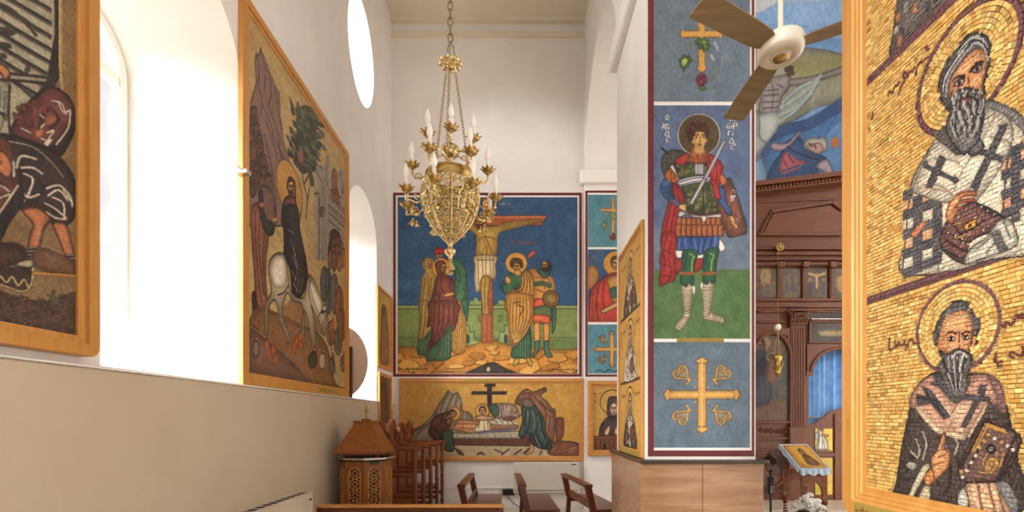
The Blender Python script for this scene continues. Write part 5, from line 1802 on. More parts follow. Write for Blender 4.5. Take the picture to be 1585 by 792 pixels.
def draw_bishops(a):
    GR, GRD, GRL = (128, 118, 108), (66, 60, 60), (186, 176, 160)
    WH, WHD = (204, 190, 164), (150, 138, 120)
    BKS = (76, 72, 74)
    SK, SKD, SKL = (202, 146, 98), (140, 84, 54), (228, 180, 130)
    # third register: only the hem of a robe shows
    a.view(1330, 0, 3.961)
    a.P('150 325 165 220 195 0 220 -200 280 -420 420 -500 700 -520 900 -420 1000 -100 1000 -40 600 -40 490 50 310 190 180 345', (96, 88, 82), 1, line=(54, 46, 46))
    for i in range(90):
        x = NR.uniform(170, 900)
        y = NR.uniform(-400, 330)
        c = [(150, 140, 126), (70, 64, 64), (176, 166, 148), (172, 116, 84)][NR.randint(4)]
        if y < 340 - (x - 150) * .85:
            a.P([(x, y), (x + 26, y - 16), (x + 22, y + 50), (x - 6, y + 66)], c, 0)
    for v in (3.03, 2.232):
        a._stroke(np.array([[a.u0, v - RZ0], [a.u1, v - RZ0]]), PURP, 12 if v < 3 else 13)
    # ---------------- second register
    Cuv(a, *HAL[0], HALO, PURP, 5.5)
    Cuv(a, HAL[0][0], HAL[0][1], HAL[0][2] - .012, HALO)
    a.view(1330, 0, 3.961)
    a.L('365 290 378 285 372 305 388 300;318 405 330 385 350 378 365 360 385 352 400 335;320 400 308 460;225 470 240 440 260 462 270 440 290 435 300 412;250 480 225 520 205 580;140 590 150 560 170 570 180 530 200 525 205 500;50 690 42 730;232 455 240 480 262 470', (110, 62, 62), 3.2)
    # robe
    a.view(1330, 150, 2.933)
    a.P('165 800 180 640 200 430 230 340 280 250 330 180 400 160 480 60 530 10 600 30 680 70 730 130 780 220 840 400 860 600 860 700 560 740 400 790', WH, 1, line=(70, 62, 62), lw=2)
    # chequered sleeves
    for ox, oy, nx, ny in ((172, 430, 4, 9), (610, 250, 5, 8)):
        for i in range(nx):
            for j in range(ny):
                x = ox + i * 44 + (12 if ox > 300 else 4) * 0
                y = oy + j * 44 - i * (20 if ox < 300 else 26)
                c = [(88, 84, 84), (206, 194, 170), (78, 74, 78), (210, 160, 118)][(i * 2 + j * 3 + (i * j) % 2) % 4]
                if ox < 300 and (x > 350 or y < 425 - i * 8):
                    continue
                a.P([(x, y), (x + 44, y - 16), (x + 42, y + 28), (x - 2, y + 44)], c, 0)
    a.L('205 430 190 560 170 790;345 470 335 640 330 790;640 270 625 420 620 530', (88, 78, 76), 2)
    a.P('205 620 260 560 275 575 225 640', (196, 124, 82), 0).P('700 200 720 170 740 200 735 250', (196, 124, 82), 0)
    # stole with crosses
    a.P('320 190 290 240 215 410 240 440 370 480 470 420 500 470 640 260 660 130 600 60 540 20 530 120 480 220 430 260 380 230', (202, 190, 166), 1, line=(112, 102, 94), lw=1.5)
    a.L('300 280 400 290 440 330;260 400 330 400 390 440;590 60 540 170 440 330 380 470;560 180 640 200', (150, 138, 122), 1.5)
    for p in ('270 300 410 370 405 390 262 322', '335 260 365 280 300 420 270 410', '520 230 620 270 612 300 512 262', '600 140 640 130 500 430 470 410'):
        a.P(p, BKS, 0)
    a.P('255 310 275 285 290 320', BKS, 0).P('400 350 425 380 395 400', BKS, 0).P('590 130 645 120 630 150', BKS, 0)
    a.L('215 412 290 415 380 430', (190, 140, 100), 1.5)
    # shoulder outline
    a.P('540 15 620 35 700 90 748 180 740 230 715 170 640 90 560 50', (130, 122, 118), 1, line=(80, 74, 74))
    a.P('312 180 345 135 380 150 400 210 430 250 410 265 370 230', (92, 84, 80), 1)
    # book, hand
    a.P('350 600 400 520 470 480 510 485 620 545 600 580 560 610 480 650 460 690 450 760 345 690', (108, 74, 66), 1, line=(50, 40, 42), lw=2)
    a.P('440 580 500 550 495 590 450 610', (212, 156, 60), 0, line=(70, 44, 30), lw=1.5)
    a.P('462 580 480 572 478 588 464 594', (52, 46, 60), 0)
    a.L('380 560 440 640;500 490 590 540;430 620 480 600 530 560;360 610 450 660;360 650 450 700;350 690 450 745', (52, 46, 48), 2)
    a.L('400 640 440 630 470 610;400 580 430 570', (206, 160, 80), 1.6)
    for x, y in ((375, 615), (405, 630), (435, 645), (462, 668), (420, 545), (495, 545), (520, 500), (548, 515), (578, 532), (530, 602), (555, 585), (440, 660)):
        a.C(x, y, 5, (226, 214, 190))
    a.P('365 530 380 480 420 440 470 428 500 435 490 448 450 450 420 470 470 460 495 470 440 480 405 500 440 500 410 520 390 570 370 560', SK, 1, line=(150, 70, 50), lw=1.6)
    a.L('390 510 430 470;380 540 410 500;440 450 480 440', SKD, 1.4)
    a.P('470 690 540 640 600 560 650 560 680 620 670 680 560 720 450 760', (186, 178, 160), 1, line=(90, 84, 80), lw=1.5)
    a.P('560 620 600 600 640 690 600 700', BKS, 0, .8)
    a.L('500 690 560 640;540 710 600 640;620 560 650 640', (112, 104, 98), 1.5)
    # head
    a.view(1330, 0, 3.961)
    a.P('445 560 455 470 500 370 560 290 620 220 690 198 745 230 768 300 755 380 740 450 720 520 710 590 560 650 500 670 465 620', (92, 88, 88), 1, line=(40, 38, 40), lw=2)
    a.P('510 560 520 480 580 390 630 330 690 300 730 340 735 400 715 480 700 560 640 620 560 640 520 620', SK, 1, line=SKD, lw=1.2)
    for p in ('470 560 490 460 560 350 620 270', '490 590 505 480 580 360 640 290', '600 270 660 230 720 250 740 320', '640 280 690 255 725 290 740 350', '480 500 530 400 600 310', '560 330 620 250 690 215', '660 260 715 280 745 370'):
        a.L(p, (190, 184, 176), 2.4)
    a.L('465 560 480 470 540 370 610 270;610 300 660 250 720 270 745 340', (48, 46, 48), 1.6)
    a.L('570 420 620 380 690 360;560 440 640 400 700 390', SKL, 2.2)
    a.L('530 500 560 470 605 465;630 440 670 390 715 380', (56, 46, 44), 2.6)
    for x, y in ((570, 508), (676, 425)):
        a.P([(x - 38, y + 18), (x - 10, y - 24), (x + 30, y - 32), (x + 34, y - 6), (x + 6, y + 24)], (110, 84, 70), 1)
        a.P([(x - 24, y + 10), (x, y - 12), (x + 24, y - 18), (x + 10, y + 12)], (196, 184, 166), 1)
        a.E(x + 2, y - 2, 11, 14, (44, 36, 36))
        a.L([(x - 38, y + 20), (x - 8, y - 22), (x + 32, y - 32)], (48, 38, 38), 1.8)
    a.L('625 470 630 540 622 600 600 610', SKD, 2.4)
    a.L('640 480 645 550', SKL, 2.4)
    a.P('530 640 560 610 610 590 640 570 700 575 720 620 720 700 700 780 680 830 720 900 650 960 600 900 560 850 530 760', (110, 104, 100), 1, line=(46, 42, 44), lw=1.6)
    a.view(1330, 150, 2.933)
    a.P('385 60 400 -10 440 -40 500 -30 530 20 530 100 510 190 470 240 440 260 400 220 365 150 370 100', (112, 106, 102), 1, line=(46, 42, 44), lw=1.6)
    for i in range(26):
        x0 = 385 + 5.4 * i
        y0 = -20 + 24 * math.sin(i * 1.9)
        k = 14 * math.sin(i * 2.3)
        a.L([(x0, y0), (x0 + k, y0 + 60), (x0 - k * .6, y0 + 110), (x0 * .75 + 110 + k * .4, y0 + 180)], [(58, 54, 56), (196, 190, 180), (78, 72, 72), (170, 164, 156)][i % 4], 1.9)
    a.L('400 40 430 10 480 0 510 30', (60, 54, 54), 2)
    a.E(455, 12, 22, 6, (150, 84, 64))
    # ---------------- first register
    Cuv(a, *HAL[1], HALO, PURP, 4.6)
    Cuv(a, HAL[1][0], HAL[1][1], HAL[1][2] - .010, HALO)
    a.view(1330, 400, 3.961)
    a.L('150 490 148 555 165 556 185 540 195 530;185 505 188 540 205 530 210 505 212 530 235 525 240 500;240 528 262 530 270 500 285 495 300 520 322 510 325 480;258 540 245 560', (110, 58, 56), 3.0)
    a.L('812 402 835 410 850 392 868 395 880 405 905 380 915 350 930 350 940 365 945 340;836 415 850 418 848 395;955 360 965 345 975 370 1000 365;990 320 985 350 1010 380;940 345 900 370', (110, 58, 56), 3.0)
    a.L('790 580 788 630 800 640 830 630;800 660 825 655;870 590 890 575 920 590 940 600 960 570 950 545;960 590 990 580 1010 590;1000 520 1005 580;868 592 900 610', (110, 58, 56), 3.0)
    a.view(1290, 580, 3.736)
    DKB, DKL = (70, 60, 56), (104, 92, 84)
    a.P('325 800 335 600 360 430 400 220 420 120 470 40 540 -10 620 -30 720 -10 860 0 920 60 960 200 990 330 1020 500 1025 800', DKB, 1, line=(44, 36, 36), lw=2)
    for p in ('360 520 420 480 480 470', '380 560 440 520', '340 620 400 600', '620 480 640 560 620 680', '680 480 690 600', '950 520 980 640', '990 480 1000 640', '560 620 600 700'):
        a.L(p, (44, 38, 38), 2.4)
    for p in ('480 330 500 400 485 470 480 490', '440 370 460 430 455 470', '410 440 450 480', '660 360 680 400 660 460'):
        a.L(p, (190, 180, 156), 3)
    a.P('380 520 410 500 450 520 420 550', (150, 144, 130), 1)
    a.P('470 540 510 510 520 540 470 620 430 700 420 760 395 760 400 690', (196, 184, 150), 1, line=(80, 70, 64), lw=1.4)
    a.P('480 650 520 630 515 740 450 740', (176, 160, 126), 1, line=(80, 70, 64), lw=1.4)
    a.P('680 700 720 650 750 740 690 770', (180, 176, 164), 1)
    a.P('720 640 780 610 900 610 960 720 980 800 760 800 740 720', (196, 156, 120), 1, line=(96, 64, 52), lw=1.5)
    a.L('790 620 820 790;850 620 890 790;900 630 940 790', (130, 88, 68), 2.4)
    a.L('770 630 800 790;870 620 910 790', (222, 196, 160), 2.6)
    a.P('900 620 960 620 1010 700 1020 800 960 760', (120, 116, 112), 1)
    # stole
    a.P('400 180 420 110 470 40 540 0 590 60 640 140 690 160 740 60 760 0 860 0 920 50 930 150 900 180 860 160 820 230 760 330 710 380 660 350 590 340 540 310 480 250 440 200', (186, 140, 116), 1, line=(96, 66, 58), lw=1.6)
    a.P('850 0 920 50 960 200 920 220 890 120', (122, 88, 84), 1)
    a.P('440 200 540 320 610 350 720 380 700 330 600 320 520 250 460 190', (214, 190, 156), 1)
    a.P('640 240 680 160 740 150 800 170 760 260 720 340 660 320', (196, 158, 128), 1)
    a.L('690 170 620 290;840 180 740 360;560 130 640 230', (222, 200, 166), 2.6)
    for p in ('440 110 560 130 570 160 450 180', '470 60 520 80 640 240 600 260 520 160', '540 0 610 40 680 150 650 160 560 60', '690 105 860 125 868 160 700 140', '780 130 810 140 730 300 690 305', '800 60 850 50 830 120 790 110', '520 50 560 30 560 70'):
        a.P(p, BKS, 0)
    a.L('450 130 560 150;480 80 610 250', (40, 36, 40), 1.4)
    # hand blessing
    a.P('530 540 530 480 560 430 590 350 610 340 605 420 630 430 630 520 600 560 560 600 530 610', SK, 1, line=(120, 60, 40), lw=1.6)
    a.L('560 440 600 430 620 450;550 480 610 460;545 520 600 500;590 360 590 420', (150, 84, 56), 1.6)
    a.L('598 350 575 430 550 500', SKL, 2.4)
    a.P('490 580 530 540 545 610 500 640', (182, 120, 70), 1, line=(96, 56, 40), lw=1.2)
    # gospel book
    a.P('685 540 830 260 1010 330 1030 420 930 600 800 620 700 610', (104, 76, 70), 1, line=(52, 40, 42), lw=2)
    a.P('690 545 830 265 1008 335 905 600', (112, 84, 76), 0)
    a.L('760 440 835 280 950 320;775 445 845 298 960 335', (214, 162, 78), 2.2, 0)
    a.L('700 540 835 265 1010 332 1028 420;905 600 1010 340;740 540 800 420;1000 440 920 600', (50, 42, 44), 2.4, 0)
    for x, y in ((852, 348), (890, 366), (928, 386), (962, 408), (994, 430), (830, 382), (804, 420), (780, 466), (757, 508), (730, 552), (708, 590), (700, 560)):
        a.C(x, y, 12, (222, 212, 190) if (x + y) % 3 else (206, 160, 100))
    a.C(868, 428, 22, (120, 120, 120), (40, 36, 40), 3)
    a.P('840 530 860 490 890 490 895 530 870 560 845 560', (140, 104, 72), 1, line=(206, 158, 76), lw=2)
    a.L('820 500 850 450;900 450 905 520;940 450 920 530;800 560 840 570;830 480 820 530', (206, 158, 76), 1.8)
    # head
    a.view(1330, 400, 3.961)
    a.P('412 510 420 440 460 350 510 290 560 258 620 275 665 330 690 390 682 460 660 530 640 520 440 530', (88, 84, 84), 1, line=(40, 38, 40), lw=2)
    for i in range(60):
        t = NR.uniform(0, 1)
        s_ = -1 if i % 2 else 1
        x = (440 + 60 * t if s_ < 0 else 670 - 60 * t) + NR.uniform(-14, 14)
        y = 500 - 190 * t + NR.uniform(-14, 14)
        a.L([(x, y), (x + NR.uniform(-10, 10), y + 14)], [(176, 170, 164), (52, 50, 52), (130, 126, 122)][i % 3], 1.8)
    a.P('455 460 470 390 500 345 560 320 620 320 645 380 650 450 630 540 600 580 520 600 470 540', SK, 1, line=SKD, lw=1.4)
    a.L('480 380 550 400 620 375;490 360 550 378 610 355;475 400 545 415', SKL, 2)
    a.L('490 345 560 360 620 345;480 420 540 430 600 420', (220, 196, 150), 1.6)
    a.P('455 470 440 530 460 580 490 560 470 520', (186, 124, 82), 1)
    a.L('490 470 515 448 550 460;585 465 610 448 640 455', (70, 50, 44), 2.4)
    for x, y in ((522, 492), (608, 484)):
        a.P([(x - 24, y), (x, y - 16), (x + 24, y - 2), (x, y + 14)], (214, 196, 168), 1, line=(80, 52, 44), lw=1.4)
        a.E(x, y - 1, 9, 11, (44, 34, 32))
    a.L('568 450 572 520 575 560 560 565', (126, 74, 50), 2.2)
    a.L('578 460 582 550', SKL, 2)
    a.P('650 480 672 475 668 520 645 540', (196, 140, 96), 1, line=(96, 60, 46), lw=1.4)
    a.P('455 560 490 590 540 560 580 555 640 590 645 640 620 720 600 780 560 830 510 800 470 730 440 680 455 620', (104, 96, 90), 1, line=(46, 42, 44), lw=1.6)
    for i in range(20):
        x = 460 + 9 * i
        a.L([(x, 580 + 20 * abs(math.sin(i))), (x + (550 - x) * .2 + 8 * math.sin(i * 2), 650), (x + (550 - x) * .5, 730), (555 + (x - 550) * .25, 800)], [(58, 54, 56), (200, 194, 184), (84, 78, 78), (226, 220, 208)][i % 4] if 500 < x < 620 else [(52, 48, 50), (120, 112, 106)][i % 2], 1.9)
    a.L('530 600 570 570 620 600', (206, 198, 186), 2.6)
    a.view(1290, 580, 3.736)
    a.P('590 0 620 -10 720 -10 730 60 700 140 670 150 630 100', (104, 98, 94), 1)
    for i in range(9):
        a.L([(610 + i * 13, -10), (640 + i * 7, 60), (665 + i * 3, 130)], [(58, 54, 56), (200, 194, 184), (84, 78, 78)][i % 3], 1.8)


def lay_tesserae(t):
    w, h = RY1 - RY0, RH
    U0, U1, V0, V1 = -w / 2 + RBW - .004, w / 2 - RBW + .004, RBW - .004, h - RBW + .004
    a = Art(U0, U1, V0, V1, 330, 330, right_fn(XR, RYC, RZ0), BG1, 1.42 / F)
    draw_bishops(a)
    im = a.a                                    # row 0 at the bottom
    gold = (np.abs(im - np.array(HALO, np.float32)).sum(-1) < 3)
    bgm = (np.abs(im - np.array(BG1, np.float32)).sum(-1) < 3)

    def ij(u, v):
        return (int(min(a.h - 1, max(0, (v - V0) / (V1 - V0) * a.h))), int(min(a.w - 1, max(0, (u - U0) / (U1 - U0) * a.w))))

    def in_halo(u, v):
        for k, (hu, hv, hr) in enumerate(HAL):
            if (u - hu) ** 2 + (v - hv) ** 2 < (hr + .004) ** 2:
                i, j = ij(u, v)
                c = im[i, j]
                if gold[i, j] or abs(c - np.array(PURP, np.float32)).sum() < 3:
                    return True
        return False

    quads, cols, plain = [], [], []

    def col_at(u, v, du, dv):
        i0, j0 = ij(u - du * .35, v - dv * .35)
        i1, j1 = ij(u + du * .35, v + dv * .35)
        blk = im[i0:i1 + 1, j0:j1 + 1].reshape(-1, 3)
        return np.median(blk, 0), blk.std(0).sum()

    def vary(c, isgold):
        k = NR.normal(1, .07 if isgold else .05)
        c = c * k
        if isgold:
            r = NR.uniform()
            if r < .12:
                c = c * np.array([.86, .80, .70])
            elif r < .24:
                c = c * np.array([1.06, 1.10, 1.22])
            elif r < .30:
                c = c * np.array([1.0, .90, .80])
        return np.clip(c, 0, 250)

    def cell(uc, vc, du, dv, depth):
        c, sd = col_at(uc, vc, du, dv)
        if sd > 34 and depth < 3 and max(du, dv) > .0046:
            nu = 2 if du > .0050 else 1
            nv = 2 if dv > .0050 else 1
            for p in range(nu):
                for q in range(nv):
                    cell(uc + du * ((p + .5) / nu - .5), vc + dv * ((q + .5) / nv - .5), du / nu, dv / nv, depth + 1)
            return
        i, j = ij(uc, vc)
        isg = bool(bgm[i, j])
        g = .0008 if depth == 0 else .0005
        jx = min(du, dv) * .07
        q = [(uc + sx * (du / 2 - g) + NR.uniform(-jx, jx), vc + sy * (dv / 2 - g) + NR.uniform(-jx, jx)) for sx, sy in ((-1, -1), (1, -1), (1, 1), (-1, 1))]
        (plain if isg and depth == 0 else quads).append((q, vary(c, isg)))

    v = V0
    while v < V1 - .004:
        dv = NR.uniform(.0112, .0138)
        dv = min(dv, V1 - v)
        u = U0
        while u < U1 - .003:
            du = min(NR.uniform(.011, .025), U1 - u)
            uc, vc = u + du / 2, v + dv / 2
            i, j = ij(uc, vc)
            if not bgm[i, j] and du > .015:        # figures use smaller stones
                du *= .6
                uc = u + du / 2
            if not in_halo(uc, vc):
                cell(uc, vc, du, dv, 0)
            u += du
        v += dv
    for hu, hv, hr in HAL:
        r = .02
        while r < hr + .004:
            dr = .0118
            n = max(6, int(2 * PI * (r + dr / 2) / .016))
            ph = NR.uniform(0, 1)
            for k in range(n):
                t0, t1 = 2 * PI * (k + ph) / n, 2 * PI * (k + 1 + ph) / n
                tm, rm = (t0 + t1) / 2, r + dr / 2
                uc, vc = hu + rm * math.cos(tm), hv + rm * math.sin(tm)
                if not (U0 < uc < U1 and V0 < vc < V1) or not in_halo(uc, vc):
                    continue
                i, j = ij(uc, vc)
                c = im[i, j].copy()
                if r + dr > hr - .003:
                    c = np.array(PURP, np.float32)
                g, gt = .0007, .0007 / rm
                q = [(hu + (r + g) * math.cos(t0 + gt), hv + (r + g) * math.sin(t0 + gt)), (hu + (r + dr - g) * math.cos(t0 + gt), hv + (r + dr - g) * math.sin(t0 + gt)),
                     (hu + (r + dr - g) * math.cos(t1 - gt), hv + (r + dr - g) * math.sin(t1 - gt)), (hu + (r + g) * math.cos(t1 - gt), hv + (r + g) * math.sin(t1 - gt))]
                quads.append((q, vary(c, bool(gold[i, j]))))
            r += dr
    # the 300 stones that show largest: plain gold ones inside the picture, nearest to the camera
    vis = [p for p in plain if -0.02 < p[0][0][0] - (RYC - 1.74) and RYC - p[0][0][0] > 1.23 and 1.53 < p[0][0][1] + RZ0 < 1.8 + 648 / 740 * (RYC - p[0][0][0])]

    def size(p):
        q = p[0]
        return (q[1][0] - q[0][0]) * (q[2][1] - q[1][1]) / (RYC - q[0][0]) ** 3

    vis.sort(key=size, reverse=True)
    single = vis[:300]
    ids = set(id(p) for p in single)
    rest = quads + [p for p in plain if id(p) not in ids]
    NB, DEP = .0335, .0050

    def stone(q, tilt):
        ce = (sum(p[0] for p in q) / 4, sum(p[1] for p in q) / 4)
        top = [(ce[0] + (p[0] - ce[0]) * .95, ce[1] + (p[1] - ce[1]) * .93, NB + DEP + tilt[0] * (p[0] - ce[0]) + tilt[1] * (p[1] - ce[1]) + tilt[2]) for p in q]
        bot = [(p[0], p[1], NB) for p in q]
        return bot + top

    FS = [(4, 5, 6, 7), (0, 1, 5, 4), (1, 2, 6, 5), (2, 3, 7, 6), (3, 0, 4, 7)]
    vs, fs, cs = [], [], []
    for q, c in rest:
        tl = (NR.normal(0, .06), NR.normal(0, .06), NR.uniform(-.0010, .0010))
        k = len(vs)
        vs += stone(q, tl)
        fs += [tuple(i + k for i in f) for f in FS]
        cs += [c] * 8
    me = bpy.data.meshes.new('tesserae')
    me.from_pydata(vs, [], fs)
    ca = me.color_attributes.new('Col', 'FLOAT_COLOR', 'POINT')
    cc = np.concatenate([lin(np.array(cs)), np.ones((len(cs), 1))], 1)
    ca.data.foreach_set('color', cc.reshape(-1).astype(np.float32))
    me.materials.append(MAT['tessera'])
    o = link(bpy.data.objects.new('tesserae', me))
    o.parent = t
    o['kind'] = 'stuff'
    # single stones share eight meshes (one for each tone of gold)
    protos = []
    tones = [(212, 168, 90), (198, 152, 76), (224, 184, 110), (188, 138, 62), (220, 174, 94), (206, 160, 82), (230, 196, 126), (202, 148, 72)]
    for i, c in enumerate(tones):
        me = bpy.data.meshes.new('tessera')
        b = [(-.5, -.5, 0), (.5, -.5, 0), (.5, .5, 0), (-.5, .5, 0)]
        tp = [(x * .95, y * .93, 1 + NR.uniform(-.12, .12)) for x, y, _ in b]
        me.from_pydata(b + tp, [], FS)
        ca = me.color_attributes.new('Col', 'FLOAT_COLOR', 'POINT')
        l = lin(np.array(c))
        ca.data.foreach_set('color', np.array([(l[0], l[1], l[2], 1)] * 8, np.float32).reshape(-1))
        me.materials.append(MAT['tessera'])
        protos.append(me)
    for q, c in single:
        e = min(range(8), key=lambda k: sum((tones[k][x] - c[x]) ** 2 for x in range(3)))
        o = link(bpy.data.objects.new('tessera', protos[e]))
        o.parent = t
        us, vv = [p[0] for p in q], [p[1] for p in q]
        o.location = (sum(us) / 4, sum(vv) / 4, NB)
        o.scale = ((us[1] + us[2] - us[0] - us[3]) / 2, (vv[2] + vv[3] - vv[0] - vv[1]) / 2, DEP)


t_b = thing('framed_mosaic', 'large gold mosaic of bearded bishops in haloes, nearest on the right', 'mosaic', mat=uvn((XA - .002, RYC, RZ0), *FACE_RIGHT))
# wide honey-coloured frame with rounded outer corners and a grooved inner edge
_w, _h = RY1 - RY0, RH
_o0 = rrect(_w, _h, .06)
_l = []
for ins, r_, n_ in ((0, .06, 0), (0, .06, .044), (.010, .052, .056), (.062, .004, .056), (.068, .003, .050), (.078, .003, .050), (.084, .003, .046), (.094, .003, .046), (.098, .003, .040), (RBW, .002, .040), (RBW, .002, 0), (0, .06, 0)):
    _l.append([(u, v, n_) for u, v in rrect(_w - 2 * ins, _h - 2 * ins, r_, ins)])
MB().loops(_l).build('frame', MAT['honey'], t_b)
flat_board(t_b, _w - .06, _h - .06, .002, .0335, MAT['grout'], 'mortar_bed', .03)
lay_tesserae(t_b)
# brass plate with script on the lower rail
uA, uB = RYC - 1.79, RYC - 1.30
MB().box(uA, uB, .020, .060, .056, .060).build('name_plate', MAT['plate_brass'], t_b, bevel=.002)
mb = MB()


def script(pts, k=.0016):
    P_ = [(uA + .012 + x * .001, .026 + y * .001, .0606) for x, y in pts]
    for p, q in zip(P_[:-1], P_[1:]):
        mb.bar(p, q, k, .0012, (0, 0, 1))


for off, words in ((0, [[(0, 8), (3, 2), (10, 2), (14, 8), (18, 6)], [(22, 8), (24, 4), (30, 4)], [(32, 18), (33, 5)], [(36, 12), (40, 14), (42, 5), (36, 5)], [(37, 19), (39, 19)], [(2, -2), (6, -2)]]),
                   (52, [[(0, 10), (5, 12), (8, 10), (4, 10), (0, 10)]]),
                   (66, [[(0, -2), (0, 5), (6, 10), (12, 10), (8, 6)], [(14, 5), (18, 4), (20, 10)], [(20, 0), (26, 4), (28, 8)], [(30, 0), (36, 4), (38, 10), (34, 10), (34, 5)], [(40, -2), (40, 4), (48, 10), (52, 8), (46, 5), (56, 5)], [(46, 0), (47, 0)]]),
                   (132, [[(0, 0), (6, 4), (8, 10), (4, 10)], [(12, 5), (20, 5), (24, 10)], [(26, 0), (30, 6), (36, 6)], [(40, 4), (50, 4), (52, 14)], [(56, 5), (60, 16), (62, 5), (70, 5)]]),
                   (215, [[(0, 5), (8, 12), (14, 5), (22, 5), (24, 16)], [(30, 0), (36, 5), (38, 9)], [(42, 5), (50, 5), (54, 12), (58, 5)], [(64, 16), (64, 5), (72, 5)]]),
                   (305, [[(0, 0), (6, 6), (14, 6), (18, 14)], [(24, 5), (34, 5), (38, 10), (42, 5)], [(48, 16), (48, 4)], [(54, 5), (64, 5), (66, 12)], [(72, 0), (80, 5), (88, 10)]])):
    for wd in words:
        script([(x + off, y) for x, y in wd])
o = mb.build('inscription', MAT['ink'], t_b)
o['kind'] = 'stuff'
# ================================================================== chandelier
CZ = 3.0
c0 = W(697, 400, CZ)
CHX, CHY = c0.x, CZ


def zc(py):
    return H - (py - CY) * CZ / F


ch = thing('chandelier', 'gilded brass chandelier with candle bulbs around an openwork basket', 'chandelier', (CHX, CHY, zc(425)))
BASE = zc(425)


def zl(py):
    return zc(py) - BASE


def ring_pts(c, r, n, ax='z', sx=1.0, sz=1.0, rot=0.0):
    o = []
    for i in range(n):
        a = 2 * PI * i / n
        if ax == 'z':
            o.append((c[0] + r * math.cos(a), c[1] + r * math.sin(a), c[2]))
        else:
            x = r * sx * math.cos(a)
            o.append((c[0] + x * math.cos(rot), c[1] + x * math.sin(rot), c[2] + r * sz * math.sin(a)))
    return o


# upper chain: oval links one by one up to the ceiling
z = zl(66)
top = 9.88 - BASE
link_me = {}
k = 0
while z < top:
    key = k % 2
    if key not in link_me:
        mb = MB()
        mb.tube(ring_pts((0, 0, 0), .030, 14, 'x', .50, 1.0, key * PI / 2), .0042, 6, True)
        link_me[key] = mb.mesh('chain_link', MAT['chain_metal'], True)
    if z - zl(66) < 1.4 or k % 1 == 0:
        o = link(bpy.data.objects.new('chain_link', link_me[key]))
        o.parent = ch
        o.location = (0, 0, z + .030)
    z += .050
    k += 1
MB().lathe([(.005, top - .10), (.05, top - .09), (.07, top - .02), (.075, top)], (0, 0, 0), 18).build('ceiling_rose', MAT['brass_old'], ch, smooth=True)
# three hooks from the last link to the crown
for i in range(3):
    a = 2 * PI * i / 3 + .5
    MB().tube([(0, 0, zl(64)), (.020 * math.cos(a), .020 * math.sin(a), zl(72)), (.030 * math.cos(a), .030 * math.sin(a), zl(84)), (.02 * math.cos(a), .02 * math.sin(a), zl(92))], .0035, 6).build('hook', MAT['chain_metal'], ch, smooth=True)


def leaf_cup(mb, c, r, h, n=8, curl=.35):
    """a flower-like bobeche: pointed petals curling outward"""
    for i in range(n):
        a = 2 * PI * i / n
        d = Vector((math.cos(a), math.sin(a), 0))
        s = Vector((-math.sin(a), math.cos(a), 0))
        w = r * math.sin(PI / n) * 1.1
        cc = Vector(c)
        p0 = cc + d * r * .25
        pts = []
        for q, (rr, zz, ww) in enumerate(((.25, 0, .6), (.62, .25, 1.0), (.92, .62, .75), (1.0 + curl, .95, .05))):
            m = cc + d * r * rr + Vector((0, 0, h * zz))
            pts.append((m - s * w * ww, m + d * .004 - Vector((0, 0, .004 if q else 0)), m + s * w * ww))
        vs = [p for row in pts for p in row]
        fs = []
        for q in range(3):
            for e in range(2):
                fs.append((q * 3 + e, q * 3 + e + 1, q * 3 + 4 + e, q * 3 + 3 + e))
        mb.add(vs, fs)
    mb.lathe([(r * .12, -h * .55), (r * .2, -h * .35), (r * .42, -h * .1), (r * .5, h * .15), (r * .32, h * .22)], c, 10)


# crown of leaves
crn = MB()
for i in range(8):
    a = 2 * PI * i / 8
    leaf_cup(crn, (.056 * math.cos(a), .056 * math.sin(a), zl(101)), .017, .016, 6, .5)
    crn.tube([(0, 0, zl(103)), (.03 * math.cos(a), .03 * math.sin(a), zl(98)), (.056 * math.cos(a), .056 * math.sin(a), zl(103))], .006, 6)
crn.lathe([(.012, zl(107)), (.024, zl(104)), (.020, zl(98)), (.012, zl(93)), (.007, zl(87))], (0, 0, 0), 16)
crn.build('crown', MAT['brass'], ch)
# three chains to the ring
sm_links = {}
for key in (0, 1):
    sm_links[key] = MB().tube(ring_pts((0, 0, 0), .0125, 8, 'x', .62, 1, key * PI / 2), .0022, 5, True).mesh('small_link', MAT['brass_old'], True)
for i in range(3):
    a = 2 * PI * i / 3 + 2.6
    A = Vector((.035 * math.cos(a), .035 * math.sin(a), zl(110)))
    B = Vector((.135 * math.cos(a), .135 * math.sin(a), zl(272)))
    d = (B - A)
    n = int(d.length / .0195)
    rot = d.normalized().to_track_quat('-Z', 'Y').to_euler()
    for j in range(n):
        o = link(bpy.data.objects.new('small_link', sm_links[j % 2]))
        o.parent = ch
        o.location = A + d * ((j + .5) / n)
        o.rotation_euler = rot
# little upper bowl with pendant
up = MB().lathe([(.004, zl(257)), (.012, zl(252)), (.008, zl(249)), (.026, zl(244)), (.050, zl(239)), (.058, zl(233)), (.054, zl(228)), (.03, zl(226)), (.012, zl(222)), (.008, zl(205)), (.004, zl(196))], (0, 0, 0), 20)
up.build('upper_bowl', MAT['brass'], ch, smooth=True)
MB().lathe([(.009, zl(383)), (.009, zl(228))], (0, 0, 0), 10).build('stem', MAT['brass_old'], ch, smooth=True)
# flat ring above the basket
RR = .150
rg = MB()
rp = [[(r_ * math.cos(2 * PI * i / 40), r_ * math.sin(2 * PI * i / 40), z_) for i in range(40)] for r_, z_ in ((RR, zl(283)), (RR + .006, zl(281)), (RR + .006, zl(272)), (RR, zl(270)), (RR - .004, zl(272)), (RR - .004, zl(281)), (RR, zl(283)))]
rg.loops(rp)
rg.build('band_ring', MAT['brass_old'], ch, smooth=True)


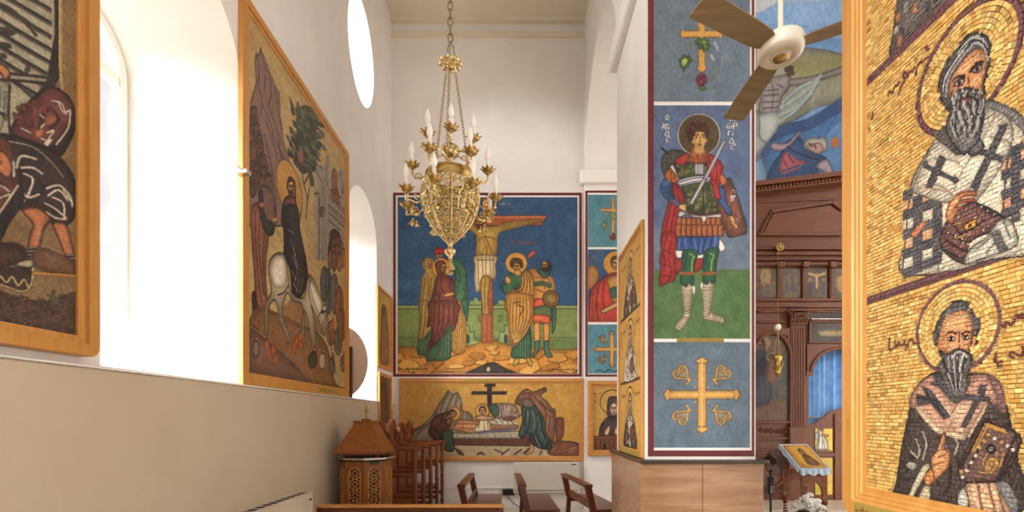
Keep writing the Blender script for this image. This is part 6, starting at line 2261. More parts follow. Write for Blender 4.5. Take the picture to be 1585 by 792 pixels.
# basket profile (radius for each height)
def prof(t):
    """t from 0 at the tip to 1 at the rim"""
    return .012 + .172 * (1 - (1 - min(1, t)) ** 2.5) * (1 if t < .75 else 1 - .10 * ((t - .75) / .25) ** 2)


ZB0, ZB1 = zl(377), zl(287)


def surf(t, a, off=0.0):
    r = prof(t) + off
    return Vector((r * math.cos(a), r * math.sin(a), ZB0 + (ZB1 - ZB0) * t))


NRIB = 8
for i in range(NRIB):
    a = 2 * PI * i / NRIB + .2
    MB().tube([surf(j / 14, a, .003) for j in range(15)], .0052, 6).build('rib', MAT['brass'], ch, smooth=True)
fil = MB()
for t_, r_ in ((.02, .004), (.45, .0035), (.74, .0035), (1.0, .006)):
    fil.tube([surf(t_, 2 * PI * j / 40) for j in range(40)], r_, 5, True)
for i in range(NRIB):
    a0 = 2 * PI * i / NRIB + .2
    for row, (t_, n, rt) in enumerate(((.08, 1, .045), (.16, 1, .05), (.24, 2, .05), (.32, 2, .05), (.40, 2, .045), (.50, 3, .055), (.59, 3, .055), (.68, 3, .055), (.80, 2, .085), (.87, 4, .04), (.95, 4, .04))):
        for q in range(n):
            a = a0 + 2 * PI / NRIB * (q + .5) / n
            ra = 2 * PI / NRIB / n * .46
            fil.tube([surf(min(1, max(0, t_ + rt * math.sin(2 * PI * e / 12))), a + ra * math.cos(2 * PI * e / 12)) for e in range(12)], .0030, 4, True)
            sp = []
            for e in range(9):
                k_ = 1 - e / 9
                ph = 2 * PI * e / 6 + row
                sp.append(surf(min(1, max(0, t_ + rt * .6 * k_ * math.sin(ph))), a + ra * .6 * k_ * math.cos(ph)))
            fil.tube(sp, .0024, 4)
            fil.sphere(surf(t_, a, .004), .0060, 6, 4)
fl = fil.build('basket_filigree', MAT['brass'], ch, smooth=True)
fl['kind'] = 'stuff'
MB().lathe([(.006, zl(402)), (.014, zl(400)), (.012, zl(397)), (.030, zl(393)), (.036, zl(390)), (.034, zl(387)), (.018, zl(385)), (.013, zl(381)), (.020, zl(377)), (.032, zl(374))], (0, 0, 0), 20).build('finial', MAT['brass'], ch, smooth=True)
pen = MB()
for i in range(46):
    t_ = random.random()
    r_ = .028 * math.sin(PI * (.15 + .8 * t_)) * random.uniform(.4, 1)
    a = random.uniform(0, 2 * PI)
    pen.sphere((r_ * math.cos(a), r_ * math.sin(a), zl(425) + (zl(402) - zl(425)) * t_), random.uniform(.005, .008), 6, 4)
o = pen.build('pendant_cluster', MAT['brass'], ch, smooth=True)
o['kind'] = 'stuff'

# candle arms
CUP = MB()
leaf_cup(CUP, (0, 0, 0), .036, .034, 8, .35)
cup_me = CUP.mesh('cup', MAT['brass_old'])
slv_me = MB().lathe([(.0125, .012), (.0125, .078), (.011, .080)], (0, 0, 0), 14).mesh('candle_sleeve', MAT['sleeve_white'], True)
blb_me = MB().lathe([(.009, .080), (.014, .088), (.0185, .103), (.0190, .115), (.0155, .132), (.009, .150), (.0045, .163), (.0015, .172)], (0, 0, 0), 14).mesh('candle_bulb', MAT['bulb_white'], True)


def arm(a, r0, z0, r1, z1, sag, drop):
    d = Vector((math.cos(a), math.sin(a), 0))

    def p(r, zz):
        return d * r + Vector((0, 0, zz))
    mid = (r0 + r1) / 2
    pts = [p(r0, z0), p(r0 + (mid - r0) * .5, z0 - sag * .5), p(mid, z0 - sag), p(mid + (r1 - mid) * .6, min(z0, z1) - sag * .8), p(r1 - .004, z1 - .045), p(r1, z1 - .018)]
    sm = smooth(np.array([tuple(q) for q in pts]), False, 4)
    mb = MB().tube([tuple(q) for q in sm], .0048, 6)
    # scroll and leaf ornaments on the arm
    sc = [p(mid + .022 * (1 - e / 12) * math.cos(e * .75), z0 - sag * .2 + .022 * (1 - e / 12) * math.sin(e * .75)) for e in range(11)]
    mb.tube(sc, .0036, 5)
    for e in (.35, .6, .85):
        q = sm[int(e * (len(sm) - 1))]
        mb.sphere(q, .0095, 6, 4, 1, 1, .8)
    if drop:
        leaf_cup(mb, tuple(p(mid + .02, z0 - sag - .035)), .024, -.03, 6, .4)
        leaf_cup(mb, tuple(p(mid - .005, z0 - sag - .05)), .016, -.026, 6, .4)
    o = mb.build('arm', MAT['brass'], ch, smooth=False)
    for me, nm, par in ((cup_me, 'cup', o), (slv_me, 'candle_sleeve', o), (blb_me, 'candle_bulb', o)):
        c = link(bpy.data.objects.new(nm, me))
        c.parent = par
        c.location = p(r1, z1)


for i in range(6):
    arm(math.radians(-80 + 60 * i), .045, zl(236), .160, zl(226), .012, False)
for i in range(6):
    arm(math.radians(-52 + 60 * i), .15, zl(275), .235, zl(264), .020, False)
for i in range(8):
    arm(math.radians(-100 + 45 * i), .165, zl(318), .290, zl(316), .040, True)

# ================================================================== ceiling fan
fx, fy = 1.318, 2.42
fz = H + 558 / F * fy
fan = thing('ceiling_fan', 'ceiling fan with brown blades and cream motor housing hanging in the arch', 'fan', (fx, fy, fz))
MB().lathe([(.094, .012), (.104, .020), (.108, .032), (.108, .074), (.104, .084), (.092, .090), (.045, .094), (.036, .100), (.032, .128), (.018, .134)], (0, 0, 0), 40).build('motor_housing', MAT['fan_white'], fan, smooth=True)
MB().lathe([(.030, -.002), (.040, -.001), (.046, .006), (.056, .007), (.060, .003), (.088, .005), (.095, .013)], (0, 0, 0), 40).build('bottom_plate', MAT['metal_beige'], fan, smooth=True)
MB().lathe([(.003, -.014), (.012, -.012), (.020, -.006), (.032, -.006), (.036, .000)], (0, 0, 0), 24).build('brass_cap', MAT['brass_old'], fan, smooth=True)
MB().lathe([(.0125, .12), (.0125, 8.27 - fz)], (0, 0, 0), 12).build('down_rod', MAT['fan_white'], fan, smooth=True)
MB().lathe([(.015, 8.14 - fz), (.05, 8.16 - fz), (.062, 8.24 - fz), (.064, 8.30 - fz)], (0, 0, 0), 20).build('canopy', MAT['fan_white'], fan, smooth=True)
for i in range(3):
    a = math.radians(207 - 118.5 * i)
    d, s = Vector((math.cos(a), math.sin(a), 0)), Vector((-math.sin(a), math.cos(a), 0))
    mb = MB()
    out = []
    prof_b = [(.10, .040), (.13, .050), (.20, .056), (.35, .060), (.50, .062), (.560, .063), (.570, .058), (.574, .048)]
    l = [(r, -w) for r, w in prof_b] + [(r, w) for r, w in prof_b[::-1]]
    tw = .16
    for zt in (.052, .046):
        out.append([tuple(d * r + s * w + Vector((0, 0, zt + w * tw))) for r, w in l])
    mb.loops(out, True, True)
    b = mb.build('blade', MAT['fan_blade'], fan)
    MB().bar(d * .085 + Vector((0, 0, .056)), d * .17 + Vector((0, 0, .056)), .05, .004).build('blade_bracket', MAT['fan_white'], b)

# ================================================================== hanging oil lamp and egg before the icon screen
Zl = 9.40
p = W(1204, 582, Zl)
lp = thing('hanging_lamp', 'small gilt oil lamp hung with a white egg before the icon screen', 'lamp', tuple(p))
MB().lathe([(.008, -.02), (.03, .02), (.065, .05), (.04, .08), (.065, .13), (.095, .18), (.05, .22), (.04, .27), (.082, .34), (.085, .39), (.04, .42), (.015, .44)], (0, 0, 0), 16).build('lamp_body', MAT['gold_plate'], lp, smooth=True)
for i in range(3):
    a = 2 * PI * i / 3 + .3
    MB().tube([(.075 * math.cos(a), .075 * math.sin(a), .38), (.03 * math.cos(a), .03 * math.sin(a), .70), (0, 0, .90)], .005, 5).build('lamp_chain', MAT['brass_old'], lp, smooth=True)
    MB().tube([(.06 * math.cos(a), .06 * math.sin(a), .17), (.13 * math.cos(a), .13 * math.sin(a), .24), (.11 * math.cos(a), .11 * math.sin(a), .29)], .009, 6).build('lamp_handle', MAT['gold_plate'], lp, smooth=True)
MB().sphere((0, 0, .90 + .065), .062, 16, 10, 1, 1, 1.1).build('egg', MAT['egg_white'], lp, smooth=True)
MB().tube([(0, 0, 1.02), (0, 0, 2.46)], .004, 5).build('cord', MAT['brass_old'], lp)
MB().tube([(0, .12, 2.44), (0, .0, 2.46), (0, -.03, 2.44)], .012, 6).build('wall_hook', MAT['brass_old'], lp)
# ================================================================== seating and fittings in the aisle
def turned(mb, x, y, z0, z1, r):
    L_ = z1 - z0
    pr = [(1.1, 0), (1.1, .06), (.7, .08), (1.15, .12), (.75, .16), (.85, .3), (1.1, .42), (.75, .46), (1.2, .5), (.75, .54), (1.0, .6), (.8, .75), (.7, .86), (1.15, .9), (.8, .93), (1.1, .96), (1.1, 1)]
    mb.lathe([(r * a, z0 + L_ * b) for a, b in pr], (x, y, 0), 10)


# --- front pew, seen from behind
Zp = 5.6
xa, xb = (492 - CX) * Zp / F, (780 - CX) * Zp / F
pw = thing('pew', 'long dark wooden pew in front, seen from behind', 'pew', ((xa + xb) / 2, Zp + .25, 0))
hw = (xb - xa) / 2
MB().box(-hw, hw, -.30, -.22, .765, .80).build('top_rail', MAT['oak_h'], pw, bevel=.006)
for i in range(4):
    z1 = .760 - i * .13
    MB().box(-hw + .03, hw - .03, -.275, -.25, z1 - .122, z1).build('back_plank', MAT['pew_x'], pw, bevel=.004)
for s_ in (-1, 1):
    x_ = s_ * (hw - .035)
    MB().box(x_ - .03, x_ + .03, -.295, -.235, 0, .765).box(x_ - .03, x_ + .03, .14, .20, 0, .42).box(x_ - .028, x_ + .028, -.24, .15, .36, .42).build('end_frame', MAT['pew'], pw, bevel=.004)
MB().box(-hw + .01, hw - .01, -.235, .22, .42, .45).build('seat', MAT['pew_x'], pw, bevel=.006)


# --- three pews facing the nave
def side_pew(x, ya, yb, rot, label):
    yc = (ya + yb) / 2
    t = thing('pew', label, 'pew', (x, yc, 0), rot, 'pews turned towards the nave')
    hl = (yb - ya) / 2
    MB().box(-.062, .062, -hl, hl, .785, .83).build('top_rail', MAT['pew'], t, bevel=.008)
    for s_ in (-1, 1):
        y_ = s_ * (hl - .045)
        mb = MB()
        mb.hexa([(.02, y_ - .035, 0), (.09, y_ - .035, 0), (.09, y_ + .035, 0), (.02, y_ + .035, 0)], [(.045, y_ - .035, .43), (.115, y_ - .035, .43), (.115, y_ + .035, .43), (.045, y_ + .035, .43)])
        mb.build('leg', MAT['pew'], t, bevel=.004)
        MB().hexa([(.030, y_ - .045, .43), (.125, y_ - .045, .43), (.125, y_ + .045, .43), (.030, y_ + .045, .43)], [(-.050, y_ - .045, .79), (.045, y_ - .045, .79), (.045, y_ + .045, .79), (-.050, y_ + .045, .79)]).build('back_post', MAT['pew'], t, bevel=.004)
        MB().box(.46, .52, y_ - .03, y_ + .03, 0, .42).build('leg', MAT['pew'], t, bevel=.004)
        MB().box(.09, .50, y_ - .022, y_ + .022, .34, .42).build('side_rail', MAT['pew'], t, bevel=.003)
    MB().box(.075, .56, -hl, hl, .425, .455).build('seat', MAT['pew'], t, bevel=.006)
    MB().box(.065, .09, -hl + .05, hl - .05, .47, .56).build('back_rail', MAT['pew'], t, bevel=.004)
    return t


side_pew(-.87, 7.05, 8.60, math.radians(0), 'leftmost of the three brown pews turned towards the nave')
side_pew(-.005, 7.05, 8.55, math.radians(3), 'middle one of the three brown pews turned towards the nave')
side_pew(.90, 7.05, 8.55, math.radians(9), 'rightmost of the three brown pews, nearest the pillar')

# --- carved stalls along the side wall
stall_lab = ['carved wooden stall nearest the candle stand, first of the row', 'second carved stall from the candle stand', 'third carved stall from the candle stand', 'carved wooden stall farthest back, beside the end wall']


def make_stall(y, label, tall):
    t = thing('choir_stall', label, 'stall', (-1.90, y, 0), 0, 'carved stalls along the side wall')
    x0, x1 = -.26, .38
    hw_ = .235
    MB().box(x0, x0 + .045, -hw_, hw_, .05, 1.50).build('back_panel', MAT['stall'], t, bevel=.004)
    ct = MB()
    pl = [(-hw_, 1.50), (hw_, 1.50)] + [(hw_ * math.cos(PI * i / 14), 1.50 + (.22 if not tall else .30) * math.sin(PI * i / 14)) for i in range(15)]
    ct.prism(pl, lambda a, b, d: (d, a, b), x0, x0 + .05)
    crest = ct.build('carved_crest', MAT['stall'], t, bevel=.004)
    orn = MB()
    for r_ in (.20, .14, .08):
        orn.tube([(x0 + .055, r_ * math.cos(PI * i / 12), 1.44 + r_ * 1.0 * math.sin(PI * i / 12)) for i in range(13)], .016, 6)
    orn.build('carving', MAT['stall'], crest)
    # scalloped edge knobs, visible from the side
    for i in range(5):
        a_ = PI * (i + .5) / 5
        MB().sphere((x0 + .025, hw_ * math.cos(a_), 1.50 + .24 * math.sin(a_)), .036, 8, 6).build('knob', MAT['stall'], crest, smooth=True)
    if tall:
        MB().box(x0 + .018, x0 + .030, -.008, .008, 1.78, 1.95).box(x0 + .018, x0 + .030, -.035, .035, 1.88, 1.895).build('cross_finial', MAT['brass_old'], crest)
    for s_ in (-1,) if y < 9.1 else (-1, 1):
        yy = s_ * .305
        MB().hexa([(x0, yy - .035, 1.33), (x1 + .03, yy - .035, 1.33), (x1 + .03, yy + .035, 1.33), (x0, yy + .035, 1.33)], [(x0, yy - .04, 1.375), (x1 + .06, yy - .04, 1.375), (x1 + .06, yy + .04, 1.375), (x0, yy + .04, 1.375)]).build('arm_rest', MAT['stall_x'], t, bevel=.010, seg=2)
        mb = MB()
        turned(mb, x1 - .03, yy, .02, 1.33, .036)
        mb.build('post', MAT['stall'], t, smooth=True)
        for zz in (.93, .32):
            MB().box(x0 + .04, x1 - .03, yy - .025, yy + .025, zz, zz + .055).build('side_rail', MAT['stall_x'], t, bevel=.005)
        MB().box(x0 + .0, x0 + .07, yy - .03, yy + .03, .0, 1.33).build('rear_post', MAT['stall'], t, bevel=.003)
    MB().box(x0 + .04, x1 - .08, -.23, .23, .50, .54).build('seat', MAT['stall_x'], t, bevel=.006)
    return t


for i, y in enumerate((7.36, 7.98, 8.60, 9.22)):
    make_stall(y, stall_lab[i], i == 1)

# --- candle stand with a pyramid hood
cx_, cy_ = (567 - CX) * 6.55 / F, 6.55
cb = thing('candle_stand', 'eight-sided carved candle stand with a pyramid hood and small cross', 'candle stand', (cx_, cy_, 0))
zt = H - (706 - CY) * 6.55 / F
R8 = .345


def oct_pt(i, r):
    a = 2 * PI * (i + .5) / 8 - PI / 2 - .16
    return r * math.cos(a), r * math.sin(a)


MB().lathe([(R8 - .02, 0), (R8 - .02, zt - .03)], (0, 0, 0), 8, True, 2 * PI * .5 / 8 - PI / 2 - .16).build('core', MAT['screen_dark'], cb)
MB().lathe([(R8 + .02, 0), (R8 + .03, .03), (R8 + .03, .10), (R8, .13)], (0, 0, 0), 8, True, 2 * PI * .5 / 8 - PI / 2 - .16).build('plinth', MAT['candle_wood'], cb)
MB().lathe([(R8 + .005, zt - .04), (R8 + .035, zt - .02), (R8 + .035, zt), (R8 - .02, zt + .012)], (0, 0, 0), 8, True, 2 * PI * .5 / 8 - PI / 2 - .16).build('top_tray', MAT['silver'], cb)
for i in range(8):
    (xa_, ya_), (xb_, yb_) = oct_pt(i, R8), oct_pt(i + 1, R8)
    A, B = Vector((xa_, ya_, 0)), Vector((xb_, yb_, 0))
    e = (B - A).normalized()
    nrm = Vector((e.y, -e.x, 0))
    if nrm.dot(A + B) < 0:
        nrm = -nrm
    ln = (B - A).length
    fn = lambda u, v, d: tuple(A + e * u + nrm * d + Vector((0, 0, v)))
    # facet board with an arched opening, filled with pierced rosettes
    op = [(ln * .20, .16), (ln * .80, .16)] + [(ln * .5 + ln * .30 * math.cos(PI * q / 10), zt - .20 + ln * .30 * math.sin(PI * q / 10)) for q in range(11)]
    ob = [(0, .12), (ln, .12), (ln, zt - .05), (0, zt - .05)]
    v, f = holed(ob, [op], lambda a, b: (a, b, 0))
    mb = MB()
    mb.add([fn(x, y, .0) for x, y, _ in v], f)
    mb.add([fn(x, y, -.025) for x, y, _ in v], f)
    mb.loops([[fn(x, y, 0) for x, y in op], [fn(x, y, -.025) for x, y in op]])
    fb = mb.build('facet', MAT['candle_wood'], cb)
    mb = MB()
    r_ = ln * .27
    zz = zt - .20
    while zz > .2:
        for rr, n_ in ((r_, 16), (r_ * .45, 10)):
            mb.tube([fn(ln * .5 + rr * math.cos(2 * PI * q / n_), zz + rr * math.sin(2 * PI * q / n_), -.008) for q in range(n_)], .0085, 5, True)
        for q in range(6):
            a_ = PI * q / 3
            mb.tube([fn(ln * .5 + r_ * .45 * math.cos(a_), zz + r_ * .45 * math.sin(a_), -.008), fn(ln * .5 + r_ * math.cos(a_), zz + r_ * math.sin(a_), -.008)], .008, 5)
        zz -= r_ * 2.0
    mb.tube([fn(x, y, 0) for x, y in op], .009, 5, True)
    o = mb.build('pierced_carving', MAT['carved_wood'], fb)
    o['kind'] = 'stuff'
zr0 = H - (698 - CY) * 6.55 / F
zr1 = H - (653 - CY) * 6.55 / F
hr, tr = .318, .120
MB().hexa([(-hr, -hr, zr0), (hr, -hr, zr0), (hr, hr, zr0), (-hr, hr, zr0)], [(-tr, -tr, zr1), (tr, -tr, zr1), (tr, tr, zr1), (-tr, tr, zr1)]).build('hood', MAT['candle_wood'], cb, bevel=.006)
MB().box(-hr - .012, hr + .012, -hr - .012, hr + .012, zr0 - .028, zr0).build('hood_rim', MAT['stall_x'], cb, bevel=.005)
MB().box(-tr - .02, tr + .02, -tr - .02, tr + .02, zr1 - .004, zr1 + .022).build('hood_cap', MAT['candle_wood'], cb, bevel=.005)
MB().box(-.05, .05, -.05, .05, zr1 + .022, zr1 + .045).build('cross_base', MAT['candle_wood'], cb, bevel=.004)
MB().box(-.009, .009, -.009, .009, zr1 + .045, zr1 + .205).box(-.032, .032, -.008, .008, zr1 + .14, zr1 + .157).build('cross', MAT['brass_old'], cb)
for sx in (-1, 1):
    for sy in (-1, 1):
        MB().box(sx * .22 - .015, sx * .22 + .015, sy * .22 - .015, sy * .22 + .015, zt, zr0 - .02).build('hood_post', MAT['stall'], cb)
MB().box(.16, .27, -R8 - .01, -R8 + .03, zt - .075, zt - .045).build('label_strip', MAT['leaf_green'], cb)

# --- convector heater on the side wall
rd = thing('convector_heater', 'low beige metal convector heater standing along the side wall', 'heater', (DADO + .002, 4.07, 0))
xw, xf = .0, .20
zT = .985
MB().box(xw, xf, -1.3, 1.3, .06, zT - .012).build('casing', MAT['metal_beige'], rd, bevel=.008)
MB().box(xw, xf + .004, 1.3, 1.315, .05, zT).build('end_panel', MAT['metal_beige'], rd, bevel=.004)
MB().box(xw, xf + .004, -1.315, -1.3, .05, zT).build('end_panel', MAT['metal_beige'], rd, bevel=.004)
MB().box(xw, .075, -1.3, 1.3, zT - .012, zT).build('top_strip', MAT['metal_beige'], rd, bevel=.003)
MB().box(xf - .018, xf + .004, -1.3, 1.3, zT - .012, zT).build('top_strip', MAT['metal_beige'], rd, bevel=.003)
MB().box(.075, xf - .018, -1.3, 1.3, zT - .012, zT - .009).build('grille_slot', MAT['dark_gap'], rd)
for i in range(22):
    y_ = -1.26 + i * .12
    MB().box(.077, xf - .02, y_, y_ + .012, zT - .009, zT - .004).build('grille_bar', MAT['metal_beige'], rd)
MB().box(xf + .003, xf + .010, 1.23, 1.275, zT - .09, zT - .07).build('knob', MAT['dark_plastic'], rd)
for y_ in (-1.1, 1.1):
    MB().box(.02, .12, y_ - .03, y_ + .03, 0, .06).build('foot', MAT['metal_beige'], rd)

# --- wall unit, trunking, socket on the end wall
X0, X1, Z0, Z1 = px_rect(794.5, 896, 715, 763, 9.55)
ac = thing('wall_unit', 'pale grey boxy wall unit under the wide mosaic on the end wall', 'wall unit', ((X0 + X1) / 2, YB - .002, Z0))
w_, h_ = (X1 - X0) / 2, Z1 - Z0
MB().box(-w_, w_, -.15, 0, 0, h_).build('casing', MAT['appliance_white'], ac, bevel=.015, seg=2)
MB().box(-w_ + .02, w_ - .02, -.155, -.148, .05, .06).build('air_slot', MAT['dark_gap'], ac)
MB().box(w_ - .15, w_ - .05, -.153, -.148, h_ - .055, h_ - .035).build('badge', MAT['dark_gap'], ac)
X0, X1, Z0, Z1 = px_rect(777, 797, 757.5, 767, 9.6)
sk = thing('power_socket', 'small black socket box with a cable on the end wall', 'socket', ((X0 + X1) / 2, YB - .002, Z0))
MB().box(-.12, .12, -.05, 0, 0, .12).build('housing', MAT['dark_plastic'], sk, bevel=.008)
for q in (-.06, .03):
    MB().box(q, q + .05, -.056, -.049, .035, .085).build('outlet', MAT['dark_gap'], sk, bevel=.003)
MB().tube([(-.02, -.03, 0), (.04, -.03, -.10), (.12, -.03, -.17), (.22, -.03, -.24), (.25, -.03, -.42)], .008, 6).build('cable', MAT['dark_plastic'], sk, smooth=True)
tz = H - (754 - CY) * YB / F
tk = MB().box(XL + .2, XA - .02, YB - .022, YB - .001, tz - .02, tz + .02).build('cable_trunking', MAT['trim_white'], bevel=.004)
tag(tk, 'thin white cable trunking low along the end wall', 'trunking')
tk = MB().box(DADO - .024, DADO + .012, -1.9, 9.0, 2.102, 2.114).build('cable_trunking', MAT['trim_white'], bevel=.003)
tag(tk, 'thin white cable strip along the ledge of the side wall', 'trunking')
# --- bracket by the mosaic
p = W(368, 258, 4.30)
br = thing('wall_bracket', 'small white metal bracket beside the rider mosaic', 'bracket', (-2.545, 4.40, p.z))
MB().box(-.05, .10 - .04, -.05, .02, -.025, .012).build('plate', MAT['silver'], br, bevel=.004)
MB().tube([(.02, -.03, 0), (.0, -.10, .01), (-.02, -.13, .03)], .007, 6).build('hook', MAT['silver'], br, smooth=True)
# --- round board standing in the second window
dz = 2.131
dc = thing('round_board', 'large round beige board standing in the far window behind the rider mosaic', 'board', (-2.83, 7.55, dz))
mb = MB()
n_ = 40
loops_ = []
for q, (s_, yy) in enumerate(((.98, -.030), (1.0, -.018), (1.0, .018), (.98, .030))):
    loops_.append([(.42 * s_ * math.cos(2 * PI * i / n_), yy, .57 + .57 * s_ * math.sin(2 * PI * i / n_)) for i in range(n_)])
mb.loops(loops_, True, True)
mb.build('disc', MAT['disc_beige'], dc, smooth=True)
MB().box(-.05, .20, -.09, -.035, .0, .80).build('dark_panel', MAT['screen_dark'], dc, bevel=.004)  # dark upright panel against the disc
# ================================================================== carved icon screen of the nave
YS = 9.70


def R(x0, x1, y0, y1):
    return px_rect(x0, x1, y0, y1, YS)


X0, X1, Z0, Z1 = R(1040, 1410, 300, 790)
sx = thing('icon_screen', 'tall carved brown wooden icon screen across the nave', 'icon screen', (5.6, YS, 0))


def sb(name, x0, x1, y0, y1, d0, d1, mat='screen', par=None, bevel=.008):
    """box given by photo rectangle; d is how far it stands towards the camera"""
    a, b, c, d = R(x0, x1, y0, y1)
    return MB().box(a, b, YS - d1, YS - d0, c, d).build(name, MAT[mat], par or sx, True, bevel=bevel)


def sb2(name, pts, d0, d1, mat='screen', par=None, bevel=.006):
    pl = []
    for x, y in pts:
        q = W(x, y, YS)
        pl.append((q.x, q.z))
    return MB().prism(pl, lambda a, b, d: (a, YS - d, b), d0, d1).build(name, MAT[mat], par or sx, True, bevel=bevel)


XS0, XS1 = 1040, 1410
# body boards
sb('body_panel', XS0, 1248.5, 470, 789, -.30, 0, 'screen')
sb('body_panel', XS0, 1560, 300, 470, -.30, 0, 'screen_x')
sb('body_panel', 1345, 1560, 470, 789, -.30, 0, 'screen')
XE = 1560
sb2('top_cornice', [(XS1, 268), (XE, 286), (XE, 293), (XS1, 275)], 0, .22, 'screen_x')
sb2('top_cornice', [(XS1, 261), (XE, 279), (XE, 286), (XS1, 268)], 0, .30, 'screen_x')
sb2('pediment', [(XS1, 268), (XE, 286), (XE, 305), (XS1, 305)], -.2, .02, 'screen_x')
# raking top cornice with beads
sb2('top_cornice', [(XS0, 312), (XS1, 268), (XS1, 275), (XS0, 319)], 0, .22, 'screen_x')
sb2('top_cornice', [(XS0, 305), (XS1, 261), (XS1, 268), (XS0, 312)], 0, .30, 'screen_x')
sb2('pediment', [(XS0, 312), (XS1, 268), (XS1, 305), (XS0, 320)], -.2, .02, 'screen_x')
bead = MB().sphere((0, 0, 0), .036, 8, 6).mesh('bead', MAT['screen'], True)
i = 0
x = XS0 + 6
while x < XS1 - 6:
    q = W(x, 314.5 - (x - XS0) * 44 / 370, YS)
    o = link(bpy.data.objects.new('bead', bead))
    o.parent = sx
    o.location = (q.x - 5.6, -.225, q.z)
    x += 5.4
# raised pediment panel moulding
for pts in ('1177 363 1184 348 1194 329 1194 325 1183 343 1172 366', '1192 326 1285 312 1285 317 1194 331', '1172 366 1172 361 1300 361 1300 366', '1285 312 1300 322 1300 328 1285 317'):
    v_ = list(map(float, pts.split()))
    sb2('panel_moulding', list(zip(v_[::2], v_[1::2])), .0, .07, 'screen_x')
sb2('raised_panel', [(1180, 361), (1196, 331), (1284, 318), (1300, 330), (1300, 361)], .0, .03, 'screen_x')
# entablature
for y0, y1, d in ((386, 390, .16), (390, 394, .10), (395, 399, .20), (399, 405, .12), (464, 468, .14), (468, 477, .09), (477, 481, .05)):
    sb('cornice_moulding', XS0, XE, y0, y1, 0, d, 'screen_x')
sb('shelf_face', XS0, XE, 405, 413, 0, .05, 'screen_dark')
# small icons between half columns


def mini(kind):
    def fn(a):
        for i in range(60):
            u, v = NR.uniform(a.u0, a.u1), NR.uniform(a.v0, a.v1)
            a._stroke(np.array([[u, v], [u + .10, v + NR.uniform(-.05, .05)]]), [(88, 78, 60), (66, 58, 50), (104, 88, 60)][i % 3], 3.5, .6)
        cu, cv = (a.u0 + a.u1) / 2, (a.v0 + a.v1) / 2
        w, h = a.u1 - a.u0, a.v1 - a.v0

        def el(u, v, ru, rv, c):
            t = np.linspace(0, 2 * PI, 18)
            a.put(a.mask(a.pix(np.stack([cu + (u + ru * np.cos(t)) * w, a.v0 + (v + rv * np.sin(t)) * h], 1))), c)
        if kind == 0:
            el(0, .72, .26, .34, (150, 110, 54))
            el(0, .66, .09, .20, (120, 112, 100)); el(0, .86, .05, .05, (140, 100, 66))
            for k in range(6):
                el(-.38 + .15 * k, .25 + .06 * (k % 2), .08, .20, [(66, 76, 62), (110, 70, 50), (90, 84, 60)][k % 3])
                el(-.38 + .15 * k, .45 + .06 * (k % 2), .04, .05, (150, 104, 66))
        elif kind == 1:
            for k in range(7):
                el(-.36 + .12 * k, .36 + .12 * (k % 3), .09, .17, [(92, 78, 60), (70, 66, 72), (110, 86, 58)][k % 3])
                el(-.36 + .12 * k, .56 + .12 * (k % 3), .04, .045, (146, 108, 70))
            el(0, .14, .44, .10, (96, 82, 52))
        elif kind == 2:
            a._stroke(np.array([[cu, a.v0 + .18 * h], [cu, a.v0 + .94 * h]]), (84, 56, 32), 5)
            a._stroke(np.array([[cu - .38 * w, a.v0 + .80 * h], [cu + .38 * w, a.v0 + .80 * h]]), (84, 56, 32), 4)
            el(0, .55, .07, .25, (190, 150, 96)); el(0, .84, .06, .06, (150, 104, 66))
            a._stroke(np.array([[cu - .36 * w, a.v0 + .84 * h], [cu, a.v0 + .76 * h], [cu + .36 * w, a.v0 + .84 * h]]), (186, 146, 92), 4)
            for s_ in (-1, 1):
                el(s_ * .33, .32, .10, .26, (64, 48, 62)); el(s_ * .33, .62, .09, .08, (190, 150, 86)); el(s_ * .33, .60, .05, .06, (140, 98, 66))
        else:
            el(-.1, .5, .2, .3, (150, 110, 70)); el(.2, .4, .2, .3, (84, 66, 54))
    return fn


def icon_on_screen(x0, x1, y0, y1, fn, base, d, label, cat='icon', name='icon_painting', res=60):
    a_, b_, c_, e_ = px_rect(x0, x1, y0, y1, YS - d)
    t = thing(name, label, cat, mat=uvn(((a_ + b_) / 2, YS - d, c_), *FACE_FRONT))
    flat_board(t, b_ - a_, e_ - c_, .0, .02, MAT['screen_dark'], 'board')
    pic(t, x0 + .8, x1 - .8, y0 + .8, y1 - .8, YS - d, fn, base, res, 'icon_print', .024, 'picture', spk=5)
    return t


cols = [1124, 1163, 1205.5, 1242.5, 1284, 1321, 1358, 1398, 1438, 1478, 1518]
labs = ['first small dark icon of the upper row, glowing robed figure above a crowd', 'second small dark icon of the upper row, a crowded gathering', 'third small icon of the upper row, a small crucifixion', 'fourth small icon of the upper row, cut off by the gold mosaic', None]
for i, cxp in enumerate(cols):
    x0 = cxp
    sb('half_column', cxp - 3.2, cxp + 3.2, 415, 464, 0, .10, 'screen', bevel=.03)
    sb('column_capital', cxp - 5, cxp + 5, 407, 416, 0, .14, 'screen', bevel=.012)
    sb('column_foot', cxp - 4.4, cxp + 4.4, 460, 464, 0, .12, 'screen')
    if 1 <= i <= 4:
        nx = cols[i + 1]
        icon_on_screen(cxp + 4.2, nx - 4.2, 416, 463, mini(i - 1), (82, 70, 52), .012, labs[i - 1])
        sb('icon_rail', cxp + 5, nx - 5, 408, 412, 0, .09, 'screen_x')
# frieze below the icons
for x0, x1 in ((1172, 1215), (1258, 1290)):
    for y0, y1 in ((481, 484), (497, 500)):
        sb('frieze_moulding', x0, x1, y0, y1, 0, .05, 'screen_x')
